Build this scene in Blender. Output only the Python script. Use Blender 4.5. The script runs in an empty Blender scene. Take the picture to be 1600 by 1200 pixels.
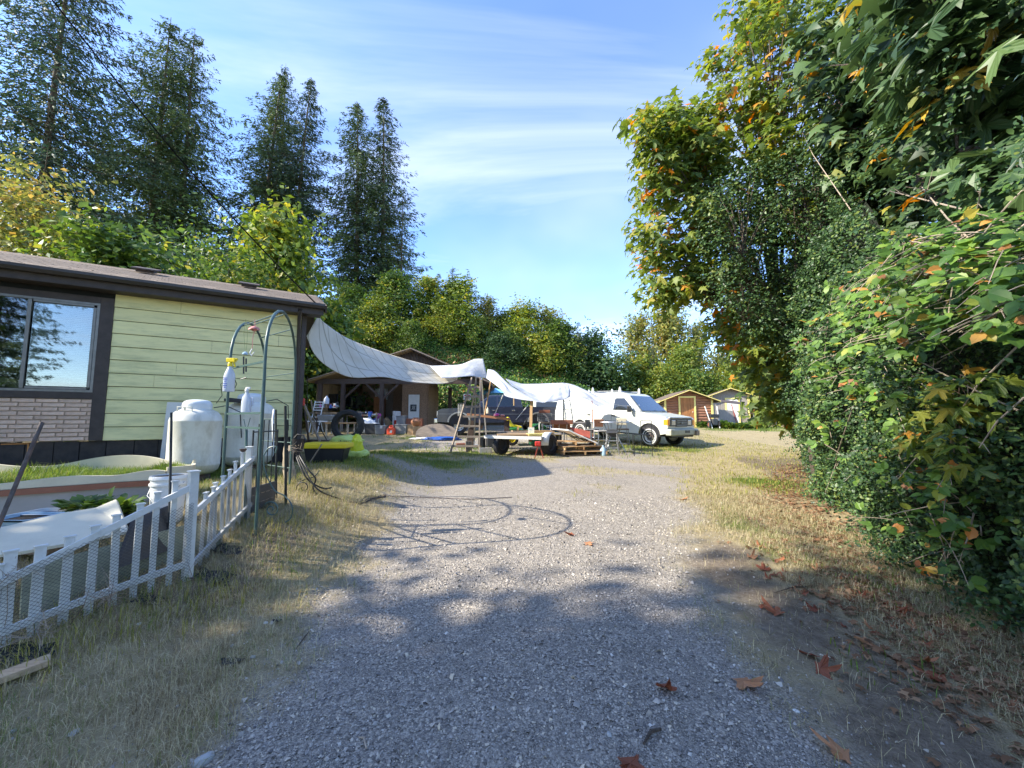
import bpy, bmesh, math, random
import numpy as np
from mathutils import Vector, Matrix, Euler

SC = bpy.context.scene
COL = SC.collection
R = math.radians
rng = np.random.default_rng(7)
random.seed(7)

# ------------------------------------------------------------------ camera, sky, sun, exposure
FPX = 622.2                       # focal length in pixels of the 1600 px wide photograph
PITCH = R(5.05)
EYE = 1.5
cam_data = bpy.data.cameras.new('camera')
cam_data.lens = 14.0
cam_data.sensor_width = 36.0
cam_data.clip_start = 0.05
cam_data.clip_end = 2000
cam = bpy.data.objects.new('camera', cam_data)
cam.location = (0, 0, EYE)
cam.rotation_euler = (math.pi / 2 + PITCH, 0, 0)
COL.objects.link(cam)
SC.camera = cam

SUN_AZ = Vector((-0.97, -0.245)).normalized()      # horizontal direction towards the sun
SUN_EL = R(36)
world = bpy.data.worlds.new('World')
SC.world = world
world.use_nodes = True
wn, wl = world.node_tree.nodes, world.node_tree.links
wn.clear()
w_out = wn.new('ShaderNodeOutputWorld')
w_bg = wn.new('ShaderNodeBackground'); w_bg.inputs['Strength'].default_value = 0.15
sky = wn.new('ShaderNodeTexSky'); sky.sky_type = 'NISHITA'; sky.sun_disc = False
sky.sun_elevation = SUN_EL
sky.sun_rotation = math.atan2(SUN_AZ.x, SUN_AZ.y)
sky.air_density = 0.85; sky.dust_density = 0.15; sky.ozone_density = 2.2
tc = wn.new('ShaderNodeTexCoord')
sep = wn.new('ShaderNodeSeparateXYZ'); wl.new(tc.outputs['Generated'], sep.inputs[0])
zz = wn.new('ShaderNodeMath'); zz.operation = 'MAXIMUM'; wl.new(sep.outputs['Z'], zz.inputs[0]); zz.inputs[1].default_value = 0.0
za = wn.new('ShaderNodeMath'); za.operation = 'ADD'; wl.new(zz.outputs[0], za.inputs[0]); za.inputs[1].default_value = 0.14
dx = wn.new('ShaderNodeMath'); dx.operation = 'DIVIDE'; wl.new(sep.outputs['X'], dx.inputs[0]); wl.new(za.outputs[0], dx.inputs[1])
dy = wn.new('ShaderNodeMath'); dy.operation = 'DIVIDE'; wl.new(sep.outputs['Y'], dy.inputs[0]); wl.new(za.outputs[0], dy.inputs[1])
cmb = wn.new('ShaderNodeCombineXYZ'); wl.new(dx.outputs[0], cmb.inputs[0]); wl.new(dy.outputs[0], cmb.inputs[1])


def cloud_layer(scale, rot, stretch, off, lo, hi, detail=7.0, dist=0.7):
    mp = wn.new('ShaderNodeMapping'); wl.new(cmb.outputs[0], mp.inputs['Vector'])
    mp.inputs['Rotation'].default_value = (0, 0, rot)
    mp.inputs['Scale'].default_value = (stretch[0], stretch[1], 1)
    mp.inputs['Location'].default_value = off
    nz = wn.new('ShaderNodeTexNoise'); wl.new(mp.outputs[0], nz.inputs['Vector'])
    nz.inputs['Scale'].default_value = scale; nz.inputs['Detail'].default_value = detail
    nz.inputs['Roughness'].default_value = 0.58; nz.inputs['Distortion'].default_value = dist
    mr = wn.new('ShaderNodeMapRange'); mr.interpolation_type = 'SMOOTHSTEP'
    wl.new(nz.outputs['Fac'], mr.inputs['Value'])
    mr.inputs['From Min'].default_value = lo; mr.inputs['From Max'].default_value = hi
    return mr.outputs['Result']


c1 = cloud_layer(0.75, R(-22), (0.5, 1.5), (3.1, 1.7, 0), 0.45, 0.78)
c2 = cloud_layer(0.35, R(15), (1.0, 1.0), (0.4, 2.3, 0), 0.44, 0.95, 5.0, 0.3)
cadd = wn.new('ShaderNodeMath'); cadd.operation = 'MAXIMUM'; wl.new(c1, cadd.inputs[0]); wl.new(c2, cadd.inputs[1])
cmul = wn.new('ShaderNodeMath'); cmul.operation = 'MULTIPLY'; wl.new(cadd.outputs[0], cmul.inputs[0]); cmul.inputs[1].default_value = 0.62
cmix = wn.new('ShaderNodeMix'); cmix.data_type = 'RGBA'
wl.new(cmul.outputs[0], cmix.inputs['Factor'])
hs = wn.new('ShaderNodeHueSaturation'); hs.inputs['Hue'].default_value = .508; hs.inputs['Saturation'].default_value = 1.12; hs.inputs['Value'].default_value = 0.80
wl.new(sky.outputs[0], hs.inputs['Color'])
wl.new(hs.outputs[0], cmix.inputs['A']); cmix.inputs['B'].default_value = (2.35, 2.47, 2.8, 1)
wl.new(cmix.outputs['Result'], w_bg.inputs['Color'])
wl.new(w_bg.outputs[0], w_out.inputs['Surface'])

sun_d = bpy.data.lights.new('sun', 'SUN'); sun_d.energy = 2.4; sun_d.angle = R(0.55); sun_d.color = (1.0, 0.93, 0.80)
sun = bpy.data.objects.new('sun', sun_d); COL.objects.link(sun)
to_sun = Vector((SUN_AZ.x * math.cos(SUN_EL), SUN_AZ.y * math.cos(SUN_EL), math.sin(SUN_EL)))
sun.rotation_euler = to_sun.to_track_quat('Z', 'Y').to_euler()
sun.location = to_sun * 60
SC.view_settings.view_transform = 'Standard'
SC.view_settings.look = 'None'
SC.view_settings.exposure = 2.15
SC.view_settings.gamma = 1.0
SC.view_settings.use_curve_mapping = False

# ------------------------------------------------------------------ terrain and placing helpers


def sst(v):
    v = np.clip(v, 0, 1)
    return v * v * (3 - 2 * v)


def gz(x, y):
    x = np.asarray(x, dtype=float); y = np.asarray(y, dtype=float)
    b = np.interp(y, [-60, 0, 3, 6, 10, 14, 17, 22, 27, 35, 60, 400], [-.3, 0, .02, .13, .25, .38, .5, .8, 1.05, 1.3, 1.9, 6])
    left = .42 * sst((-x - 1.2) / 2.2) * sst((y - 1.5) / 3) * (1 - sst((y - 9.5) / 5))
    hc = np.interp(x, [-60, -8, 0, 6, 11], [8.5, 8.0, 5.3, 3.2, 0])
    hill = hc * sst((y - 28) / 10)
    und = .03 * np.sin(x * .9 + 1.3) * np.sin(y * .7) + .012 * np.sin(x * 2.7) * np.cos(y * 2.3 + x)
    return b + left + hill + und


def gzf(x, y):
    return float(gz(x, y))


def ray(px, py):
    u = (px - 800) / FPX; v = (600 - py) / FPX
    return Vector((u, math.cos(PITCH) - v * math.sin(PITCH), math.sin(PITCH) + v * math.cos(PITCH)))


def P(px, py, Y):
    d = ray(px, py)
    return Vector((0, 0, EYE)) + d * (Y / d.y)


def G(px, py):
    d = ray(px, py)
    t = 0.5
    while t < 90:
        p = Vector((0, 0, EYE)) + d * t
        if p.z <= gzf(p.x, p.y):
            break
        t += 0.02
    return Vector((p.x, p.y, gzf(p.x, p.y)))


def on_ground(px, Y):
    x = (px - 800) / FPX * Y * 1.0
    return Vector((x, Y, gzf(x, Y)))


# ------------------------------------------------------------------ mesh helpers
class MB:
    def __init__(self):
        self.v = []; self.f = []

    def add(self, vs, fs, m=None):
        b = len(self.v)
        if m is not None:
            vs = [m @ Vector(q) for q in vs]
        self.v.extend([tuple(q) for q in vs])
        self.f.extend([tuple(b + i for i in q) for q in fs])
        return self

    def box(self, c, s, rot=None, m=None):
        hx, hy, hz = s[0] / 2, s[1] / 2, s[2] / 2
        vs = [Vector((a * hx, b * hy, d * hz)) for a in (-1, 1) for b in (-1, 1) for d in (-1, 1)]
        if rot is not None:
            e = rot if isinstance(rot, Matrix) else Euler(rot).to_matrix()
            vs = [e @ q for q in vs]
        vs = [q + Vector(c) for q in vs]
        return self.add(vs, [(0, 1, 3, 2), (4, 6, 7, 5), (0, 4, 5, 1), (2, 3, 7, 6), (0, 2, 6, 4), (1, 5, 7, 3)], m)

    def bar(self, a, b, w, h=None, up=(0, 0, 1)):
        a = Vector(a); b = Vector(b); h = h or w
        d = b - a; L = d.length
        if L < 1e-6: return self
        z = d.normalized(); u = Vector(up)
        if abs(z.dot(u)) > .98: u = Vector((1, 0, 0))
        x = u.cross(z).normalized(); y = z.cross(x)
        e = Matrix((x, y, z)).transposed()
        return self.box((a + b) / 2, (w, h, L), e)

    def tube(self, path, r, n=8, cap=True):
        path = [Vector(p) for p in path]
        k = len(path)
        rs = r if isinstance(r, (list, tuple)) else [r] * k
        vs = []; fs = []
        up = Vector((0, 0, 1)); px_ = None
        for i, p in enumerate(path):
            t = (path[min(i + 1, k - 1)] - path[max(i - 1, 0)])
            t = t.normalized() if t.length > 1e-9 else Vector((0, 0, 1))
            if px_ is None:
                u = up if abs(t.dot(up)) < .95 else Vector((1, 0, 0))
                x = u.cross(t).normalized()
            else:
                x = (px_ - t * px_.dot(t))
                x = x.normalized() if x.length > 1e-6 else up.cross(t).normalized()
            px_ = x; y = t.cross(x)
            for j in range(n):
                a = 2 * math.pi * j / n
                vs.append(p + (x * math.cos(a) + y * math.sin(a)) * rs[i])
        for i in range(k - 1):
            for j in range(n):
                j2 = (j + 1) % n
                fs.append((i * n + j, i * n + j2, (i + 1) * n + j2, (i + 1) * n + j))
        if cap:
            fs.append(tuple(reversed(range(n)))); fs.append(tuple((k - 1) * n + j for j in range(n)))
        return self.add(vs, fs)

    def lathe(self, prof, n=24, m=None, caps=False):
        vs = []; fs = []; k = len(prof)
        for r_, z in prof:
            for j in range(n):
                a = 2 * math.pi * j / n
                vs.append((max(r_, 1e-4) * math.cos(a), max(r_, 1e-4) * math.sin(a), z))
        for i in range(k - 1):
            for j in range(n):
                j2 = (j + 1) % n
                fs.append((i * n + j, i * n + j2, (i + 1) * n + j2, (i + 1) * n + j))
        if caps:
            fs.append(tuple(reversed(range(n)))); fs.append(tuple((k - 1) * n + j for j in range(n)))
        return self.add(vs, fs, m)

    def prism(self, pts, y0, y1, m=None, w=None):
        """polygon in the x-z plane pulled along y; w(x, z) optionally scales y."""
        n = len(pts)
        g = (lambda x, z: 1.0) if w is None else w
        vs = [(x, y0 * g(x, z), z) for x, z in pts] + [(x, y1 * g(x, z), z) for x, z in pts]
        fs = [tuple(range(n)), tuple(reversed(range(n, 2 * n)))]
        for i in range(n):
            j = (i + 1) % n
            fs.append((j, i, n + i, n + j))
        return self.add(vs, fs, m)

    def grid(self, rows):
        nv = len(rows); nu = len(rows[0])
        vs = [p for r_ in rows for p in r_]
        fs = [(i * nu + j, i * nu + j + 1, (i + 1) * nu + j + 1, (i + 1) * nu + j) for i in range(nv - 1) for j in range(nu - 1)]
        return self.add(vs, fs)

    def mesh(self, name, smooth=None):
        me = bpy.data.meshes.new(name)
        me.from_pydata(self.v, [], self.f)
        me.update()
        bm = bmesh.new(); bm.from_mesh(me)
        bmesh.ops.recalc_face_normals(bm, faces=bm.faces)
        bm.to_mesh(me); bm.free()
        if smooth is not None:
            me.polygons.foreach_set('use_smooth', [True] * len(me.polygons))
            me.set_sharp_from_angle(angle=R(smooth))
        return me


def np_mesh(name, V, F, smooth=False):
    """V (n,3), F (m,k) of one size"""
    me = bpy.data.meshes.new(name)
    V = np.ascontiguousarray(V, dtype=np.float32); F = np.ascontiguousarray(F, dtype=np.int32)
    me.vertices.add(len(V)); me.vertices.foreach_set('co', V.ravel())
    k = F.shape[1]
    me.loops.add(F.size); me.loops.foreach_set('vertex_index', F.ravel())
    me.polygons.add(len(F)); me.polygons.foreach_set('loop_start', np.arange(0, F.size, k, dtype=np.int32))
    if smooth:
        me.polygons.foreach_set('use_smooth', np.ones(len(F), dtype=bool))
    me.update(calc_edges=True)
    return me


def setp(o, label=None, cat=None, group=None, kind=None):
    if label: o['label'] = label
    if cat: o['category'] = cat
    if group: o['group'] = group
    if kind: o['kind'] = kind
    return o


def thing(name, label, cat, loc=(0, 0, 0), rz=0.0, group=None):
    o = bpy.data.objects.new(name, None); COL.objects.link(o)
    o.empty_display_size = 0.2
    o.location = loc; o.rotation_euler = (0, 0, rz)
    return setp(o, label, cat, group)


def link(name, me, mat, parent=None, loc=(0, 0, 0), rot=(0, 0, 0), scale=(1, 1, 1), bevel=0):
    if mat is not None and len(me.materials) == 0:
        me.materials.append(mat)
    o = bpy.data.objects.new(name, me); COL.objects.link(o)
    o.location = loc; o.rotation_euler = rot; o.scale = scale
    if mat is not None and me.materials[0] is not mat:
        o.material_slots[0].link = 'OBJECT'; o.material_slots[0].material = mat
    if parent is not None: o.parent = parent
    if bevel:
        b = o.modifiers.new('bevel', 'BEVEL'); b.width = bevel; b.segments = 2; b.limit_method = 'ANGLE'; b.angle_limit = R(35)
    return o


def part(parent, name, mb, mat, smooth=None, loc=(0, 0, 0), rot=(0, 0, 0), bevel=0, world=False, label=None, kind=None):
    """world=True: the mesh is in world coordinates and the parent has no rotation"""
    if world:
        w = Vector(parent.location); mb.v = [tuple(Vector(q) - w) for q in mb.v]
    o = link(name, mb.mesh(name, smooth), mat, parent, loc, rot, bevel=bevel)
    if label: o['label'] = label
    if kind: o['kind'] = kind
    return o


def solo(name, mb, mat, label, cat, smooth=None, bevel=0, group=None, kind=None, loc=None, rot=(0, 0, 0)):
    """a thing that is one mesh; without loc the mesh is in world coordinates and gets its origin at its base"""
    if loc is None:
        a = np.array(mb.v); c = (a.min(0) + a.max(0)) / 2; c[2] = a[:, 2].min()
        mb.v = [tuple(q) for q in (a - c)]; loc = tuple(c)
    o = link(name, mb.mesh(name, smooth), mat, None, loc, rot, bevel=bevel)
    return setp(o, label, cat, group, kind)


def copy_tree(o, parent=None):
    c = o.copy(); COL.objects.link(c)
    if parent is not None: c.parent = parent
    for ch in list(o.children): copy_tree(ch, c)
    return c


def lerp(a, b, t): return a + (b - a) * t


# ------------------------------------------------------------------ materials
def new_mat(name):
    m = bpy.data.materials.new(name); m.use_nodes = True
    n, l = m.node_tree.nodes, m.node_tree.links
    return m, n, l, n['Principled BSDF']


def ramp(n, stops, interp='LINEAR'):
    r_ = n.new('ShaderNodeValToRGB'); r_.color_ramp.interpolation = interp
    e = r_.color_ramp.elements
    while len(e) < len(stops): e.new(0.5)
    for el, (p, c) in zip(e, stops):
        el.position = p; el.color = (c[0], c[1], c[2], 1)
    return r_


def mat(name, col, rough=.6, metal=0.0, var=.15, scale=6.0, bump=.15, bscale=None, dirt=None, dirt_amt=.5, dscale=2.0, stretch=(1, 1, 1),
        spec=None, coat=0, island=0.0, trans=0, alpha=1, coords='Object', bdist=.01):
    m, n, l, b = new_mat(name)
    t = n.new('ShaderNodeTexCoord'); mp = n.new('ShaderNodeMapping'); l.new(t.outputs[coords], mp.inputs[0])
    mp.inputs['Scale'].default_value = stretch
    nz = n.new('ShaderNodeTexNoise'); nz.inputs['Scale'].default_value = scale; nz.inputs['Detail'].default_value = 6; nz.inputs['Roughness'].default_value = .62
    l.new(mp.outputs[0], nz.inputs['Vector'])
    lo = [max(0, c * (1 - var)) for c in col]; hi = [min(1, c * (1 + var)) for c in col]
    rp = ramp(n, [(.3, lo), (.7, hi)]); l.new(nz.outputs['Fac'], rp.inputs[0])
    out = rp.outputs[0]
    if dirt is not None:
        n2 = n.new('ShaderNodeTexNoise'); n2.inputs['Scale'].default_value = dscale; n2.inputs['Detail'].default_value = 8; n2.inputs['Roughness'].default_value = .7
        l.new(mp.outputs[0], n2.inputs['Vector'])
        mr = n.new('ShaderNodeMapRange'); mr.inputs['From Min'].default_value = .48; mr.inputs['From Max'].default_value = .72; mr.inputs['To Max'].default_value = dirt_amt
        l.new(n2.outputs['Fac'], mr.inputs['Value'])
        mx = n.new('ShaderNodeMix'); mx.data_type = 'RGBA'; l.new(mr.outputs[0], mx.inputs['Factor']); l.new(out, mx.inputs['A'])
        mx.inputs['B'].default_value = (*dirt, 1); out = mx.outputs['Result']
    if island:
        g = n.new('ShaderNodeObjectInfo'); hsv = n.new('ShaderNodeHueSaturation'); l.new(out, hsv.inputs['Color'])
        mr = n.new('ShaderNodeMapRange'); mr.inputs['To Min'].default_value = 1 - island; mr.inputs['To Max'].default_value = 1 + island
        l.new(g.outputs['Random'], mr.inputs['Value']); l.new(mr.outputs[0], hsv.inputs['Value']); out = hsv.outputs[0]
    l.new(out, b.inputs['Base Color'])
    b.inputs['Roughness'].default_value = rough; b.inputs['Metallic'].default_value = metal
    if spec is not None: b.inputs['Specular IOR Level'].default_value = spec
    if coat: b.inputs['Coat Weight'].default_value = coat; b.inputs['Coat Roughness'].default_value = .08
    if trans: b.inputs['Transmission Weight'].default_value = trans
    if alpha < 1: b.inputs['Alpha'].default_value = alpha
    if bump:
        n3 = n.new('ShaderNodeTexNoise'); n3.inputs['Scale'].default_value = bscale or scale * 5; n3.inputs['Detail'].default_value = 5
        l.new(mp.outputs[0], n3.inputs['Vector'])
        bp = n.new('ShaderNodeBump'); bp.inputs['Strength'].default_value = bump; bp.inputs['Distance'].default_value = bdist
        l.new(n3.outputs['Fac'], bp.inputs['Height']); l.new(bp.outputs[0], b.inputs['Normal'])
    return m


def leaf_mat(name, stops, rough=.45, transl=.35, hue_big=None, by_object=False, spec=.4, big_scale=.5):
    """colour picked per leaf, shifted slowly through the crown"""
    m, n, l, b = new_mat(name)
    if by_object:
        rnd = n.new('ShaderNodeObjectInfo').outputs['Random']
    else:
        rnd = n.new('ShaderNodeNewGeometry').outputs['Random Per Island']
    fac = rnd
    if hue_big:
        g = n.new('ShaderNodeNewGeometry'); nz = n.new('ShaderNodeTexNoise'); nz.inputs['Scale'].default_value = big_scale; nz.inputs['Detail'].default_value = 3
        l.new(g.outputs['Position'], nz.inputs['Vector'])
        a = n.new('ShaderNodeMapRange'); a.inputs['From Min'].default_value = .3; a.inputs['From Max'].default_value = .7
        a.inputs['To Min'].default_value = -hue_big; a.inputs['To Max'].default_value = hue_big
        l.new(nz.outputs['Fac'], a.inputs['Value'])
        s = n.new('ShaderNodeMath'); s.operation = 'ADD'; s.use_clamp = True; l.new(rnd, s.inputs[0]); l.new(a.outputs[0], s.inputs[1]); fac = s.outputs[0]
    rp = ramp(n, stops); l.new(fac, rp.inputs[0])
    l.new(rp.outputs[0], b.inputs['Base Color']); b.inputs['Roughness'].default_value = rough
    b.inputs['Specular IOR Level'].default_value = spec
    if transl:
        tr = n.new('ShaderNodeBsdfTranslucent')
        h = n.new('ShaderNodeHueSaturation'); h.inputs['Hue'].default_value = .485; h.inputs['Saturation'].default_value = 1.1; h.inputs['Value'].default_value = 1.5
        l.new(rp.outputs[0], h.inputs['Color']); l.new(h.outputs[0], tr.inputs['Color'])
        mx = n.new('ShaderNodeMixShader'); mx.inputs[0].default_value = transl
        l.new(b.outputs[0], mx.inputs[1]); l.new(tr.outputs[0], mx.inputs[2]); l.new(mx.outputs[0], n['Material Output'].inputs['Surface'])
    return m


def wood(name, col, dark=.45, rough=.75, scale=3.0, axis='x', island=.12):
    st = {'x': (1, 14, 14), 'y': (14, 1, 14), 'z': (14, 14, 1)}[axis]
    return mat(name, col, rough, var=dark, scale=scale, stretch=st, bump=.35, bscale=scale * 2, island=island, bdist=.004)


M = {}
M['bark'] = mat('bark', (.10, .075, .055), .9, var=.5, scale=9, stretch=(3, 3, .6), bump=.8, bdist=.03)
M['pale_bark'] = mat('pale_bark', (.21, .18, .15), .9, var=.4, scale=6, stretch=(3, 3, .6), bump=.6, bdist=.03)
M['twig'] = mat('twig', (.16, .11, .08), .85, var=.4, scale=12, bump=.3)
M['dry_twig'] = mat('dry_twig', (.36, .29, .22), .85, var=.3, scale=12, bump=.3)
M['fir'] = leaf_mat('fir_needles', [(0, (0.033, 0.061, 0.022)), (.5, (0.066, 0.110, 0.040)), (.85, (0.077, 0.127, 0.040)), (1, (0.132, 0.176, 0.045))], .6, .2, .22, big_scale=.25)
M['fir_dark'] = leaf_mat('dark_fir_needles', [(0, (0.020, 0.043, 0.025)), (.6, (0.040, 0.077, 0.041)), (1, (0.094, 0.138, 0.056))], .6, .18, .2, big_scale=.25)
M['leaf_yellowgreen'] = leaf_mat('yellow_green_leaves', [(0, (0.068, 0.115, 0.019)), (.5, (0.162, 0.230, 0.034)), (.85, (0.297, 0.338, 0.047)), (1, (0.405, 0.338, 0.054))], .5, .4, .25)
M['leaf_green'] = leaf_mat('green_leaves', [(0, (0.039, 0.080, 0.017)), (.5, (0.088, 0.160, 0.029)), (.9, (0.176, 0.256, 0.043)), (1, (0.334, 0.320, 0.058))], .5, .35, .25)
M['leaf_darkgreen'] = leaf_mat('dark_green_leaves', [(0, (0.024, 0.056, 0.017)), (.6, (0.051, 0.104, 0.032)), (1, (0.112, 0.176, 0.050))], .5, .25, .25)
M['leaf_pale'] = leaf_mat('pale_olive_leaves', [(0, (0.112, 0.138, 0.034)), (.5, (0.213, 0.237, 0.056)), (.85, (0.338, 0.325, 0.079)), (1, (0.413, 0.300, 0.079))], .5, .4, .25)
M['leaf_orange'] = leaf_mat('orange_leaves', [(0, (.12, .12, .03)), (.5, (.28, .16, .04)), (1, (.42, .14, .03))], .5, .35, .25)
M['bramble_far'] = leaf_mat('far_bramble_leaves', [(0, (0.030, 0.075, 0.018)), (.45, (0.075, 0.173, 0.030)), (.85, (0.165, 0.285, 0.045)), (.96, (0.330, 0.360, 0.060)), (1, (0.450, 0.210, 0.060))], .45, .3, .3, big_scale=.35)
M['holly'] = leaf_mat('holly_leaves', [(0, (0.021, 0.048, 0.019)), (.55, (0.048, 0.099, 0.033)), (.9, (0.093, 0.158, 0.042)), (1, (0.172, 0.224, 0.054))], .42, .15, .2, spec=.3, big_scale=1.2)
M['maple_leaf'] = leaf_mat('maple_leaves', [(0, (0.063, 0.108, 0.022)), (.45, (0.126, 0.192, 0.030)), (.8, (0.227, 0.276, 0.042)), (.96, (0.340, 0.312, 0.048)), (.995, (0.428, 0.264, 0.042)), (1, (0.630, 0.240, 0.024))], .5, .45, .2, big_scale=.8)
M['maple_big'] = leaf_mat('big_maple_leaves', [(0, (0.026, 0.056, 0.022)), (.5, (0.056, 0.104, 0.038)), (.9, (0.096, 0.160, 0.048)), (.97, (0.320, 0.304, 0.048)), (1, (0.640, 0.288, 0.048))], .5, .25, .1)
M['maple_single'] = leaf_mat('single_maple_leaves', [(0, (0.063, 0.108, 0.022)), (.45, (0.126, 0.192, 0.030)), (.85, (0.239, 0.276, 0.042)), (.97, (0.353, 0.300, 0.048)), (1, (0.630, 0.264, 0.036))], .5, .4, by_object=True)
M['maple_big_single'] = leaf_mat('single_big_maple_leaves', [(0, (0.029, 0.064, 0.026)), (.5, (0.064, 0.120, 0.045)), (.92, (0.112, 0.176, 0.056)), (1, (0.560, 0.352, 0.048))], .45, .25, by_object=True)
M['bramble'] = leaf_mat('bramble_leaves', [(0, (0.053, 0.120, 0.027)), (.5, (0.120, 0.225, 0.043)), (.85, (0.210, 0.330, 0.060)), (.92, (0.390, 0.375, 0.060)), (.97, (0.630, 0.270, 0.075)), (1, (0.300, 0.128, 0.060))], .45, .35, .12, big_scale=1.5)
M['bramble_single'] = leaf_mat('single_bramble_leaves', [(0, (0.060, 0.135, 0.030)), (.5, (0.135, 0.255, 0.045)), (.8, (0.210, 0.345, 0.060)), (.88, (0.405, 0.375, 0.060)), (.95, (0.720, 0.315, 0.090)), (1, (0.330, 0.135, 0.060))], .45, .35, by_object=True)
M['dead_leaf'] = leaf_mat('dead_leaves', [(0, (.20, .06, .03)), (.5, (.32, .11, .05)), (1, (.46, .23, .11))], .7, .15, by_object=True)
M['litter'] = leaf_mat('leaf_litter', [(0, (.10, .05, .025)), (.5, (.22, .11, .05)), (1, (.36, .22, .12))], .75, .1)
M['grass_dry'] = leaf_mat('dry_grass', [(0, (.16, .12, .06)), (.25, (.36, .29, .15)), (.6, (.58, .49, .29)), (.8, (.66, .57, .36)), (.88, (.26, .27, .08)), (1, (.15, .19, .05))], .7, .2, .25, big_scale=1.0)
M['grass_green'] = leaf_mat('green_grass', [(0, (0.062, 0.112, 0.019)), (.5, (0.138, 0.225, 0.031)), (.85, (0.237, 0.325, 0.050)), (1, (0.400, 0.350, 0.112))], .6, .3, .3, big_scale=1.0)
M['grass_yellow'] = leaf_mat('yellow_green_grass', [(0, (0.149, 0.161, 0.028)), (.5, (0.276, 0.287, 0.046)), (1, (0.437, 0.380, 0.101))], .6, .3, .3, big_scale=1.0)

M['siding'] = mat('green_siding', (.86, .79, .38), .55, var=.07, scale=2.0, stretch=(1, 1, 6), bump=.12, bscale=60, dirt=(.24, .29, .14), dirt_amt=.5, dscale=1.3, island=.03, bdist=.003)
M['brown_trim'] = mat('dark_brown_trim', (.055, .042, .036), .6, var=.25, scale=8, bump=.2)
M['skirt'] = mat('dark_skirting', (.04, .034, .03), .75, var=.35, scale=9, bump=.25, dirt=(.12, .09, .06), dirt_amt=.4)
M['gutter'] = mat('brown_gutter', (.042, .034, .03), .38, var=.2, scale=6, bump=.05)
M['shingle'] = mat('roof_shingle', (.165, .125, .09), .95, var=.45, scale=25, bump=.7, bscale=160, island=.35, bdist=.004)
M['brick'] = mat('pale_brick', (.70, .49, .36), .85, var=.18, scale=14, bump=.5, bscale=60, island=.14, dirt=(.62, .57, .5), dirt_amt=.5, dscale=9, bdist=.005)
M['mortar'] = mat('mortar', (.40, .31, .23), .95, var=.2, scale=20, bump=.3)
M['tin_frame'] = mat('aluminium_frame', (.22, .22, .21), .45, metal=.7, var=.15, scale=12, bump=.05)
M['dark_in'] = mat('dark_interior', (.012, .014, .014), .8, var=.2, bump=0)
M['blind'] = mat('window_blind', (.78, .84, .78), .6, var=.05, bump=0)
M['tank'] = mat('tank_paint', (.70, .69, .60), .42, var=.08, scale=3, bump=.05, dirt=(.34, .31, .20), dirt_amt=.8, dscale=2.4, stretch=(1, 1, .5))
M['tank_lid'] = mat('tank_lid_paint', (.70, .74, .74), .35, var=.05, scale=3, bump=.03, dirt=(.42, .42, .35), dirt_amt=.3)
M['arch'] = mat('green_arch_paint', (.055, .105, .095), .4, var=.2, scale=14, bump=.1)
M['iron'] = mat('black_iron', (.02, .024, .024), .5, metal=.3, var=.3, scale=20, bump=.15)
M['rusty'] = mat('rusty_steel', (.10, .085, .08), .7, metal=.3, var=.4, scale=14, bump=.3, dirt=(.22, .09, .04), dirt_amt=.7, dscale=6)
M['steel'] = mat('bare_steel', (.36, .37, .38), .4, metal=.8, var=.2, scale=14, bump=.1)
M['aluminium'] = mat('aluminium', (.62, .63, .62), .35, metal=.85, var=.1, scale=14, bump=.05)
M['white_vinyl'] = mat('white_vinyl', (.66, .67, .64), .45, var=.06, scale=8, bump=.05, dirt=(.35, .36, .30), dirt_amt=.5, dscale=7)
M['white_plastic'] = mat('white_plastic', (.74, .75, .74), .35, var=.05, bump=.02, dirt=(.45, .43, .36), dirt_amt=.3, dscale=5)
M['cloudy_plastic'] = mat('cloudy_plastic', (.70, .76, .86), .3, var=.05, bump=0, trans=.35)
M['blue_print'] = mat('blue_print', (.10, .17, .55), .5, var=.1, bump=0)
M['yellow_plastic'] = mat('yellow_plastic', (.80, .62, .02), .4, var=.06, bump=.03)
M['black_plastic'] = mat('black_plastic', (.018, .018, .02), .45, var=.2, bump=.05)
M['dark_grey'] = mat('dark_grey_plastic', (.05, .052, .056), .5, var=.15, bump=.05)
M['grey_plastic'] = mat('grey_plastic', (.21, .225, .23), .5, var=.1, bump=.05, dirt=(.3, .28, .24), dirt_amt=.3)
M['lime_bag'] = mat('lime_bag', (.58, .70, .20), .32, var=.12, scale=5, bump=.5, bscale=9, bdist=.03)
M['yellow_bag'] = mat('yellow_bag', (.74, .78, .04), .32, var=.1, scale=5, bump=.5, bscale=9, bdist=.03)
M['white_bag'] = mat('white_bag', (.72, .72, .70), .4, var=.08, scale=5, bump=.5, bscale=12, bdist=.02)
M['rubber'] = mat('rubber', (.022, .022, .024), .8, var=.3, scale=20, bump=.2, dirt=(.10, .095, .085), dirt_amt=.5, dscale=5)
M['cream'] = mat('cream_board', (.66, .60, .44), .6, var=.05, scale=3, bump=.08, dirt=(.42, .37, .26), dirt_amt=.4, dscale=2)
M['cream_under'] = mat('weathered_board', (.30, .31, .22), .8, var=.25, scale=6, bump=.15, dirt=(.14, .16, .10), dirt_amt=.6)
M['grey_board'] = mat('grey_board', (.40, .37, .34), .75, var=.1, scale=5, bump=.15)
M['soil'] = mat('soil', (.035, .027, .02), .95, var=.5, scale=20, bump=.9, bscale=60, bdist=.03)
M['weed_cloth'] = mat('weed_cloth', (.016, .016, .017), .8, var=.3, bump=.4, bscale=30)
M['hose'] = mat('black_hose', (.014, .015, .016), .45, var=.2, bump=.05)
M['green_hose'] = mat('green_hose', (.03, .09, .07), .45, var=.2, bump=.05)
M['net'] = mat('garden_netting', (.05, .055, .05), .6, var=.1, bump=0)
M['new_wood'] = wood('new_wood', (.46, .29, .14), .3)
M['old_wood'] = wood('old_wood', (.25, .20, .155), .4)
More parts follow.
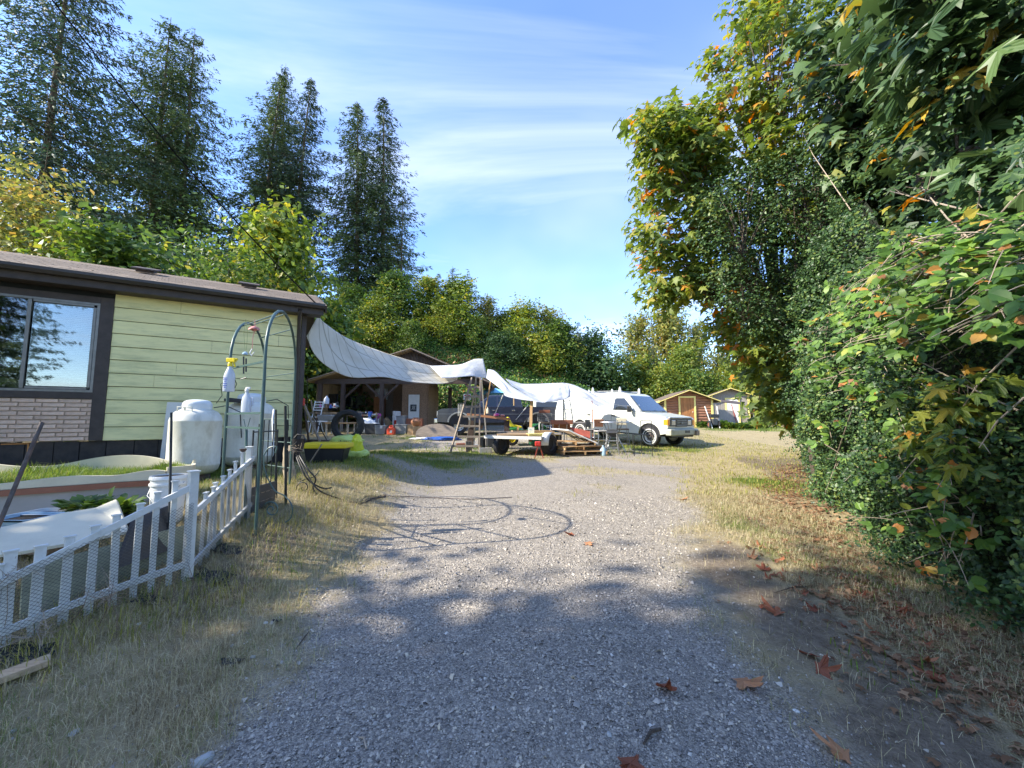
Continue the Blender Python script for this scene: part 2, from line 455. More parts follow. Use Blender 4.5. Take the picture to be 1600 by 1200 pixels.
M['old_wood_z'] = wood('old_wood_upright', (.25, .20, .155), .4, axis='z')
M['dark_wood'] = wood('dark_wood', (.07, .045, .032), .45)
M['dark_wood_z'] = wood('dark_wood_upright', (.075, .048, .036), .45, axis='z')
M['tan_wood_z'] = wood('tan_wood_upright', (.36, .25, .13), .35, axis='z')
M['red_wood'] = wood('red_brown_log_siding', (.30, .135, .075), .38)
M['door_wood'] = wood('orange_brown_door', (.36, .15, .05), .45, axis='z')
M['yellow_paint'] = mat('yellow_trim_paint', (.78, .66, .22), .55, var=.08, scale=6, bump=.1)
M['grey_ply'] = wood('grey_ply', (.27, .245, .215), .3, axis='z')
M['particle'] = mat('chipboard', (.27, .17, .10), .8, var=.4, scale=18, bump=.3)
M['cardboard'] = mat('cardboard', (.40, .27, .15), .8, var=.15, bump=.15)
M['tarp'] = mat('white_tarp', (.70, .69, .65), .5, var=.05, scale=1.5, bump=.35, bscale=7, dirt=(.55, .50, .38), dirt_amt=.4, dscale=1.2, bdist=.03)
M['tarp_stain'] = mat('stained_white_tarp', (.68, .67, .62), .5, var=.06, scale=1.5, bump=.35, bscale=7, dirt=(.50, .45, .31), dirt_amt=.75, dscale=1.8, bdist=.03)
M['blue_tarp'] = mat('blue_tarp', (.02, .09, .36), .4, var=.2, bump=.6, bscale=8, bdist=.03)
M['sky_tarp'] = mat('light_blue_canopy', (.22, .55, .72), .5, var=.08, bump=.1)
M['van_paint'] = mat('white_van_paint', (.70, .71, .64), .3, var=.04, scale=2, bump=0, coat=.4, dirt=(.5, .48, .4), dirt_amt=.3, dscale=2)
M['truck_paint'] = mat('dark_truck_paint', (.030, .036, .062), .3, var=.1, scale=2, bump=0, coat=.5, dirt=(.07, .07, .08), dirt_amt=.25)
M['chrome'] = mat('chrome', (.6, .6, .6), .2, metal=1, var=.05, bump=0)
M['glass_dark'] = mat('tinted_glass', (.012, .016, .018), .06, var=.1, bump=0, coat=1)
M['glass_blue'] = mat('windscreen_glass', (.07, .10, .12), .05, var=.1, bump=0, coat=1)
M['headlamp'] = mat('headlamp_glass', (.6, .6, .56), .12, var=.05, bump=0, coat=1)
M['amber'] = mat('amber_lens', (.85, .30, .02), .25, var=.05, bump=0, coat=1)
M['red'] = mat('red_plastic', (.50, .03, .02), .4, var=.1, bump=.03)
M['red_rust'] = mat('faded_red_paint', (.30, .06, .035), .6, var=.3, bump=.15)
M['gas_red'] = mat('red_fuel_can', (.75, .09, .04), .4, var=.08, bump=.03)
M['green_paint'] = mat('mower_green', (.02, .17, .03), .35, var=.1, bump=0, coat=.3)
M['bin_green'] = mat('bin_green', (.012, .075, .035), .45, var=.15, bump=.05)
M['clay'] = mat('clay_pot', (.38, .17, .085), .8, var=.15, bump=.15)
M['pink'] = mat('faded_pink', (.60, .25, .22), .6, var=.15, bump=.1)
M['magenta'] = mat('magenta_cloth', (.55, .08, .35), .6, var=.15, bump=.1)
M['bench_brown'] = mat('brown_laminate', (.27, .10, .055), .5, var=.15, bump=.05)
M['concrete'] = mat('concrete', (.36, .34, .31), .9, var=.2, scale=14, bump=.5)
M['stone'] = mat('pale_stone', (.42, .42, .40), .8, var=.2, scale=10, bump=.3)
M['white_paint'] = mat('white_paint', (.72, .71, .66), .5, var=.06, scale=6, bump=.1, dirt=(.45, .43, .36), dirt_amt=.3)
M['picture_dark'] = mat('dark_print', (.03, .04, .045), .5, var=.2, bump=0)
M['wire'] = mat('overhead_wire', (.008, .008, .008), 1.0, var=.1, bump=0, spec=0)
M['light_blue'] = mat('light_blue_plastic', (.35, .50, .62), .4, var=.1, bump=.05)
M['curtain_white'] = mat('white_cloth', (.68, .67, .64), .8, var=.06, bump=.2)

# window pane: clear with a mirror share
def pane_mat(name, tint, share):
    m = bpy.data.materials.new(name); m.use_nodes = True
    n, l = m.node_tree.nodes, m.node_tree.links; n.clear()
    o = n.new('ShaderNodeOutputMaterial'); t = n.new('ShaderNodeBsdfTransparent'); t.inputs[0].default_value = (*tint, 1)
    g = n.new('ShaderNodeBsdfGlossy'); g.inputs['Roughness'].default_value = .02; g.inputs[0].default_value = (.95, .97, 1, 1)
    f = n.new('ShaderNodeLayerWeight'); f.inputs[0].default_value = share
    x = n.new('ShaderNodeMixShader'); l.new(f.outputs['Fresnel'], x.inputs[0]); l.new(t.outputs[0], x.inputs[1]); l.new(g.outputs[0], x.inputs[2]); l.new(x.outputs[0], o.inputs[0])
    return m


M['pane'] = pane_mat('window_pane', (.75, .8, .78), .62)

# ------------------------------------------------------------------ ground zones (what the ground is made of)
GX = [[-3, 1.5, 2.5, 3.3, 5.2, 7.1, 8.5, 9.5, 11, 14, 17], [-1.2, -1.3, -1.35, -1.45, -1.7, -2.1, -2.4, -3.4, -4.6, -4.3, -3.5]]
GR = [[-3, 1.7, 2.65, 4.3, 7, 11, 14, 17], [1.6, 1.6, 1.65, 2.1, 3.1, 4.6, 4.6, 3.0]]


def wob(x, y, s=1.0, ph=0.0):
    return (np.sin(x * 2.1 * s + ph + 1.7 * np.sin(y * 1.3 * s)) + np.sin(y * 2.7 * s + 2 * ph + 1.3 * np.sin(x * 1.9 * s + 1)) + .6 * np.sin((x + y) * 5.3 * s + ph)) / 2.6


def gravel_w(x, y):
    w = wob(x, y, 1.6) * .2 + .16 * wob(x, y, 4.5, 2)
    a = sst((x - np.interp(y, *GX) + w) / 1.1 + .5) * sst((np.interp(y, *GR) - x + w) / 1.2 + .5)
    a = a * (1 - .8 * dirt_w(x, y) * (x > 0)) + .8 * np.exp(-(((x + 2.6) / 1.8) ** 2 + ((y - 16.4) / 1.6) ** 2)) * (y > 13.5)
    a = a * (1 - .95 * np.exp(-(((x + 3.2) / 2.9) ** 2 + ((y - 11.3) / 2.3) ** 2)))
    a = a * (1 - .5 * sst((wob(x, y, .9, 5) - .05) * 2.5) * sst((y - 6.5) / 2))
    return a * (1 - .85 * (y < 14) * sst((y - 10.8 - x * .25 + wob(x, y, .8) * 1.2) / 4))


def green_w(x, y):
    g = .9 * np.exp(-(((x + 3.0) / 1.0) ** 2 + ((y - 8.9) / 1.3) ** 2))
    g = np.maximum(g, 1.2 * np.exp(-(((x + 5.0) / 1.8) ** 2 + ((y - 6.4) / 1.6) ** 2)))
    g = np.maximum(g, .9 * np.exp(-(((x + 1.5) / 3.2) ** 2 + ((y - 14.4) / 2.0) ** 2)))
    g = np.maximum(g, 1.1 * np.exp(-(((x - 3.8) / 3.2) ** 2 + ((y - 14.6) / 1.5) ** 2)))
    g = np.maximum(g, 1.1 * np.exp(-(((x + 3.0) / 3.0) ** 2 + ((y - 11.2) / 2.3) ** 2)))
    g = np.maximum(g, .7 * np.exp(-(((x + 3.5) / 4.0) ** 2 + ((y - 19.5) / 2.0) ** 2)))
    g = np.maximum(g, 1.0 * np.exp(-(((x - 5.3) / .9) ** 2 + ((y - 8.2) / .8) ** 2)))
    g = np.maximum(g, .8 * np.exp(-(((x - 2.9) / .45) ** 2 + ((y - 5.0) / 1.3) ** 2)))
    g = np.maximum(g, .9 * np.exp(-(((x - 15) / 6) ** 2 + ((y - 24.5) / 2.6) ** 2)))
    g = np.maximum(g, .45 * sst((wob(x, y, .5, 2.0) - .15) * 2))
    return np.clip(g * (.75 + .5 * wob(x, y, 1.1, 4)), 0, 1)


def dirt_w(x, y):
    d = 1.0 * np.exp(-(((x - 1.75 - .1 * y) / .5) ** 2)) * (1 - sst((y - 4.2) / 1.5))
    d = np.maximum(d, .8 * np.exp(-(((x + 2.25 + (y - 3) * .15) / .35) ** 2)) * sst((y - 2.0)) * (1 - sst((y - 4.6) / 1.2)))
    d = np.maximum(d, 1.0 * sst((x - (3.0 + .28 * y)) / .5) * (1 - sst((y - 11) / 3)))
    return np.clip(d * (.8 + .4 * wob(x, y, 2.2, 1)), 0, 1)


def build_ground():
    xs = np.unique(np.concatenate([np.linspace(-160, -14, 40), np.linspace(-14, 16, 180), np.linspace(16, 160, 40)]))
    ys = np.unique(np.concatenate([np.linspace(-60, -2, 20), np.linspace(-2, 16, 140), np.linspace(16, 45, 90), np.linspace(45, 260, 40)]))
    X, Y = np.meshgrid(xs, ys)
    Z = gz(X, Y)
    V = np.stack([X.ravel(), Y.ravel(), Z.ravel()], 1)
    ny, nx = X.shape
    i = np.arange(ny - 1)[:, None] * nx + np.arange(nx - 1)[None, :]
    F = np.stack([i, i + 1, i + 1 + nx, i + nx], -1).reshape(-1, 4)
    me = np_mesh('ground', V, F, True)
    ca = me.color_attributes.new('zones', 'FLOAT_COLOR', 'POINT')
    c = np.ones((len(V), 4), np.float32)
    c[:, 0] = gravel_w(X, Y).ravel(); c[:, 1] = green_w(X, Y).ravel(); c[:, 2] = dirt_w(X, Y).ravel()
    ca.data.foreach_set('color', c.ravel())
    m, n, l, b = new_mat('ground')
    at = n.new('ShaderNodeVertexColor'); at.layer_name = 'zones'
    sp = n.new('ShaderNodeSeparateColor'); l.new(at.outputs[0], sp.inputs[0])
    t = n.new('ShaderNodeTexCoord')

    def noise(s, d=6, r_=.6, dist=0):
        q = n.new('ShaderNodeTexNoise'); q.inputs['Scale'].default_value = s; q.inputs['Detail'].default_value = d; q.inputs['Roughness'].default_value = r_
        q.inputs['Distortion'].default_value = dist
        l.new(t.outputs['Object'], q.inputs['Vector']); return q.outputs['Fac']

    def mix(f, a, b_):
        q = n.new('ShaderNodeMix'); q.data_type = 'RGBA'
        for s, v in (('Factor', f), ('A', a), ('B', b_)):
            if isinstance(v, (tuple, float)): q.inputs[s].default_value = v
            else: l.new(v, q.inputs[s])
        return q.outputs['Result']

    def mask(a, nz, amp, lo, hi):
        q = n.new('ShaderNodeMath'); q.operation = 'MULTIPLY_ADD'; l.new(nz, q.inputs[0]); q.inputs[1].default_value = amp
        l.new(a, q.inputs[2])
        s = n.new('ShaderNodeMapRange'); s.interpolation_type = 'SMOOTHSTEP'; l.new(q.outputs[0], s.inputs['Value'])
        s.inputs['From Min'].default_value = lo + amp * .5; s.inputs['From Max'].default_value = hi + amp * .5
        return s.outputs['Result']
    # gravel: three sizes of stones
    cols = []
    hts = []
    for sc in (80, 150, 34):
        v = n.new('ShaderNodeTexVoronoi'); v.inputs['Scale'].default_value = sc; l.new(t.outputs['Object'], v.inputs['Vector'])
        sc_ = n.new('ShaderNodeSeparateColor'); l.new(v.outputs['Color'], sc_.inputs[0])
        r_ = ramp(n, [(0, (0.148, 0.131, 0.113)), (.35, (0.334, 0.299, 0.253)), (.7, (0.495, 0.439, 0.368)), (.9, (0.682, 0.596, 0.480)), (1, (0.612, 0.551, 0.457))])
        l.new(sc_.outputs[0], r_.inputs[0])
        e = ramp(n, [(0, (1, 1, 1)), (.75, (.25, .25, .25))]); l.new(v.outputs['Distance'], e.inputs[0])
        q = n.new('ShaderNodeMix'); q.data_type = 'RGBA'; q.blend_type = 'MULTIPLY'; q.inputs['Factor'].default_value = .55; l.new(r_.outputs[0], q.inputs['A']); l.new(e.outputs[0], q.inputs['B'])
        cols.append(q.outputs['Result']); hts.append(v.outputs['Distance'])
    gsel = n.new('ShaderNodeMapRange'); l.new(noise(7, 3), gsel.inputs['Value']); gsel.inputs['From Min'].default_value = .45; gsel.inputs['From Max'].default_value = .6
    grav = mix(gsel.outputs[0], cols[0], cols[1])
    g2 = n.new('ShaderNodeMapRange'); l.new(noise(30, 2), g2.inputs['Value']); g2.inputs['From Min'].default_value = .64; g2.inputs['From Max'].default_value = .68
    grav = mix(g2.outputs[0], grav, cols[2])
    gt = n.new('ShaderNodeMapRange'); l.new(noise(.9, 5), gt.inputs['Value']); gt.inputs['From Min'].default_value = .35; gt.inputs['From Max'].default_value = .7; gt.inputs['To Max'].default_value = .35
    grav = mix(gt.outputs[0], grav, (0.427, 0.371, 0.299, 1))
    # dry thatch
    dr = ramp(n, [(.3, (.10, .075, .04)), (.48, (.30, .24, .13)), (.68, (.60, .50, .31))]); l.new(noise(55, 8, .8, 2.5), dr.inputs[0])
    dr2 = ramp(n, [(.3, (.26, .21, .105)), (.65, (.52, .43, .25))]); l.new(noise(3, 6), dr2.inputs[0])
    dry = mix(.3, dr.outputs[0], dr2.outputs[0])
    gr = ramp(n, [(.25, (.04, .06, .012)), (.5, (.115, .15, .03)), (.75, (.22, .25, .055))]); l.new(noise(30, 8, .75, 1.5), gr.inputs[0])
    di = ramp(n, [(.3, (.12, .092, .064)), (.6, (.24, .19, .135)), (.8, (.38, .32, .24))]); l.new(noise(22, 8, .7), di.inputs[0])
    c0 = mix(mask(sp.outputs[1], noise(5, 6, .7), .9, .25, .65), dry, gr.outputs[0])
    c1_ = mix(mask(sp.outputs[2], noise(6, 6, .7), .7, .25, .7), c0, di.outputs[0])
    c2_ = mix(mask(sp.outputs[0], noise(9, 10, .8), 1.5, .1, .9), c1_, grav)
    l.new(c2_, b.inputs['Base Color']); b.inputs['Roughness'].default_value = .95; b.inputs['Specular IOR Level'].default_value = .15
    bp = n.new('ShaderNodeBump'); bp.inputs['Strength'].default_value = .8; bp.inputs['Distance'].default_value = .012; bp.invert = True
    hm = mix(gsel.outputs[0], hts[0], hts[1]); l.new(hm, bp.inputs['Height'])
    bp2 = n.new('ShaderNodeBump'); bp2.inputs['Strength'].default_value = .5; bp2.inputs['Distance'].default_value = .03; l.new(noise(14, 8, .7), bp2.inputs['Height']); l.new(bp.outputs[0], bp2.inputs['Normal'])
    l.new(bp2.outputs[0], b.inputs['Normal'])
    me.materials.append(m)
    o = bpy.data.objects.new('ground', me); COL.objects.link(o)
    setp(o, 'ground of gravel drive, straw coloured grass and green lawn rising away from the camera', 'ground', kind='structure')


build_ground()


# ------------------------------------------------------------------ scattering
def rand_rot(n, tilt=1.0, rg=rng):
    """rotation matrices: random turn about z, then tilt by up to `tilt` radians about a random horizontal axis"""
    a = rg.uniform(0, 2 * np.pi, n); t = rg.uniform(0, tilt, n) if np.isscalar(tilt) else tilt
    b = rg.uniform(0, 2 * np.pi, n)
    ca, sa = np.cos(a), np.sin(a)
    Rz = np.zeros((n, 3, 3)); Rz[:, 0, 0] = ca; Rz[:, 0, 1] = -sa; Rz[:, 1, 0] = sa; Rz[:, 1, 1] = ca; Rz[:, 2, 2] = 1
    ux, uy = np.cos(b), np.sin(b); c, s = np.cos(t), np.sin(t)
    T = np.zeros((n, 3, 3))
    T[:, 0, 0] = c + ux * ux * (1 - c); T[:, 0, 1] = ux * uy * (1 - c); T[:, 0, 2] = uy * s
    T[:, 1, 0] = ux * uy * (1 - c); T[:, 1, 1] = c + uy * uy * (1 - c); T[:, 1, 2] = -ux * s
    T[:, 2, 0] = -uy * s; T[:, 2, 1] = ux * s; T[:, 2, 2] = c
    return T @ Rz


def face_rot(nrm, rg=rng, jitter=.5, tip=None):
    """leaf frames: local z along the (jittered) normal; local x (the leaf's tip) random or near `tip`"""
    n = len(nrm)
    z = nrm + rg.normal(0, jitter, (n, 3)); z /= np.linalg.norm(z, axis=1)[:, None] + 1e-9
    t = rg.normal(0, 1, (n, 3)) if tip is None else tip + rg.normal(0, .45, (n, 3))
    x = t - z * np.sum(t * z, 1)[:, None]; x /= np.linalg.norm(x, axis=1)[:, None] + 1e-9
    y = np.cross(z, x)
    return np.stack([x, y, z], -1)


def scatter(tv, tf, pos, Rm, s):
    tv = np.asarray(tv, float); tf = np.asarray(tf, int)
    s = np.asarray(s, float).reshape(-1, 1, 1) if np.ndim(s) <= 1 else np.asarray(s)[:, None, :]
    V = np.einsum('nij,nkj->nki', Rm, tv[None] * s) + pos[:, None, :]
    F = tf[None] + (np.arange(len(pos)) * len(tv))[:, None, None]
    return V.reshape(-1, 3), F.reshape(-1, tf.shape[1])


def merge(*vf):
    V = []; F = []; b = 0
    for v, f in vf:
        V.append(v); F.append(f + b); b += len(v)
    return np.concatenate(V), np.concatenate(F)


# leaf shapes, base at the origin, tip along +x, about 1 long
DIAMOND = ([(0, 0, 0), (.45, .28, .05), (1, 0, -.04), (.45, -.28, .05)], [(0, 1, 2), (0, 2, 3)])
OVAL = ([(0, 0, 0), (.3, .25, .05), (.68, .24, .04), (1, 0, -.1), (.68, -.24, .04), (.3, -.25, .05)], [(0, 1, 5), (1, 2, 5), (2, 4, 5), (2, 3, 4)])


def maple_shape(seed=0, droop=.25, lobes=5):
    r_ = random.Random(seed)
    ang = [-118, -58, 0, 58, 118]; ln = [.42, .78, 1.0, .78, .42]
    pts = [(-.02, 0)]
    out = []
    for i, (a, L) in enumerate(zip(ang, ln)):
        L *= r_.uniform(.9, 1.1); a += r_.uniform(-5, 5)
        for da, k in ((-13, .62), (-8, .82), (-4, .80), (0, 1.0), (5, .78), (9, .84), (14, .6)):
            out.append((a + da, L * k))
        if i < 4:
            mid = (ang[i] + ang[i + 1]) / 2
            out.append((mid, .30 if i in (1, 2) else .26))
    V = [(0.0, 0, 0)]
    for a, L in out:
        x = L * math.cos(R(a)); y = L * math.sin(R(a))
        V.append((x + .12, y, -droop * (x * x * .7 + y * y) + .05 * math.sin(a * .1)))
    V = [(.1, 0, 0)] + V[1:]
    n = len(V)
    F = [(0, i, i + 1) for i in range(1, n - 1)] + [(0, n - 1, 1)]
    return V, F


MAPLE = [maple_shape(s, d) for s, d in ((1, .15), (2, .35), (3, .5))]
MAPLE_LOW = ([(0, 0, 0), (.05, .38, -.05), (.42, .22, .02), (.55, .62, -.12), (.62, .18, .02), (1.05, 0, -.2), (.62, -.18, .02), (.55, -.62, -.12), (.42, -.22, .02), (.05, -.38, -.05)],
             [(0, 2, 1), (0, 4, 2), (2, 4, 3), (0, 6, 4), (4, 6, 5), (0, 8, 6), (6, 8, 7), (0, 9, 8)])
# a bramble leaf: oval with a toothed edge and a fold
TOOTHED = ([(0, 0, 0), (.12, .2, .03), (.2, .3, .05), (.34, .31, .05), (.42, .37, .06), (.58, .3, .04), (.66, .3, .04), (.8, .16, 0), (1, 0, -.08),
            (.8, -.16, 0), (.66, -.3, .04), (.58, -.3, .04), (.42, -.37, .06), (.34, -.31, .05), (.2, -.3, .05), (.12, -.2, .03), (.5, 0, -.03)],
           [(16, i, (i + 1) % 16) for i in range(16)])


def stuff(name, V, F, m, label, cat, loc=None, smooth=False, kind='stuff', group=None):
    c = np.array([0, 0, 0.0])
    if len(V):
        c = np.array([(V[:, 0].min() + V[:, 0].max()) / 2, (V[:, 1].min() + V[:, 1].max()) / 2, V[:, 2].min()])
    me = np_mesh(name, V - c, F, smooth); me.materials.append(m)
    o = bpy.data.objects.new(name, me); COL.objects.link(o); o.location = c
    return setp(o, label, cat, group, kind)


# ------------------------------------------------------------------ loose gravel, as stones
def stones():
    rg = np.random.default_rng(11)
    n = 120000
    y = .95 + (rg.random(n) ** 1.9) * 6.0
    x = rg.uniform(-1, 1, n) * (1.2 + y * .9)
    w = gravel_w(x, y)
    keep = rg.random(n) < np.clip(w + .04, 0, 1) * np.where(dirt_w(x, y) > .4, .35, 1)
    x, y = x[keep], y[keep]; n = len(x)
    s = np.exp(rg.normal(math.log(.0040), .45, n)) * (1 + .10 * y)
    s = np.clip(s, .0025, .021)
    pos = np.stack([x, y, gz(x, y) + s * .25], 1)
    octa = np.array([(1, 0, 0), (-.9, .1, 0), (.1, .85, 0), (0, -.9, .1), (.1, 0, .62), (0, .1, -.5)])
    f = [(0, 2, 4), (2, 1, 4), (1, 3, 4), (3, 0, 4)]
    tv, tf = scatter(octa, f, pos, rand_rot(n, 1.2, rg), s)
    tv = tv + rg.normal(0, 1, tv.shape) * np.repeat(s, 6)[:, None] * .16
    m, nn, l, b = new_mat('loose_stones')
    g = nn.new('ShaderNodeNewGeometry'); r_ = ramp(nn, [(0, (0.134, 0.123, 0.113)), (.4, (0.334, 0.302, 0.263)), (.75, (0.495, 0.439, 0.372)), (.92, (0.615, 0.527, 0.389)), (.97, (0.517, 0.478, 0.413)), (1, (0.672, 0.624, 0.545))])
    l.new(g.outputs['Random Per Island'], r_.inputs[0]); l.new(r_.outputs[0], b.inputs['Base Color']); b.inputs['Roughness'].default_value = .8
    stuff('loose_gravel', tv, tf, m, 'loose grey gravel stones scattered over the drive', 'gravel')


stones()


# ------------------------------------------------------------------ grass
def blades(name, x, y, length, m, label, tilt=1.0, seed=1, width=.05, zoff=0.0, z=None, curl=.35):
    rg = np.random.default_rng(seed)
    n = len(x)
    base = gz(x, y) if z is None else z
    pos = np.stack([x, y, base + zoff], 1)
    a = rg.uniform(0, 2 * np.pi, n); t = np.abs(rg.normal(0, 1, n)) * tilt
    t = np.clip(t, 0, 1.5)
    L = length * rg.uniform(.5, 1.3, n)
    d = np.stack([np.cos(a), np.sin(a), np.zeros(n)], 1)
    side = np.stack([-np.sin(a), np.cos(a), np.zeros(n)], 1)
    up = np.array([0, 0, 1.0])
    mid = pos + (d * np.sin(t * .6)[:, None] + up * np.cos(t * .6)[:, None]) * (L * .5)[:, None]
    tip = mid + (d * np.sin(np.clip(t * 1.3 + curl, 0, 1.65))[:, None] + up * np.cos(np.clip(t * 1.3 + curl, 0, 1.65))[:, None]) * (L * .5)[:, None]
    w = (L * width)[:, None]
    V = np.stack([pos - side * w, pos + side * w, mid + side * w * .8, mid - side * w * .8, tip], 1).reshape(-1, 3)
    tf = np.array([(0, 1, 2), (0, 2, 3), (3, 2, 4)])
    F = (tf[None] + (np.arange(n) * 5)[:, None, None]).reshape(-1, 3)
    return stuff(name, V, F, M[m], label, 'grass')


def pick(n, x0, x1, y0, y1, prob, seed, persp=1.0):
    rg = np.random.default_rng(seed)
    y = y0 + (y1 - y0) * rg.random(n) ** persp
    x = rg.uniform(x0, x1, n)
    k = rg.random(n) < prob(x, y)
    return x[k], y[k]


def hedge_edge(y):
    return np.interp(y, [-2, 2.4, 3.2, 4.7, 6.5, 8, 10, 13], [2.9, 3.15, 3.35, 3.9, 4.85, 5.85, 7.4, 9.9])


def in_house(x, y):     # front wall line of the mobile home
    return (y - 8.38) - (x + 4.42) * .595 > -.05


def free(x, y):
    return (x < hedge_edge(y) + .3) & ~(in_house(x, y) & (x < -4.2))


x, y = pick(430000, -4.5, 4.2, 1.0, 7.5, lambda x, y: np.clip(1 - gravel_w(x, y) * 1.1, 0, 1) ** 1.4 * np.where((dirt_w(x, y) > .3) & (x > 0), .07, 1) * (.45 + .55 * sst(wob(x, y, 2.5, 3) + .6)) * free(x, y), 21, 1.6)
blades('dry_grass', x, y, .075 + .003 * y, 'grass_dry', 'short dry straw grass lying along both sides of the gravel drive', 1.5, 3, .015)
x, y = pick(60000, -9, 12, 7, 21, lambda x, y: np.clip(1 - gravel_w(x, y) * 1.1, 0, 1) * free(x, y) * .8, 22, 1.2)
blades('field_grass', x, y, .08, 'grass_yellow', 'sun bleached short grass around the parked vehicles', .8, 4, .06)
x, y = pick(120000, -5.5, 6.0, 2.2, 12, lambda x, y: np.clip(green_w(x, y) * 1.1 - .15 - gravel_w(x, y) * .75, 0, 1) * free(x, y), 23, 1.1)
blades('green_grass', x, y, .085, 'grass_green', 'green grass tufts in the lawn and verges near the drive', .7, 5, .035)
x, y = pick(90000, -7, 22, 12, 30, lambda x, y: np.clip(green_w(x, y) * 1.3 - .2, 0, 1) * .9, 24, 1.0)
blades('lawn_grass', x, y, .11, 'grass_green', 'green grass growing under the tarps and in front of the sheds', .7, 6, .06)
# long tufts by the fence foot, the arch and the tote
rg_ = np.random.default_rng(31)
cl = [(-2.5, 2.9), (-2.35, 3.1), (-2.2, 3.35), (-2.6, 4.3), (-2.5, 4.6), (-2.2, 4.9), (-2.4, 5.3), (-3.0, 2.4), (-2.75, 2.6), (-2.9, 5.6), (-2.7, 6.6), (-3.2, 7.2), (-2.9, 7.6), (-2.6, 7.9), (-3.6, 7.4), (-2.2, 8.3), (-3.1, 6.0)]
xs_ = np.concatenate([rg_.normal(a, .2, 200) for a, b in cl]); ys_ = np.concatenate([rg_.normal(b, .2, 200) for a, b in cl])
blades('tall_grass', xs_, ys_, .13, 'grass_yellow', 'taller yellow green grass tufts along the picket fence and below the garden arch', .75, 8, .014)

# ------------------------------------------------------------------ trees
def fir_meshes(seed, H, Rm, bare=.2, n_wh=66, per=6, dens=1.4, gap=.1, card=.46):
    """trunk with limbs, and needle sprays hanging from every limb"""
    rg = np.random.default_rng(seed)
    tr = MB()
    lean = rg.normal(0, .012 * H, 2)
    tp = [(lean[0] * t * t, lean[1] * t * t, H * t) for t in np.linspace(0, 1, 9)]
    tr.tube(tp, [H * .0095 * (1 - t) ** .8 + .015 for t in np.linspace(0, 1, 9)], 8)
    P_, D_, S_ = [], [], []
    for i in range(n_wh):
        t = bare + (1 - bare) * (i + rg.random()) / n_wh
        if t > .99: continue
        L0 = Rm * min(1, 1.9 * (1 - (t - bare) / (1 - bare))) ** .8 * (0.6 + .4 * min(1, (t - bare) / .12 + .25)) + .12
        for k in range(per):
            if rg.random() < gap: continue
            a = rg.uniform(0, 2 * np.pi); L = L0 * rg.uniform(.45, 1.25)
            base = np.array([lean[0] * t * t, lean[1] * t * t, H * t])
            d = np.array([np.cos(a), np.sin(a), 0])
            dr = rg.uniform(.12, .42) * (1 - t * .9)          # droop
            lift = .45 * max(0, t - .6)
            m = max(3, int(L / .42 * dens))
            pts = [base + d * L * s + np.array([0, 0, L * (lift * s - dr * s * 1.6 + dr * s * s * 1.1)]) for s in (0, .5, 1)]
            if L > 1.2 and k < 3: tr.tube(pts, [.012 * H * .25 * (1 - t) + .015, .02, .008], 4, False)
            side = np.array([-d[1], d[0], 0])
            for j in range(m):
                s = (j + rg.random()) / m
                s = .03 + .97 * s
                p = base + d * L * s + np.array([0, 0, L * (lift * s - dr * s * 1.6 + dr * s * s * 1.1)])
                for q in range(7):
                    sg = rg.choice([-1, 1]); w = rg.uniform(.01, .26) * L * (1.15 - s) * .9
                    pp = p + side * sg * w + np.array([0, 0, -w * rg.uniform(.1, .9)]) + rg.normal(0, .07, 3)
                    dd = d * rg.uniform(.3, 1) + side * sg * rg.uniform(.3, 1.1) + np.array([0, 0, rg.uniform(-1.0, .05)])
                    P_.append(pp); D_.append(dd); S_.append(rg.uniform(.55, 1.25) * card * (1 - .4 * t))
    P_ = np.array(P_); D_ = np.array(D_); S_ = np.array(S_)
    nrm = np.tile(np.array([0, 0, 1.0]), (len(P_), 1)) + rg.normal(0, .8, (len(P_), 3))
    D_ /= np.linalg.norm(D_, axis=1)[:, None]
    z = nrm - D_ * np.sum(nrm * D_, 1)[:, None]; z /= np.linalg.norm(z, axis=1)[:, None]
    y = np.cross(z, D_)
    Rm_ = np.stack([D_, y, z], -1)
    shape = ([(0, 0, 0), (.4, .2, -.05), (.5, .05, 0), (1, .03, -.1), (.8, -.17, -.08), (.45, -.06, 0), (.25, -.18, -.05)], [(0, 2, 1), (0, 5, 2), (2, 5, 3), (5, 4, 3), (0, 6, 5)])
    V, F = scatter(shape[0], shape[1], P_, Rm_, S_)
    return tr.mesh('fir_trunk', 50), np_mesh('fir_crown', V, F)


def place_fir(ms, px, py_top, Y, label, H, m='fir', rz=0, group='tall fir trees behind the house', width=1.0, name='fir_tree'):
    x = (px - 800) / FPX * Y
    g = gzf(x, Y)
    top = P(px, py_top, Y).z
    s = (top - g) / H
    t = thing(name, label, 'tree', (x, Y, g - .05), rz, group)
    t.scale = (s * width, s * width, s)
    link('trunk', ms[0], M['bark'], t); link('crown', ms[1], M[m], t)
    return t


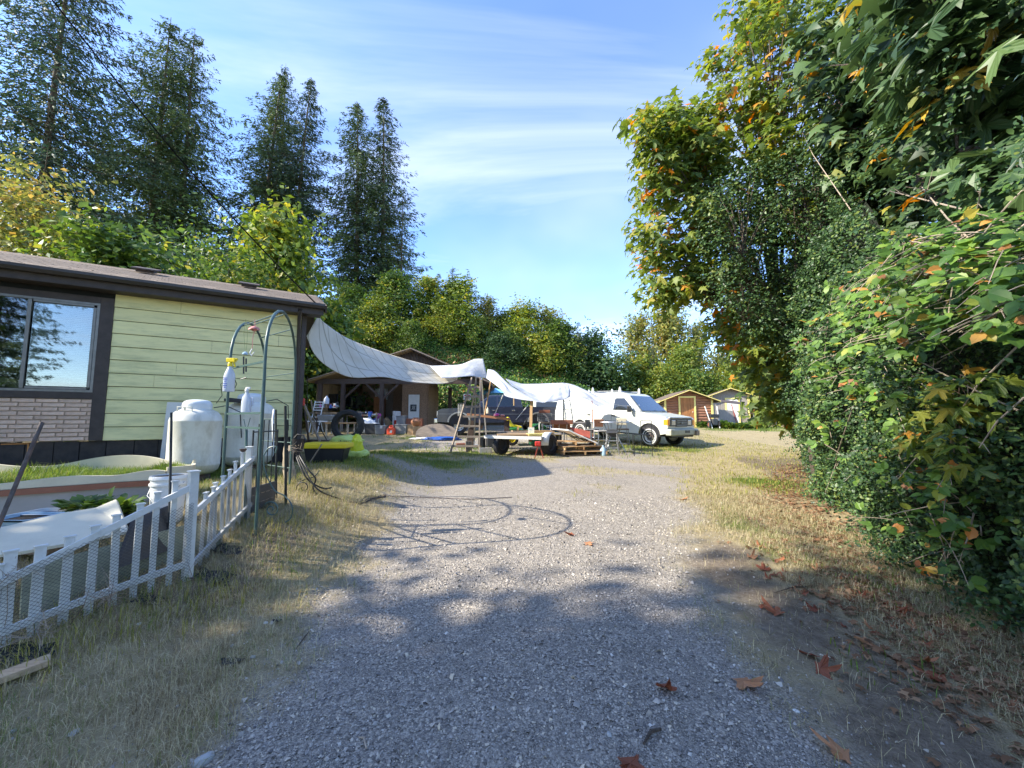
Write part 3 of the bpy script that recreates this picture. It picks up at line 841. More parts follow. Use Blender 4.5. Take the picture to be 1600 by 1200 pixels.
def bush_meshes(seed, H, Rm, n_clump=26, n_leaf=7000, leaf=.16, trunk=True, low=.12, fill=.35, spread=1.0, shape=DIAMOND, top=1.0):
    """crown of leaf clumps carried on limbs; returns (trunk mesh or None, crown mesh)"""
    rg = np.random.default_rng(seed)
    tr = MB()
    if trunk:
        tr.tube([(0, 0, -.1), (rg.normal(0, .03) * H, rg.normal(0, .03) * H, H * .3), (rg.normal(0, .04) * H, rg.normal(0, .04) * H, H * .75)], [H * .018 + .03, H * .013 + .02, .02], 7)
    C_ = []
    for i in range(n_clump):
        t = low + (1 - low) * (i + rg.random()) / n_clump
        rr = Rm * math.sin(min(1, (t + .12) * 1.02) ** .8 * math.pi) ** .55 if t < .9 * top else Rm * .35
        a = i * 2.4 + rg.normal(0, .5); q = rg.uniform(.25, .8) * rr
        c = np.array([q * math.cos(a), q * math.sin(a), t * H * .93])
        C_.append((c, (Rm * rg.uniform(.26, .5)) * spread))
        if trunk:
            b = np.array([0, 0, max(.1, c[2] - H * .18)])
            tr.tube([b, (b + c) / 2 + np.array([0, 0, -.02 * H]), c], [.012 * H * (1 - t) + .02, .02, .01], 5, False)
    pos = []; nr = []
    k = n_leaf // n_clump
    for c, r_ in C_:
        d = rg.normal(0, 1, (k, 3)); d /= np.linalg.norm(d, axis=1)[:, None]
        u = rg.random(k) ** fill
        lump = 1 + .25 * np.sin(d[:, 0] * 5 + c[0]) * np.sin(d[:, 2] * 6 + c[1])
        p = c + d * (u * lump)[:, None] * r_ * np.array([1, 1, .85])
        pos.append(p); nr.append(d * .7 + np.array([0, 0, .6]))
    # twigs poking out of the outline
    for c, r_ in C_:
        for _ in range(4):
            d = rg.normal(0, 1, 3); d[2] = abs(d[2]) * .8 + .1; d /= np.linalg.norm(d)
            kk = 9
            s = np.linspace(.7, 1.45, kk)
            pos.append(c + d * (s * r_)[:, None] + rg.normal(0, .04 * r_, (kk, 3))); nr.append(np.tile(d, (kk, 1)))
    pos = np.concatenate(pos); nr = np.concatenate(nr)
    pos[:, 2] = np.maximum(pos[:, 2], .02)
    V, F = scatter(shape[0], shape[1], pos, face_rot(nr, rg, .7), leaf * rg.uniform(.6, 1.3, len(pos)))
    return (tr.mesh('bush_trunk', 50) if trunk else None), np_mesh('crown', V, F)


def place_bush(ms, px, py_top, Y, H, label, m, name='leafy_tree', rz=0, width=1.0, group=None, cat='tree', bark='pale_bark', sink=0.1, g=None):
    x = (px - 800) / FPX * Y
    g = gzf(x, Y) if g is None else g
    top = P(px, py_top, Y).z
    s = max(.1, (top - g) / H)
    t = thing(name, label, cat, (x, Y, g - sink), rz, group)
    t.scale = (s * width, s * width, s)
    if ms[0]: link('trunk', ms[0], M[bark], t)
    link('crown', ms[1], M[m], t)
    return t


FIRS = [fir_meshes(1, 30, 5.6, .12), fir_meshes(2, 30, 4.9, .14, gap=.14), fir_meshes(3, 30, 3.5, .2, n_wh=64), fir_meshes(4, 14, 2.7, .05, n_wh=40, per=5, card=.34)]
gr = 'tall fir trees behind the house'
place_fir(FIRS[0], 28, -150, 34, 'tallest dark fir at the left frame edge, its top cut off', 30, 'fir_dark', .3, gr, .95)
place_fir(FIRS[1], 212, 24, 42, 'broad pointed fir behind the house, taller of a close pair', 30, 'fir', 1.9, gr, 1.15)
place_fir(FIRS[0], 262, 50, 44, 'slightly shorter fir standing close right of the broad fir', 30, 'fir', 4.0, gr, 1.0)
place_fir(FIRS[2], 394, 96, 48, 'slim fir, leftmost and tallest of the narrow three above the house roof', 30, 'fir', 2.2, gr, 1.15)
place_fir(FIRS[1], 421, 100, 52, 'fir in the middle of the narrow three above the house roof', 30, 'fir_dark', 5.1, gr, .72)
place_fir(FIRS[2], 446, 124, 49, 'thin dark fir with a ragged top, rightmost of the narrow three', 30, 'fir_dark', .7, gr, 1.05)
place_fir(FIRS[2], 551, 148, 50, 'tall fir with the sharp top above the hillside, left one of two', 30, 'fir', 3.3, gr, 1.25)
place_fir(FIRS[2], 592, 166, 52, 'tall fir with blunt top and bare pale lower trunk, right one of two', 30, 'fir_dark', 5.6, gr, 1.2)
place_fir(FIRS[3], 622, 306, 50, 'small fir at the right foot of the two tall firs', 14, 'fir', 1.2, gr, .9)
place_fir(FIRS[1], 120, 190, 50, 'fir seen in the gap behind the two leftmost firs', 30, 'fir_dark', 2.6, gr, .9)
place_fir(FIRS[3], 705, 415, 38, 'young fir tip on the hill, left of three small tips', 14, 'fir', 0, 'young fir tips on the hill', 1)
place_fir(FIRS[3], 682, 424, 39, 'young fir tip on the hill, tallest of three small tips', 14, 'fir_dark', 2, 'young fir tips on the hill', .9)
place_fir(FIRS[3], 732, 428, 39, 'young fir tip on the hill, right of three small tips', 14, 'fir', 4, 'young fir tips on the hill', .9)
place_fir(FIRS[3], 1022, 524, 40, 'small dark fir behind the log shed and the van', 14, 'fir_dark', 4, None, .85)
place_fir(FIRS[3], 905, 500, 37, 'dark conifer at the right end of the hillside trees', 14, 'fir_dark', 1, None, .9)

BU = [bush_meshes(11, 8, 2.6), bush_meshes(12, 8, 3.2, 34, 9000), bush_meshes(13, 8, 2.2, 22, 7000, .15), bush_meshes(14, 6, 3.2, 30, 8000, .15, low=.02),
      bush_meshes(15, 9, 2.6, 30, 4200, .17, fill=.6)]
FB = [bush_meshes(21, 8, 2.9, 30, 8000, .27), bush_meshes(22, 8, 3.4, 36, 9000, .26), bush_meshes(23, 8, 2.5, 26, 7000, .26), bush_meshes(24, 6, 3.4, 30, 8000, .25, low=.02), bush_meshes(25, 9, 2.8, 34, 5500, .25, fill=.55)]
gh = 'leafy trees on the hillside behind the carport'
place_bush(BU[1], 15, 262, 15.5, 8, 'yellow green tree behind the house at the left frame edge', 'leaf_pale', rz=.4, width=1.1)
place_bush(BU[0], 90, 350, 15, 8, 'lower yellowish tree top between the left edge and the roof vent', 'leaf_yellowgreen', rz=2.2, width=1.1)
place_bush(FB[2], 165, 352, 13.5, 8, 'bright green tree top rising behind the roof vent', 'leaf_green', rz=1.2, width=1.3)
place_bush(FB[0], 420, 326, 25, 8, 'bright yellow green tree over the house roof in front of the narrow firs', 'leaf_yellowgreen', rz=3, width=.95)
place_bush(BU[3], 350, 380, 21, 6, 'dark leafy tree low behind the middle of the roof', 'leaf_green', rz=4, width=1)
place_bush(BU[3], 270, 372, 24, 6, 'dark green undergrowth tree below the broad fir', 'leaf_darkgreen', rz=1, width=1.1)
place_bush(FB[1], 545, 445, 37, 8, 'dark green bush below the two tall firs', 'leaf_green', rz=.2, width=1.45, group=gh)
place_bush(FB[0], 612, 425, 37.5, 8, 'rounded mid green tree right of the tall firs', 'leaf_green', rz=2.8, width=1.5, group=gh)
place_bush(FB[3], 580, 470, 35, 6, 'small bright bush on the slope above the tarp', 'leaf_yellowgreen', rz=.9, width=1.1, group=gh)
place_bush(FB[2], 668, 430, 38, 8, 'upright yellow green tree beside the young fir tips', 'leaf_yellowgreen', rz=5.0, width=1.35, group=gh)
place_bush(FB[0], 715, 434, 38.5, 8, 'yellow green tree in the middle of the hillside', 'leaf_yellowgreen', rz=1.7, width=1.35, group=gh)
place_bush(FB[4], 762, 462, 39, 9, 'thin leafed yellowish tree right of the hillside middle', 'leaf_pale', rz=0.4, width=1.25, group=gh)
place_bush(FB[1], 815, 474, 39, 8, 'wide olive green tree on the falling hillside', 'leaf_yellowgreen', rz=2.0, width=1.4, group=gh)
place_bush(FB[4], 862, 478, 40, 9, 'thin olive tree crown before the dark right end of the hill', 'leaf_pale', rz=5.5, width=1.45, group=gh)
place_bush(FB[0], 875, 500, 38, 8, 'olive green bushy tree over the blue canopy side of the hill', 'leaf_green', rz=4.4, width=1.45, group=gh)
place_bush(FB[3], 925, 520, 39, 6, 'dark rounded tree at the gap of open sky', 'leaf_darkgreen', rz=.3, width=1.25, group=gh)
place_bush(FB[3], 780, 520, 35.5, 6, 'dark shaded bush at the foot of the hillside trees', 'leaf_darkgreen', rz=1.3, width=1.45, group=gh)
place_bush(FB[1], 640, 500, 34, 8, 'green bush on the slope over the carport gable', 'leaf_green', rz=3.7, width=1.25, group=gh)
place_bush(FB[3], 505, 475, 27, 6, 'green bush just right of the roof corner', 'leaf_green', rz=3.1, width=1, group=gh)
gf = 'trees beyond the sheds'
place_bush(FB[4], 1000, 488, 46, 9, 'pale tall tree at the right edge of the sky gap', 'leaf_pale', rz=.4, width=1, group=gf)
place_bush(FB[1], 1048, 480, 44, 8, 'large yellow green tree above the log shed', 'leaf_pale', rz=3.4, width=.9, group=gf)
place_bush(FB[4], 1090, 500, 45, 9, 'thin pale tree with sky showing through', 'leaf_pale', rz=2.4, width=.8, group=gf)
place_bush(FB[3], 975, 588, 38, 6, 'low green bush behind the van roof', 'leaf_green', rz=.7, width=1.2, group=gf)
place_bush(FB[3], 1040, 572, 37, 6, 'bright bush right behind the log shed roof', 'leaf_yellowgreen', rz=2.7, width=1.1, group=gf)
place_bush(FB[4], 1125, 545, 42, 9, 'sparse grey green tree behind the two sheds', 'leaf_pale', rz=1.7, width=.9, group=gf)
place_bush(FB[3], 1095, 580, 36, 6, 'green bush between the roofs of the two sheds', 'leaf_green', rz=4.7, width=1.1, group=gf)
place_bush(FB[0], 1180, 535, 34, 8, 'yellow green tree behind the grey shed', 'leaf_yellowgreen', rz=.7, width=1.1, group=gf)
place_bush(FB[3], 1195, 606, 30, 6, 'orange turning bush right of the grey shed', 'leaf_orange', rz=5.7, width=.8, group=gf, name='orange_bush', cat='bush')
place_bush(FB[1], 1240, 500, 33, 8, 'green tree partly hidden by the hedge end', 'leaf_green', rz=2.7, width=1.1, group=gf)
place_bush(FB[0], 1330, 480, 36, 8, 'tree behind the hedge, out to the right', 'leaf_green', rz=1, width=1.3, group=gf)

for k, (px, py, Y, b_, m, w, lb) in enumerate([(690, 470, 36.5, 1, 'leaf_yellowgreen', 1.3, 'rounded yellow green tree low in the middle of the slope'), (745, 492, 36.5, 0, 'leaf_green', 1.3, 'mid green tree low on the slope over the tarp peak'), (800, 510, 37, 1, 'leaf_green', 1.3, 'mid green tree low on the slope right of the tarp peak'),
        (845, 520, 37, 3, 'leaf_yellowgreen', 1.4, 'low olive bush on the slope above the pickup'), (895, 528, 37.5, 1, 'leaf_green', 1.2, 'green tree low on the slope above the tent like tarp'), (570, 492, 35.5, 3, 'leaf_green', 1.4, 'green bush low on the slope left of the gable'),
        (790, 486, 40, 0, 'leaf_yellowgreen', 1.4, 'yellow green tree top on the crest between two thin trees'), (945, 560, 39, 3, 'leaf_green', 1.2, 'low green bush at the right foot of the slope'), (1070, 540, 40, 1, 'leaf_yellowgreen', 1.1, 'yellow green tree close behind the log shed ridge'),
        (1150, 560, 38, 1, 'leaf_yellowgreen', 1.1, 'yellow green tree close behind the grey shed ridge'), (1000, 560, 41, 3, 'leaf_yellowgreen', 1.3, 'yellow green bush left of the small dark fir')]):
    place_bush(FB[b_], px, py, Y, 8 if b_ != 3 else 6, lb, m, rz=k * 1.3, width=w, group=gh if px < 950 else gf)

# the bank's bramble cover
rg_ = np.random.default_rng(5)
n_ = 80000
x = rg_.uniform(-17, 14, n_); y = 27.2 + 11 * rg_.random(n_) ** 1.1
keep = gz(x, y) - gz(x, np.full_like(y, 27.5)) > .05
keep |= (y > 28) & (x > 6)
x, y = x[keep], y[keep]; n_ = len(x)
lump = .55 * np.abs(np.sin(x * 1.1 + 1.3 * np.sin(y * .8)) * np.sin(y * 1.3 + x * .3)) + .5 * np.abs(np.sin(x * .45 + y * .6))
pos = np.stack([x, y, gz(x, y) + lump * rg_.uniform(.55, 1.1, n_) + .05], 1)
V, F = scatter(DIAMOND[0], DIAMOND[1], pos, face_rot(np.tile([-.1, -.6, .7], (n_, 1)), rg_, .55), rg_.uniform(.14, .3, n_))
stuff('bramble_cover', V, F, M['bramble_far'], 'green bramble thicket covering the bank behind the carport', 'brambles')
# leafy backdrop wood far behind, to the horizon
pos = []
for i in range(70):
    a = -1.25 + 2.5 * i / 69
    d = 75 + 8 * rg_.random()
    cx, cy = d * math.sin(a), d * math.cos(a)
    hgt = 6 + 3.2 * rg_.random() - (3.0 if .12 < a < .3 else 0)
    k = 420
    q = rg_.normal(0, 1, (k, 3)); q /= np.linalg.norm(q, axis=1)[:, None]
    pos.append(np.array([cx, cy, gzf(cx, cy) + hgt * .3]) + q * np.array([4.2, 3, hgt * .7]) * (rg_.random(k) ** .3)[:, None])
pos = np.concatenate(pos)
V, F = scatter(DIAMOND[0], DIAMOND[1], pos, face_rot(np.tile([0, -.5, .7], (len(pos), 1)), rg_, .8), rg_.uniform(.9, 1.8, len(pos)))
stuff('far_wood', V, F, M['leaf_green'], 'far off wood closing the view behind everything', 'woods')

# trees behind and left of the photographer whose shade lies over the near drive
SH = bush_meshes(61, 13, 4.2, 46, 19000, .30, fill=.5, low=.16)
for k, (x, y, s, r_) in enumerate([(-13.0, -2.3, 1.1, 0), (-9.0, -4.6, .78, 1.1), (-17.5, -4.6, 1.35, 2.2), (-13.5, -6.8, 1.2, 3.9)]):
    lb = ['tree casting shade over the fence', 'tree casting shade over the near gravel', 'large tree further back behind the photographer', 'tree behind the tree that shades the fence'][k]
    t = thing('shade_tree', 'broad leafy ' + lb, 'tree', (x, y, gzf(x, y) - .1), r_, 'trees behind the photographer')
    t.scale = (s, s, s * .95)
    link('trunk', SH[0], M['bark'], t); link('crown', SH[1], M['leaf_green'], t)
for k, (x, y, h, lb) in enumerate([(-3.5, -24, 20, 'fir behind the photographer mirrored in the house window'), (-9.5, -27, 24, 'second taller fir behind the photographer'), (3, -21, 15, 'third fir behind the photographer on the right')]):
    t = thing('fir_tree', lb, 'tree', (x, y, gzf(x, y)), k * 2.0, 'firs behind the photographer'); t.scale = (h / 30,) * 3
    link('trunk', FIRS[1][0], M['bark'], t); link('crown', FIRS[1][1], M['fir'], t)

# ------------------------------------------------------------------ right side: holly hedge
def hedge():
    rg = np.random.default_rng(41)
    root = thing('holly_hedge', 'dense dark holly hedge bounding the right side of the drive down to the ground', 'hedge', (5.0, 6.0, gzf(5, 6)))
    # added dark sheet behind the leaves, stops light and view passing through
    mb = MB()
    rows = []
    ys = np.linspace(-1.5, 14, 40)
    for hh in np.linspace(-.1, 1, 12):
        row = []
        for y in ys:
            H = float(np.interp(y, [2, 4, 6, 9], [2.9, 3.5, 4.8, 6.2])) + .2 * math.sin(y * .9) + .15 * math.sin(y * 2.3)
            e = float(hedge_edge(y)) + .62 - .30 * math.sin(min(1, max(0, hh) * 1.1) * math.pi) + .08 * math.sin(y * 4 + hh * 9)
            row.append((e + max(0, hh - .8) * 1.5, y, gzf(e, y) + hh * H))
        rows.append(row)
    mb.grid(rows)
    part(root, 'dark_core_sheet', mb, mat('hedge_inside', (.012, .018, .008), 1, var=.6, scale=20, bump=1, bscale=40, bdist=.05), world=True)
    # leaves
    n = 195000
    y = -1.0 + 15 * rg.random(n) ** .92
    h = rg.random(n)
    H = np.interp(y, [2, 4, 6, 9], [2.9, 3.5, 4.8, 6.2]) + .2 * np.sin(y * .9) + .15 * np.sin(y * 2.3)
    z = h * H
    bulge = .42 * np.sin(np.clip(h * 1.1, 0, 1) * np.pi) + .16 * np.sin(y * 3.1 + z * 2.2) + .13 * np.sin(y * 6.3 - z * 4.1 + 1) + .1 * np.sin(z * 7 + y * 2)
    depth = np.abs(rg.normal(0, .13, n))
    e = hedge_edge(y)
    x = e - bulge + .32 + depth + np.maximum(0, h - .8) * 1.5
    # leave the foot ragged
    x += np.where(z < .25, rg.normal(0, .12, n), 0)
    # few tufts spreading out over the ground at the foot
    pos = np.stack([x, y + rg.normal(0, .03, n), gz(x, y) + z + .02], 1)
    nr = np.stack([np.full(n, -.9), np.full(n, -.25), np.full(n, .55)], 1)
    near = y < 5.0
    s = np.where(near, .036, .052) * rg.uniform(.6, 1.4, n)
    V1, F1 = scatter(OVAL[0], OVAL[1], pos[near], face_rot(nr[near], rg, .75), s[near])
    V2, F2 = scatter(DIAMOND[0], DIAMOND[1], pos[~near], face_rot(nr[~near], rg, .75), s[~near])
    V, F = merge((V1, F1), (V2, F2))
    c = np.array(root.location)
    me = np_mesh('foliage', V - c, F); me.materials.append(M['holly'])
    o = link('foliage', me, M['holly'], root); o['kind'] = 'stuff'
    # stray sprays at the foot and out of the face: short twigs with leaves along them
    pos = []; nr = []
    for _ in range(900):
        y0 = rg.uniform(1.2, 12); z0 = rg.uniform(.05, 4.6)
        hh = z0 / 4.9
        e0 = float(hedge_edge(y0)) + .25 - .42 * math.sin(min(1, hh * 1.1) * math.pi)
        d = np.array([-1, rg.normal(0, .7), rg.normal(.25, .5)]); d /= np.linalg.norm(d)
        L = rg.uniform(.15, .5); k = int(L / .02)
        s = np.linspace(0, L, k)
        p = np.array([e0, y0, gzf(e0, y0) + z0]) + d * s[:, None] + np.stack([0 * s, 0 * s, -.35 * s * s], 1) + rg.normal(0, .012, (k, 3))
        pos.append(p); nr.append(np.tile(d * .3 + np.array([-.3, -.2, .8]), (k, 1)))
    pos = np.concatenate(pos); nr = np.concatenate(nr); ok = pos[:, 2] > gz(pos[:, 0], pos[:, 1]) + .01; pos, nr = pos[ok], nr[ok]
    V, F = scatter(OVAL[0], OVAL[1], pos, face_rot(nr, rg, .6), .042 * rg.uniform(.6, 1.3, len(pos)))
    me = np_mesh('twig_sprays', V - c, F); me.materials.append(M['holly'])
    o = link('twig_sprays', me, M['holly'], root); o['kind'] = 'stuff'


hedge()


def region_points(poly, Y0, Y1, n, rg):
    """random points seen inside a photo polygon, spread in depth"""
    poly = np.array(poly, float)
    x0, y0 = poly.min(0); x1, y1 = poly.max(0)
    out = []
    while len(out) < n:
        px = rg.uniform(x0, x1, n); py = rg.uniform(y0, y1, n)
        ins = np.zeros(n, bool); j = len(poly) - 1
        for i in range(len(poly)):
            xi, yi = poly[i]; xj, yj = poly[j]
            ins ^= ((yi > py) != (yj > py)) & (px < (xj - xi) * (py - yi) / (yj - yi + 1e-9) + xi)
            j = i
        for a, b in zip(px[ins], py[ins]):
            out.append(P(a, b, rg.uniform(Y0, Y1)))
    return np.array(out[:n], float)


def leaf_tree(name, label, cat, base, centres, m_single, m_mass, leaf, per, spread, shapes, low_shape, seed, n_single, bark, trunk_r, fork, droop=.6, min_px=9, single_filter=None):
    """a tree or shrub whose crown is built from sprays of leaves round the given spray centres"""
    rg = np.random.default_rng(seed)
    root = thing(name, label, cat, base)
    b = Vector(base)
    tr = MB()
    fork = Vector(fork)
    tr.tube([b + Vector((0, 0, -.1)), b.lerp(fork, .5) + Vector((.05, .05, 0)), fork], [trunk_r, trunk_r * .8, trunk_r * .6], 9)
    # main limbs: group the spray centres
    k = max(3, len(centres) // 14)
    idx = rg.choice(len(centres), k, replace=False)
    hubs = centres[idx]
    for h in hubs:
        hv = Vector(h) * .62 + fork * .38
        mid = fork.lerp(hv, .5) + Vector((0, 0, .25))
        tr.tube([fork, mid, hv], [trunk_r * .45, trunk_r * .3, trunk_r * .16], 6, False)
    for c in centres:
        d = np.linalg.norm(hubs - c, axis=1); h = hubs[int(d.argmin())]
        hv = Vector(h) * .62 + fork * .38
        cv = Vector(c)
        tr.tube([hv, hv.lerp(cv, .55) + Vector((0, 0, .15)), cv], [trunk_r * .13 + .004, trunk_r * .08 + .003, .003], 4, False)
    part(root, 'trunk', tr, bark, 50, world=True)
    pos = np.repeat(centres, per, 0)
    off = rg.normal(0, 1, pos.shape); off /= np.linalg.norm(off, axis=1)[:, None]
    off *= (rg.random(len(pos)) ** .5)[:, None] * spread
    off[:, 2] *= .75
    pos = pos + off
    nr = off / spread * .45 + np.array([-.35, -.25, .75])
    tip = off / spread + np.array([0, 0, -droop])
    Rm_ = face_rot(nr, rg, .38, tip)
    s = leaf * rg.uniform(.6, 1.25, len(pos))
    dist = pos[:, 1]
    pxl = s / np.maximum(dist, .2) * FPX
    inview = (pos[:, 1] > .8)
    px = 800 + FPX * pos[:, 0] / np.maximum(pos[:, 1], .1); py = 654 - FPX * (pos[:, 2] - EYE) / np.maximum(pos[:, 1], .1)
    inview &= (px < 1640) & (py > -40)
    score = np.where(inview & (pxl > min_px), pxl * rg.uniform(.9, 1.1, len(pos)) - dist * 6 * (leaf / .2), -1e9)
    order = np.argsort(-score)[:n_single]
    order = order[score[order] > -1e8]
    sel = np.zeros(len(pos), bool); sel[order] = True
    meshes = []
    for i, sh in enumerate(shapes):
        me = bpy.data.meshes.new('leaf'); me.from_pydata([tuple(q) for q in sh[0]], [], [tuple(q) for q in sh[1]]); me.update(); meshes.append(me)
    for q in np.nonzero(sel)[0]:
        me = meshes[int(rg.integers(len(meshes)))]
        o = link('leaf', me, m_single, root)
        mt = Matrix(Rm_[q].tolist()).to_4x4(); mt.translation = Vector(pos[q]) - b
        o.matrix_basis = mt @ Matrix.Diagonal((s[q], s[q], s[q], 1))
    r = ~sel
    V, F = scatter(low_shape[0], low_shape[1], pos[r], Rm_[r], s[r])
    me = np_mesh('foliage', V - np.array(base), F); me.materials.append(m_mass)
    o = link('foliage', me, m_mass, root); o['kind'] = 'stuff'
    return root


rg_ = np.random.default_rng(77)
# sunlit maple reaching out over the drive
out = [(1160, -60), (1150, 60), (1090, 95), (1130, 140), (1085, 175), (1015, 180), (1010, 235), (1050, 260), (1000, 290), (985, 330), (1010, 370), (985, 400), (1000, 450), (1060, 480), (1110, 510),
       (1150, 545), (1230, 590), (1300, 560), (1400, 400), (1480, 300), (1400, 60), (1400, -60)]
cen = region_points(out, 7.2, 10.0, 330, rg_)
edge = region_points([(1000, 180), (1100, 160), (1150, 250), (1100, 480), (1010, 460), (990, 330)], 7.0, 8.6, 60, rg_)
low = region_points([(1130, 500), (1235, 560), (1245, 700), (1215, 700), (1150, 560)], 7.8, 9.5, 26, rg_)
leaf_tree('maple_tree', 'sunlit yellow green broad leafed maple leaning over the drive from the hedge', 'tree', (6.6, 8.6, gzf(6.6, 8.6)), np.concatenate([cen, edge, low]), M['maple_single'], M['maple_leaf'],
          .19, 44, .46, MAPLE, MAPLE_LOW, 51, 300, M['bark'], .13, (5.9, 8.7, 3.0), .8)
# dark near maple overhead at the right
cen = region_points([(1340, -80), (1330, 40), (1400, 130), (1470, 230), (1500, 330), (1600, 380), (1760, 380), (1760, -80)], 3.3, 5.2, 95, rg_)
cen2 = region_points([(1240, 60), (1330, 30), (1440, 170), (1450, 330), (1330, 300)], 5.5, 7.5, 70, rg_)
cen3 = region_points([(1430, -60), (1470, 90), (1560, 260), (1620, 330), (1640, -60)], 2.5, 3.3, 30, rg_)
cen4 = region_points([(1360, -60), (1370, 120), (1430, 300), (1480, 420), (1660, 460), (1660, -60)], 4.4, 7.5, 170, rg_)
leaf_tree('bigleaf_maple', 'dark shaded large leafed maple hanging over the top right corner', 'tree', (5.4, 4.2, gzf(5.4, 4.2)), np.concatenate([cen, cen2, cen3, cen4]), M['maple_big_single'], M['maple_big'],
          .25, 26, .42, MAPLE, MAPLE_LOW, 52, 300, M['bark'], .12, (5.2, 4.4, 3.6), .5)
# small leafed dark shrub growing through the maple
cen = region_points([(1130, 270), (1230, 240), (1330, 130), (1410, 170), (1380, 330), (1400, 500), (1300, 560), (1190, 540), (1110, 480), (1080, 330)], 6.2, 7.6, 260, rg_)
leaf_tree('small_leafed_shrub', 'tall dark shrub with tiny glossy leaves standing up through the maple', 'shrub', (5.2, 6.9, gzf(5.2, 6.9)), cen, M['holly'], M['holly'],
          .058, 130, .34, [OVAL], DIAMOND, 53, 0, M['bark'], .06, (5.0, 6.9, 2.6), .2)


def bramble(label, base, centres, seed, n_single, per, leaf=.085, spread=.22, canes=40):
    rg = np.random.default_rng(seed)
    root = thing('bramble_bush', label, 'brambles', base)
    b = np.array(base)
    mb = MB()
    pos = []; nr = []; tp = []
    for i, c in enumerate(centres):
        # a cane through each centre, sprays of three leaflets along it
        d = np.array([-.5 + rg.normal(0, .5), rg.normal(0, .8), rg.normal(-.25, .35)]); d /= np.linalg.norm(d)
        L = rg.uniform(.35, .8)
        sag = rg.uniform(.1, .35)
        pts = [c + d * L * (t - .5) + np.array([0, 0, -sag * (t - .3) ** 2]) for t in np.linspace(0, 1, 6)]
        if i < canes: mb.tube(pts, [.005, .0045, .004, .0035, .003, .002], 4, False)
        k = per
        for j in range(k):
            t = (j + rg.random()) / k
            p = c + d * L * (t - .5) + np.array([0, 0, -sag * (t - .3) ** 2])
            out = rg.normal(0, 1, 3); out[2] -= .2; out -= d * np.dot(out, d) * .6; out /= np.linalg.norm(out)
            q = p + out * rg.uniform(.04, spread * .6)
            n_ = np.array([-.55, -.45, .7]) + rg.normal(0, .3, 3)
            side = np.cross(n_, out); side /= np.linalg.norm(side) + 1e-9
            for a, l_ in ((0, .015), (1, 0), (-1, 0)):
                pos.append(q + out * l_); nr.append(n_ + rg.normal(0, .12, 3)); tp.append(out + side * a * 1.15 if a else out)
    pos = np.array(pos); nr = np.array(nr); tp = np.array(tp)
    Rm_ = face_rot(nr, rg, .12, tp * 3)
    s = leaf * rg.uniform(.65, 1.25, len(pos))
    part(root, 'canes', mb, M['dry_twig'], 60, world=True, kind='stuff')
    me1 = bpy.data.meshes.new('leaf'); me1.from_pydata([tuple(q) for q in TOOTHED[0]], [], [tuple(q) for q in TOOTHED[1]]); me1.update()
    py = 654 - FPX * (pos[:, 2] - EYE) / pos[:, 1]; px = 800 + FPX * pos[:, 0] / pos[:, 1]
    sc = np.where((px < 1600) & (py > 0), s / pos[:, 1] - .02 * (pos[:, 0] - hedge_edge(pos[:, 1])), -1)
    sel = np.zeros(len(pos), bool); sel[np.argsort(-sc)[:n_single]] = True
    for q in np.nonzero(sel)[0]:
        o = link('leaf', me1, M['bramble_single'], root)
        mt = Matrix(Rm_[q].tolist()).to_4x4(); mt.translation = Vector(pos[q] - b)
        o.matrix_basis = mt @ Matrix.Diagonal((s[q], s[q], s[q], 1))
    V, F = scatter(OVAL[0], OVAL[1], pos[~sel], Rm_[~sel], s[~sel])
    me = np_mesh('foliage', V - b, F); me.materials.append(M['bramble'])
    o = link('foliage', me, M['bramble'], root); o['kind'] = 'stuff'
    return root


def face_pts(poly, off0, off1, n, rg):
    """points just outside the hedge face seen inside a photo polygon"""
    out = []
    cand = region_points(poly, 1, 1.0001, n * 2, rg)
    for c in cand:
        d = Vector(c) - Vector((0, 0, EYE))
        t = 1.0
        while t < 14:
            p = Vector((0, 0, EYE)) + d * t
            hh = (p.z - gzf(p.x, p.y)) / 5
            if p.x > float(hedge_edge(p.y)) + .32 - .42 * math.sin(min(1, max(0, hh) * 1.1) * math.pi): break
            t += .04
        p = Vector((0, 0, EYE)) + d * (t - rg.uniform(off0, off1) / d.length)
        out.append(tuple(p))
        if len(out) >= n: break
    return np.array(out)


cen = face_pts([(1200, 520), (1340, 420), (1470, 330), (1600, 370), (1640, 440), (1600, 500), (1480, 520), (1380, 570), (1280, 600), (1210, 600)], .05, .45, 125, rg_)
bramble('bright bramble with orange tinged leaves arching across the middle of the hedge', (4.3, 4.6, gzf(4.3, 4.6)), cen, 61, 300, 6, canes=120)
cen = face_pts([(1250, 590), (1420, 560), (1480, 640), (1440, 760), (1360, 760), (1240, 640)], .03, .25, 30, rg_)
bramble('green bramble hanging down the dark face of the hedge', (4.2, 5.6, gzf(4.2, 5.6)), cen, 62, 140, 5, canes=50)
cen = face_pts([(1380, 740), (1500, 700), (1570, 780), (1500, 870), (1400, 860)], .03, .2, 12, rg_)
bramble('yellowing bramble low on the hedge near the ground', (3.7, 3.6, gzf(3.7, 3.6)), cen, 63, 80, 5, canes=26)
# clusters of mid green maple sapling leaves low on the hedge
cen = face_pts([(1400, 600), (1530, 570), (1560, 640), (1520, 740), (1420, 720)], .05, .35, 16, rg_)
leaf_tree('maple_sapling', 'young maple sapling with green lobed leaves growing out of the hedge face', 'sapling', (3.75, 3.6, gzf(3.75, 3.6)), cen, M['maple_single'], M['maple_leaf'], .13, 6, .2, MAPLE, MAPLE_LOW, 54, 90, M['twig'], .012, (3.75, 3.5, 1.1), .5)

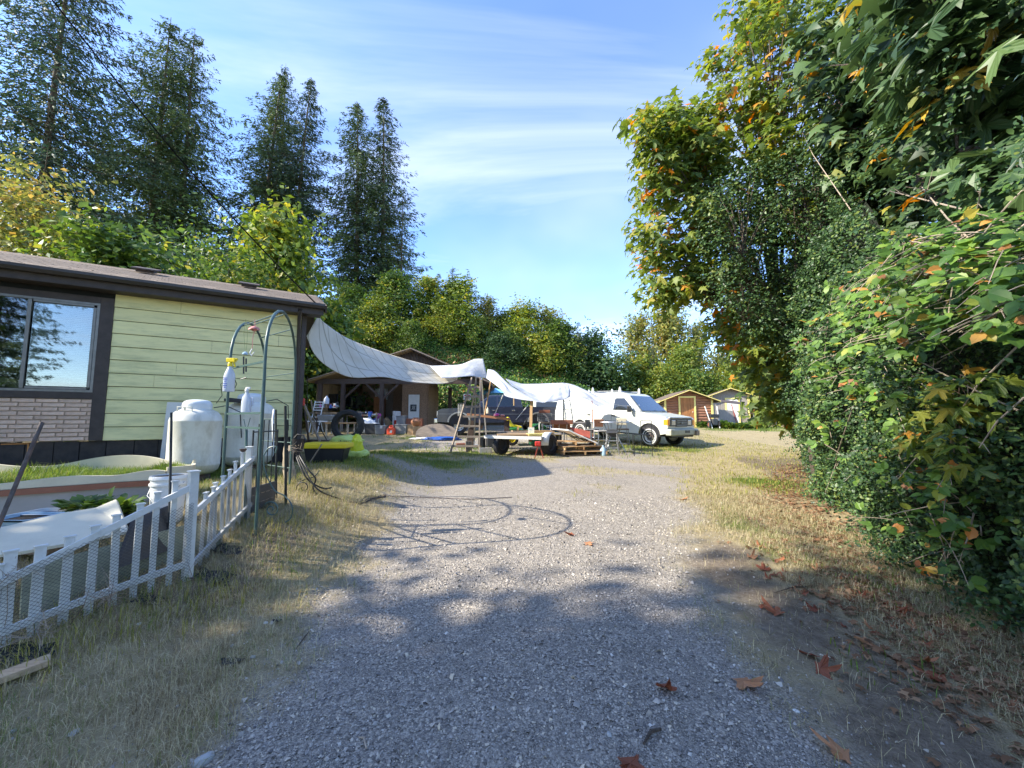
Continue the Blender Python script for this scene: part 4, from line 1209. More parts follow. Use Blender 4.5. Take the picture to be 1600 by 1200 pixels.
# bare dry stems sticking out of the hedge
rg2 = np.random.default_rng(88)
spots = [(1190, 300, 1205, 470), (1240, 390, 1265, 480), (1535, 290, 1500, 375), (1440, 290, 1530, 390), (1470, 560, 1560, 480), (1330, 640, 1480, 560), (1430, 560, 1590, 640), (1500, 520, 1600, 450), (1305, 760, 1330, 640), (1480, 900, 1450, 790),
         (1500, 880, 1520, 800), (1250, 200, 1330, 330), (1390, 300, 1550, 340), (1180, 360, 1160, 480), (1500, 640, 1590, 540), (1420, 420, 1330, 520), (1530, 700, 1600, 620)]
for i, (a, b_, c, d) in enumerate(spots):
    p0 = face_pts([(a - 2, b_ - 2), (a + 2, b_ - 2), (a + 2, b_ + 2), (a - 2, b_ + 2)], .15, .3, 1, rg2)[0]
    p1 = face_pts([(c - 2, d - 2), (c + 2, d - 2), (c + 2, d + 2), (c - 2, d + 2)], .0, .1, 1, rg2)[0]
    p0, p1 = Vector(p0), Vector(p1)
    mb = MB(); L = (p1 - p0).length
    mid = (p0 + p1) / 2 + Vector(rg2.normal(0, .05 * L, 3))
    mb.tube([p0, mid, p1], [.003, .005, .006], 5)
    for _ in range(3):
        s = p0.lerp(mid, rg2.uniform(.1, .9)); mb.tube([s, s + Vector(rg2.normal(0, .09 * L, 3))], [.003, .0015], 4)
    solo('bare_stem', mb, M['dry_twig'], 'pale bare dry stem sticking out of the hedge', 'stem', 50, group='bare dry stems in the hedge')

# leaf litter under the hedge
n = 5200
y = 1.6 + 9 * rg_.random(n) ** 1.3
x = hedge_edge(y) + rg_.normal(-.22, .33, n) - .25 * np.abs(np.sin(y * 3.1))
pos = np.stack([x, y, gz(x, y) + .012 + .02 * rg_.random(n)], 1)
V, F = scatter(MAPLE_LOW[0], MAPLE_LOW[1], pos, rand_rot(n, .6, rg_), .05 * rg_.uniform(.4, 1.3, n))
stuff('leaf_litter', V, F, M['litter'], 'brown dead leaf litter along the foot of the hedge', 'leaf litter')

# fallen maple leaves one by one
curled = []
for sd, k in ((1, 1.5), (2, 2.1), (3, -1.2)):
    v, f = maple_shape(sd, 0)
    r_ = random.Random(sd)
    ca, cb = r_.uniform(0, 3), r_.uniform(0, 3)
    vv = []
    for (a, b_, c) in v:
        rr = math.hypot(a, b_)
        t = math.atan2(b_, a)
        z = k * .30 * rr * rr * (.6 + .5 * math.sin(2 * t + ca)) + .08 * math.sin(5 * t + cb) * rr
        vv.append((a * (1 - .2 * abs(k) * rr), b_ * (1 - .3 * abs(k) * rr), abs(z)))
    me = bpy.data.meshes.new('fallen_leaf'); me.from_pydata(vv, [], f); me.update()
    me.materials.append(M['dead_leaf'])
    curled.append(me)
fl = [(1037, 1076, .13, 1, 'curled red brown leaf on the gravel, the left one of the row near the bottom'), (1157, 1068, .15, 0, 'star shaped red brown leaf on the gravel beside the curled one'),
      (1273, 1028, .10, 2, 'upper of two touching brown leaves on the dirt strip'), (1276, 1048, .13, 0, 'lower of two touching brown leaves on the dirt strip'), (1362, 1008, .15, 2, 'pale brown leaf lying at the grass edge, pointing right'),
      (1218, 963, .15, 0, 'orange brown flat leaf in the middle of the dirt strip'), (1277, 958, .09, 1, 'small dark brown leaf right of the orange brown flat one'), (983, 1194, .13, 1, 'brown leaf cut by the bottom frame edge'),
      (1325, 1190, .13, 2, 'tan leaf standing up at the bottom frame edge'), (1173, 874, .12, 1, 'red brown leaf where drive and grass meet, left of three'), (1212, 877, .11, 0, 'brown leaf where drive and grass meet, right of three'),
      (1195, 893, .12, 2, 'orange leaf just below the other two at the drive edge'), (895, 836, .12, 0, 'reddish leaf in the middle of the drive by the sunlit patch'), (918, 849, .11, 2, 'second reddish leaf just nearer in the middle of the drive'),
      (1062, 781, .14, 1, 'far brown leaf on the sunlit gravel'), (1392, 958, .13, 1, 'brown leaf lying in the straw grass by the hedge foot'), (1432, 958, .15, 2, 'larger orange leaf beside the hedge foot'), (1478, 1066, .13, 0, 'brown leaf in the grass of the right corner'),
      (1575, 1108, .13, 2, 'pale leaf in the grass at the right frame edge'), (1440, 1033, .12, 0, 'tan leaf lying in the straw right of the dirt strip'), (1190, 857, .1, 1, 'small leaf at the far end of the drive edge')]
for px, py, s, k, lb in fl:
    g = G(px, py)
    o = link('fallen_leaf', curled[k], None, None, (g.x, g.y, g.z + .012), (rg_.normal(0, .15), rg_.normal(0, .15), rg_.uniform(0, 6.28)), (s * 1.3, s * 1.3, s * 1.1))
    setp(o, lb, 'leaf', 'fallen maple leaves on the ground')
for i in range(46):
    px = rg_.uniform(1180, 1500); py = 850 + (px - 1180) * .42 + rg_.normal(30, 28)
    g = G(px, min(1190, py)); s = rg_.uniform(.05, .1)
    o = link('fallen_leaf', curled[i % 3], None, None, (g.x, g.y, g.z + .01), (rg_.normal(0, .2), rg_.normal(0, .2), rg_.uniform(0, 6.28)), (s, s, s))
    setp(o, 'small brown fallen leaf in the grass strip below the hedge', 'leaf', 'small fallen leaves below the hedge')

# twigs and single stones on the drive
for i, (a, b_, c, d, lb) in enumerate([(1210, 930, 1262, 919, 'dark curved twig lying on the dirt strip'), (1395, 992, 1480, 1018, 'long brown twig in the straw by the hedge'), (1006, 1168, 1033, 1147, 'short broken brown stick near the bottom of the drive'),
                                      (1253, 882, 1285, 872, 'dark twig at the grass edge beside the leaves'), (560, 1160, 572, 1176, 'thin pale twig on the left gravel'), (463, 1018, 484, 988, 'thin straw twig left of the drive')]):
    p, q = G(a, b_), G(c, d)
    mb = MB(); r_ = .009 if i in (2,) else .005
    mb.tube([p + Vector((0, 0, .01)), (p + q) / 2 + Vector((0, .02, .016)), q + Vector((0, 0, .01))], [r_ * .6, r_, r_ * .7], 6)
    solo('twig', mb, M['bark'] if i != 4 else M['dry_twig'], lb, 'twig', 50)


def rock(px, py, s, lb, m='stone', seed=0, flat=.55):
    r_ = random.Random(seed); bm = bmesh.new(); bmesh.ops.create_icosphere(bm, subdivisions=2, radius=1)
    for v in bm.verts:
        v.co *= 1 + .18 * math.sin(v.co.x * 3 + seed) * math.cos(v.co.y * 2.5 + seed * 2) + r_.uniform(-.04, .04)
        v.co.z *= flat
    me = bpy.data.meshes.new('rock'); bm.to_mesh(me); bm.free(); me.polygons.foreach_set('use_smooth', [True] * len(me.polygons))
    g = G(px, py)
    o = link('rock', me, M[m], None, (g.x, g.y, g.z + s * .15), (0, 0, seed), (s, s * .7, s)); setp(o, lb, 'stone')


rock(318, 1190, .042, 'pale oval stone at the bottom edge left of the drive', seed=1)
rock(115, 1150, .028, 'small bluish flat stone in the grass near the lower left', seed=2, flat=.25)
rock(415, 975, .018, 'small white stone on the grass edge of the drive', 'white_paint', 3)
rock(217, 977, .016, 'tiny white stone below the fence', 'white_paint', 4)
rock(362, 1012, .016, 'small tan stone left of the black scrap', seed=5)
rock(395, 1030, .018, 'second small tan stone right of the first', seed=6)
rock(278, 1107, .013, 'tiny white pebble on the lower left gravel edge', 'white_paint', 7)
rock(952, 1150, .016, 'bluish oval pebble at the bottom of the drive', seed=8)
rock(1245, 1115, .02, 'flat white stone on the dirt strip near the bottom right', 'white_paint', 9, .3)
rock(1150, 990, .012, 'cream pebble on the right side of the drive', 'cream', 10)
rock(20, 1145, .016, 'small pale stone at the lower left corner', seed=11)

# ------------------------------------------------------------------ mobile home
HD = Vector((.8595, .5111, 0)); HA = math.atan2(HD.y, HD.x)
HC = Vector((-4.42, 8.38, 0)); HG = gzf(-5.0, 7.2) - .02
house = thing('mobile_home', 'pale green sided mobile home with brown trim and low shingle roof on the left', 'house', (HC.x, HC.y, HG), HA)
S0 = 1.14 - HG                     # height of the lowest siding edge
E0 = 3.70 - HG                     # underside of the fascia
LW = 9.0; WX = -2.98               # wall length; left end of the siding beside the window trim
core = MB()
core.box((-LW / 2 - .01, 2.1, (E0 + .1) / 2 + .1), (LW - .06, 4.1, E0 - .12))
core.box((-LW / 2, 2.1, .25), (LW - .3, 3.9, .55))
# the room behind the window is a dark recess: build the wall core as ring pieces round it
core = MB()
WZ0, WZ1 = 1.95 - HG, 3.50 - HG
WXL, WXR = -5.6, -3.02
core.box(((WXR + -.02) / 2, .06, (S0 + E0) / 2), (-.02 - WXR, .1, E0 - S0))
core.box(((WXL + WXR) / 2, .06, (S0 + WZ0) / 2), (WXR - WXL, .1, WZ0 - S0))
core.box(((WXL + WXR) / 2, .06, (WZ1 + E0) / 2), (WXR - WXL, .1, E0 - WZ1))
core.box(((-LW + WXL) / 2, .06, (S0 + E0) / 2), (WXL + LW, .1, E0 - S0))
core.box((-LW / 2, 4.15, (S0 + E0) / 2), (LW - .04, .1, E0 - S0)); core.box((-.07, 2.1, (S0 + E0) / 2), (.1, 4.0, E0 - S0)); core.box((-LW + .05, 2.1, (S0 + E0) / 2), (.1, 4.0, E0 - S0))
core.box((-LW / 2, 2.1, S0 + .02), (LW - .2, 4.0, .05)); core.box((-LW / 2, 2.1, E0 - .05), (LW - .2, 4.0, .05))
part(house, 'wall', core, M['dark_in'])
# siding boards, lapped
n_b = 11; ex = (E0 - S0) / n_b


def board(x0, x1, z, name='siding_board'):
    mb = MB(); h = ex - .010  # gap to the near-black wall core draws the shadow line under each lap
    mb.prism([(0, 0), (-.026, 0), (-.028, .006), (-.012, h), (0, h)], 0, x1 - x0)
    # prism runs along y; turn it so it runs along x, face towards -y
    v = [(p[1] + x0, p[0], p[2] + z) for p in mb.v]; mb.v = v
    return part(house, name, mb, M['siding'])


for i in range(n_b):
    z = S0 + i * ex
    xj = WX + (.9, 2.1, 1.4, 2.5, .6)[i % 5] if i % 3 else None
    if xj: board(WX, xj - .002, z); board(xj + .002, -.05, z)
    else: board(WX, -.05, z)
    if z > WZ1 - .02 and z + ex <= E0 + .02: board(-LW, WX - .17, z + .0)
board(-LW, WX - .17, WZ1 + .06) if False else None
for i in range(n_b):
    mb = MB(); z = S0 + i * ex
    mb.box((.006, 2.1, z + ex / 2), (.018, 4.1, ex - .008)); part(house, 'end_board', mb, M['siding'])
# trims
mb = MB(); mb.box((WX - .085, -.028, (S0 + WZ1 + .1) / 2), (.17, .05, WZ1 + .1 - S0)); part(house, 'window_post_trim', mb, M['brown_trim'], bevel=.004)
mb = MB(); mb.box((WX - .172 - 1.5, -.026, WZ1 + .045), (3.0, .045, .11)); part(house, 'window_head_trim', mb, M['brown_trim'], bevel=.004)
mb = MB(); mb.box((WX - .172 - 1.5, -.026, WZ0 - .055), (3.0, .045, .11)); part(house, 'window_sill_trim', mb, M['brown_trim'], bevel=.004)
mb = MB(); mb.box((-.03, -.035, (S0 + E0) / 2 - .28), (.09, .06, E0 - S0 + .55)); part(house, 'corner_post_trim', mb, M['brown_trim'], bevel=.004)
# downpipe
mb = MB(); mb.tube([(-.13, -.36, E0 + .05), (-.13, -.2, E0 - .12), (-.12, -.09, E0 - .3), (-.12, -.09, .08)], .038, 10); part(house, 'downpipe', mb, M['gutter'], 50)
# window
win = MB()
fx0, fx1, fz0, fz1 = WX - .17 - 1.75, WX - .172, WZ0, WZ1 - .01
for b_ in (((fx0 + fx1) / 2, -.02, fz0 + .02, fx1 - fx0, .05, .04), ((fx0 + fx1) / 2, -.02, fz1 - .02, fx1 - fx0, .05, .04), (fx1 - .02, -.02, (fz0 + fz1) / 2, .04, .05, fz1 - fz0 - .08), (fx0 + .02, -.02, (fz0 + fz1) / 2, .04, .05, fz1 - fz0 - .08)):
    win.box(b_[:3], b_[3:])
wframe = part(house, 'window', win, M['tin_frame'], bevel=.003)
sx = fx1 - .80
mb = MB()
for b_ in ((sx - .02, -.035, (fz0 + fz1) / 2, .045, .035, fz1 - fz0 - .09), (fx1 - .06, -.035, (fz0 + fz1) / 2, .035, .03, fz1 - fz0 - .16), ((sx + fx1) / 2 - .03, -.035, fz1 - .06, fx1 - sx - .09, .03, .035), ((sx + fx1) / 2 - .03, -.035, fz0 + .06, fx1 - sx - .09, .03, .035)):
    mb.box(b_[:3], b_[3:])
part(wframe, 'sash', mb, M['tin_frame'], bevel=.003)
mb = MB(); mb.box(((sx + fx1) / 2 - .03, -.03, (fz0 + fz1) / 2), (fx1 - sx - .11, .004, fz1 - fz0 - .18)); part(wframe, 'pane', mb, M['pane'])
mb = MB(); mb.box(((fx0 + sx) / 2, -.01, (fz0 + fz1) / 2), (sx - fx0 - .04, .004, fz1 - fz0 - .08)); part(wframe, 'pane', mb, M['pane'])
sl = MB(); sl.box((0, 0, 0), (fx1 - sx - .1, .031, .002), (R(-48), 0, 0)); sm = sl.mesh('blind_slat'); nsl = 46
for i in range(nsl):
    link('blind_slat', sm, M['blind'], wframe, ((sx + fx1) / 2 - .03, .04, fz0 + .07 + i * (fz1 - fz0 - .12) / nsl))
mb = MB(); mb.box(((fx0 + sx) / 2, .05, fz1 - .12), (sx - fx0 - .05, .03, .17)); mb.box(((fx0 + sx) / 2, .045, fz1 - .215), (sx - fx0 - .05, .04, .02)); part(wframe, 'raised_blind', mb, M['blind'])
mb = MB(); mb.box(((fx0 + sx) / 2, .5, fz0 + .1), (sx - fx0 - .05, .6, .22)); part(house, 'sofa_back', mb, mat('dim_cloth', (.12, .12, .12), .9, bump=.4), bevel=.05)
# brick veneer
mb = MB(); bx0, bx1, bz0, bz1 = WX - .172 - 1.85, WX - .172, S0, WZ0 - .112
mb.box(((bx0 + bx1) / 2, -.004, (bz0 + bz1) / 2), (bx1 - bx0, .012, bz1 - bz0)); part(house, 'mortar', mb, M['mortar'])
rows_ = 10; rh = (bz1 - bz0) / rows_; bl = .262
bms = []
for q in range(4):
    mb = MB(); mb.box((0, 0, 0), (bl - .018, .022, rh - .016))
    rgb = random.Random(q); mb.v = [(v[0] + rgb.uniform(-.004, .004), v[1], v[2] + rgb.uniform(-.003, .003)) for v in mb.v]
    me = mb.mesh('brick'); bms.append(me)
for r_ in range(rows_):
    x = bx1 - (.13 if r_ % 2 else .05); k = 0
    edge_ = bx1
    while x > bx0 + .1:
        x0 = max(bx0, x - bl); w = (min(x, bx1) - x0)
        o = link('brick', random.choice(bms), M['brick'], house, ((min(x, bx1) + x0) / 2, -.017 - random.uniform(0, .004), bz0 + (r_ + .5) * rh), (0, random.uniform(-.006, .006), 0), (w / bl, 1, random.uniform(.95, 1.03)), bevel=.004)
        x -= bl
    w = bx1 - (bx1 - (.13 if r_ % 2 else .05)) - .012
    if w > .02: link('brick', bms[r_ % 4], M['brick'], house, (bx1 - w / 2 - .003, -.017, bz0 + (r_ + .5) * rh), (0, 0, 0), (w / (bl - .018), 1, 1))
# skirting panels
x = -.02; k = 0
while x > -LW + .3:
    w = random.choice((.30, .32, .36, .30)); mb = MB(); mb.box((x - w / 2, .02 + .004 * (k % 2), S0 / 2 - .08), (w - .012, .02, S0 + .14)); part(house, 'skirting_panel', mb, M['skirt']); x -= w; k += 1
mb = MB(); mb.box((-LW / 2, .055, S0 / 2 - .06), (LW - .1, .03, S0 + .1)); part(house, 'skirting_backing', mb, M['dark_in'])
mb = MB(); mb.box((-3.98, -.0, S0 - .03), (.30, .012, .016)); mb.box((-3.84, -.0, S0 - .18), (.016, .012, .3)); part(house, 'orange_foam_seam', mb, mat('orange_foam', (.5, .22, .06), .8))
# roof
OV = .36; RZ = E0 + .20; RW = 2.2; RR = .88


def rz(y): return RZ + (y + OV) * RR / (RW + OV)


mb = MB()
mb.prism([(-OV, RZ - .02), (RW, RZ + RR - .02), (2 * RW + OV, RZ - .02), (2 * RW + OV, RZ - .10), (RW, RZ + RR - .14), (-OV, RZ - .10)], -LW - .3, .34)
mb.v = [(p[1], p[0], p[2]) for p in mb.v]; roof = part(house, 'roof', mb, M['brown_trim'])
mb = MB(); mb.box((-LW / 2, -OV + .03, E0 + .075), (LW + .62, .03, .19)); part(roof, 'fascia', mb, M['brown_trim'], bevel=.003)
mb = MB(); mb.box((-LW / 2, -.17, E0 + .0), (LW + .55, .36, .012)); part(roof, 'soffit', mb, M['brown_trim'])
mb = MB()
pr = [(-OV - .10, RZ + .0), (-OV - .115, RZ - .004), (-OV - .115, RZ - .05), (-OV - .085, RZ - .10), (-OV + .012, RZ - .10), (-OV + .012, RZ - .09), (-OV - .08, RZ - .09), (-OV - .10, RZ - .045)]
mb.prism(pr, -LW - .3, .33); mb.v = [(p[1], p[0], p[2]) for p in mb.v]; part(roof, 'gutter', mb, M['gutter'])
for s in (-1, 1):      # rake boards
    mb = MB(); a = Vector((.355, RW, rz(RW) - .09)); b_ = Vector((.355, RW + s * (RW + OV), RZ - .09)); mb.bar(a, b_, .03, .15); part(roof, 'rake_board', mb, M['brown_trim'])
# shingle tabs, near courses one by one
tab = MB(); tab.box((0, 0, 0), (.155, .17, .008)); tms = tab.mesh('shingle')
slope = math.atan2(RR, RW + OV); cnt = 0
for r_ in range(7):
    yy = -OV - .03 + r_ * .145
    for k in range(43):
        xx = .30 - k * .16 - (r_ % 2) * .08 - random.uniform(0, .012)
        if cnt < 300:
            link('shingle', tms, M['shingle'], roof, (xx, yy + .08, rz(yy + .08) - .008 + random.uniform(0, .004)), (slope + .035 + random.uniform(-.01, .02), random.uniform(-.01, .01), random.uniform(-.02, .02)), (random.uniform(.93, 1.0), 1, 1))
            cnt += 1
tabs = MB()
for r_ in range(0, 19):
    yy = -OV - .03 + r_ * .145
    if yy > RW - .05: break
    for k in range(58):
        if r_ < 6 or (r_ == 6 and k < 42):
            if k < 43: continue
        xx = .30 - k * .16 - (r_ % 2) * .08 - random.uniform(0, .012)
        tabs.box((xx, yy + .08, rz(yy + .08) - .008 + random.uniform(0, .005)), (.152, .17, .008), (slope + .04, random.uniform(-.02, .02), random.uniform(-.02, .02)))
part(roof, 'upper_shingles', tabs, M['shingle'], kind='stuff')
mb = MB(); mb.prism([(RW - .2, rz(RW - .2) + .0), (RW, RZ + RR + .025), (RW + .2, rz(RW - .2) + .0)], -LW - .3, .34); mb.v = [(p[1], p[0], p[2]) for p in mb.v]; part(roof, 'ridge_cap', mb, M['shingle'])
for vx in (-3.02, -1.15):
    mb = MB(); mb.box((vx, RW - .35, rz(RW - .35) + .05), (.3, .3, .05), (slope, 0, 0)); mb.box((vx, RW - .35, rz(RW - .35) + .10), (.42, .42, .04), (slope, 0, 0)); part(roof, 'roof_vent', mb, M['rusty'], bevel=.01)

# ------------------------------------------------------------------ propane tanks


def tank(px, Y, H, r, label, rz_=0):
    x = (px - 800) / FPX * Y; g = gzf(x, Y)
    t = thing('propane_tank', label, 'gas tank', (x, Y, g), rz_, 'upright propane tanks by the house wall')
    s = H
    mb = MB()
    pr = [(r * .2, .07 * s), (r * .75, .08 * s), (r * .93, .12 * s), (r * .985, .17 * s), (r, .185 * s), (r * 1.006, .19 * s), (r, .195 * s), (r, .72 * s), (r * 1.006, .725 * s), (r * 1.006, .735 * s), (r * .99, .745 * s), (r * .93, .80 * s), (r * .80, .845 * s), (r * .6, .875 * s), (r * .3, .885 * s), (0, .89 * s)]
    mb.lathe(pr, 48); part(t, 'vessel', mb, M['tank'], 40)
    mb = MB(); mb.lathe([(r * .56, .855 * s), (r * .57, .93 * s), (r * .55, .955 * s), (r * .5, .975 * s), (r * .38, .992 * s), (r * .2, 1.0 * s), (0, 1.003 * s)], 32); part(t, 'lid', mb, M['tank_lid'], 40)
    mb = MB(); mb.lathe([(r * .62, 0), (r * .66, 0), (r * .66, .09 * s), (r * .62, .09 * s)], 32); part(t, 'foot_ring', mb, M['rusty'], 40)
    for a in (-.25, .25):
        mb = MB(); c = Vector((math.sin(a) * r * .72, -math.cos(a) * r * .72, .862 * s))
        mb.tube([c + Vector((-.05, 0, -.02)), c + Vector((-.05, -.01, .05)), c + Vector((.05, -.01, .05)), c + Vector((.05, 0, -.02))], .009, 6); part(t, 'lifting_lug', mb, M['tank'], 50)
    mb = MB(); mb.tube([(r * .55, .1, .9 * s), (r * .8, .25, .93 * s), (r * 1.0, .5, .85 * s), (r * .9, .62, .5 * s)], .008, 6); part(t, 'gas_hose', mb, M['hose'], 50)
    return t


tank(309, 6.25, 1.24, .335, 'white upright propane tank with grimy rim, the nearer left one')
tank(393, 7.25, 1.38, .39, 'cleaner white upright propane tank, seen through the garden arch')
p = P(372, 627, 6.9)
mb = MB(); mb.box((0, 0, 0), (.34, .24, .05), (0, .12, .2)); mb.box((0, 0, .03), (.26, .18, .03), (0, .12, .2)); solo('black_lid', mb, M['black_plastic'], 'black plastic tray lid lying across the gap between the propane tanks', 'lid', bevel=.01, loc=tuple(p))
mb = MB(); a = on_ground(262, 6.9)
mb.prism([(-.16, 0), (.16, 0), (.12, 1.25), (-.12, 1.25)], -.02, .02); o = solo('white_board', mb, M['white_paint'], 'white board standing against the house behind the nearer tank', 'board', loc=(a.x + .05, a.y + .1, a.z), rot=(-.06, 0, HA))

# ------------------------------------------------------------------ raised bed and the clutter of the front yard
def ribbon(name, base_pts, top_h, thick, m, parent=None, wave=0.0):
    mb = MB(); rows = []
    n = len(base_pts)
    lo, hi, lo2, hi2 = [], [], [], []
    for i, p in enumerate(base_pts):
        p = Vector(p); q = Vector(base_pts[min(i + 1, n - 1)]) - Vector(base_pts[max(i - 1, 0)]); q.z = 0; q.normalize()
        nn = Vector((-q.y, q.x, 0)) * thick / 2
        h = top_h[i] if isinstance(top_h, (list, tuple)) else top_h
        lo.append(p + nn); hi.append(p + nn + Vector((0, 0, h))); lo2.append(p - nn); hi2.append(p - nn + Vector((0, 0, h)))
    mb.grid([lo, hi, hi2, lo2, lo])
    mb.add([lo[0], hi[0], hi2[0], lo2[0]], [(0, 1, 2, 3)]); mb.add([lo[-1], hi[-1], hi2[-1], lo2[-1]], [(3, 2, 1, 0)])
    return mb


def smooth_path(pts, n=8):
    pts = [Vector(p) for p in pts]; out = []
    for i in range(len(pts) - 1):
        p0 = pts[max(i - 1, 0)]; p1 = pts[i]; p2 = pts[i + 1]; p3 = pts[min(i + 2, len(pts) - 1)]
        for k in range(n):
            t = k / n
            out.append(.5 * ((2 * p1) + (-p0 + p2) * t + (2 * p0 - 5 * p1 + 4 * p2 - p3) * t * t + (-p0 + 3 * p1 - 3 * p2 + p3) * t ** 3))
    out.append(pts[-1]); return out


bed = thing('raised_bed', 'curved cream walled raised garden bed filled with grass in front of the house', 'planter', (-4.9, 4.8, gzf(-4.9, 4.8)))
BG = gzf(-4.9, 4.8)
BT = BG + .36
near = [P(-260, 800, 3.35), P(-60, 778, 3.9), P(110, 765, 4.35), P(200, 745, 4.62), P(260, 742, 4.75)]
far = [P(-260, 735, 5.0), P(-60, 728, 5.05), P(60, 722, 5.15), P(150, 711, 5.35), P(240, 714, 5.45), P(293, 727, 5.35), P(303, 738, 5.15)]
for p in near + far: p.z = BG
loop_n = smooth_path(near); loop_f = smooth_path(far)
hn = [.35 + .05 * i / len(loop_n) + .015 * math.sin(i * .5) for i in range(len(loop_n))]
hf = [.46 + .06 * math.sin(i * .26 + .6) for i in range(len(loop_f))]
part(bed, 'near_wall', ribbon('w', loop_n, hn, .02, None), M['grey_board'], 40, world=True)  # grey instead of cream: shade of the outer wall put into the colour
cap_n = ribbon('w', [p + Vector((.0, -.012, .30)) for p in loop_n], [h - .295 for h in hn], .035, None); part(bed, 'near_rim', cap_n, M['cream'], 40, world=True)
strip = ribbon('w', [p + Vector((.02, -.03, .235)) for p in loop_n], .06, .02, None); part(bed, 'brown_batten', strip, M['bench_brown'], 40, world=True)
part(bed, 'far_wall', ribbon('w', loop_f, hf, .03, None), M['cream'], 40, world=True)
mb = MB(); e0 = loop_n[-1]; e1 = loop_f[-1]; part(bed, 'end_wall', ribbon('w', smooth_path([e0, (e0 + e1) / 2 + Vector((.12, 0, 0)), e1]), .44, .03, None), M['cream'], 40, world=True)
mb = MB(); rows = []
for t in np.linspace(0.02, .98, 9):
    rows.append([loop_n[int(i * (len(loop_n) - 1) / 23)].lerp(loop_f[int(i * (len(loop_f) - 1) / 23)], t) + Vector((0, 0, .30 + .03 * math.sin(i + t * 7))) for i in range(24)])
mb.grid(rows); part(bed, 'bed_soil', mb, mat('grassy_soil', (.16, .18, .05), .95, var=.4, scale=14, bump=.6), 60, world=True)
rg_ = np.random.default_rng(17); n = 16000
u = rg_.random(n); v = .04 + .92 * rg_.random(n)
an = np.array([tuple(p) for p in loop_n]); af = np.array([tuple(p) for p in loop_f])
iu = (u * (len(an) - 1)); ju = u * (len(af) - 1)
pn = np.stack([np.interp(iu, np.arange(len(an)), an[:, k]) for k in (0, 1)], 1); pf = np.stack([np.interp(ju, np.arange(len(af)), af[:, k]) for k in (0, 1)], 1)
pp = pn + (pf - pn) * v[:, None]
blades('bed_grass', pp[:, 0], pp[:, 1], .09 + .09 * np.clip(wob(pp[:, 0], pp[:, 1], 2), 0, 1), 'grass_green', 'bright green grass growing inside the raised bed', .6, 18, .02, z=np.full(n, BG + .31))

# white bucket
b_ = P(262, 780, 4.15); bz_ = gzf(b_.x, b_.y); top_b = P(262, 742, 4.15).z
def bucket(loc, r, h, label, m='white_plastic'):
    t = thing('bucket', label, 'bucket', loc)
    mb = MB(); mb.lathe([(r * .0, .01), (r * .84, .0), (r * .86, .02), (r * .96, h * .80), (r * 1.04, h * .80), (r * 1.04, h * .84), (r * .97, h * .84), (r * .98, h * .92), (r * 1.05, h * .925), (r * 1.05, h * .96), (r * 1.0, h), (r * .96, h), (r * .84, .03), (0, .03)], 36); part(t, 'pail', mb, M[m], 40)
    mb = MB(); mb.lathe([(0, h * .97), (r * .95, h * .97)], 24); part(t, 'contents', mb, M['soil'])
    mb = MB(); mb.tube([(-r * 1.05, 0, h * .86), (-r * .7, -r * .8, h * .6), (0, -r * 1.12, h * .5), (r * .7, -r * .8, h * .6), (r * 1.05, 0, h * .86)], .003, 5); part(t, 'handle', mb, M['steel'], 50)
    return t


bucket((b_.x, b_.y, bz_), .15, top_b - bz_, 'white plastic bucket full of soil standing against the raised bed')
# broad leafed green plant in front of the bed
def leafy_plant(name, loc, n, L, label, m, seed, spread=.2, wid=.5, h=.2):
    rg = np.random.default_rng(seed); pos = []; nr = []; tp = []
    for _ in range(n):
        a = rg.uniform(0, 6.28); q = spread * rg.random() ** .6; zz = h * rg.random()
        pos.append((q * math.cos(a), q * math.sin(a), zz)); d = np.array([math.cos(a) * .8, math.sin(a) * .8, rg.uniform(.2, 1.1)]); tp.append(d); nr.append(np.array([math.cos(a) * -.5, math.sin(a) * -.5, 1]))
    V, F = scatter(OVAL[0], OVAL[1], np.array(pos), face_rot(np.array(nr), rg, .3, np.array(tp) * 2), L * rg.uniform(.6, 1.2, n))
    me = np_mesh(name, V, F); me.materials.append(M[m])
    o = link(name, me, M[m], None, loc); setp(o, label, 'plant'); return o


pot = P(160, 805, 3.95)
def tub(name, loc, sx_, sy_, h, label, m, cat='box', soil_m='soil', rz_=0, wall=.01, flare=1.12):
    t = thing(name, label, cat, loc, rz_)
    a, b = sx_ / 2, sy_ / 2
    mb = MB(); rings = []
    for (k, z) in ((1, 0), (flare, h), (flare + .06, h), (flare + .06, h - .012), (flare + .06, h + .004), (flare - .03, h + .004), (flare - .05, h * .5), (.93, .02)):
        ring = []
        for (cx, cy) in ((1, 1), (-1, 1), (-1, -1), (1, -1)):
            for q in range(4):
                ang = R((0 if (cx, cy) == (1, 1) else 90 if (cx, cy) == (-1, 1) else 180 if (cx, cy) == (-1, -1) else 270) + q * 30)
                rr = min(a, b) * .3
                ring.append(((a - rr) * cx * k + rr * math.cos(ang) * k, (b - rr) * cy * k + rr * math.sin(ang) * k, z))
        ring.append(ring[0]); rings.append(ring)
    mb.grid(rings); mb.add(rings[0][:-1], [tuple(range(16))]); mb.add(rings[-1][:-1], [tuple(range(16))]); part(t, 'tub', mb, M[m], 40)
    if soil_m:
        mb = MB(); mb.add([(x * .95, y * .95, h * .72) for x, y, z in rings[1][:-1]], [tuple(range(16))]); part(t, 'contents', mb, M[soil_m])
    return t


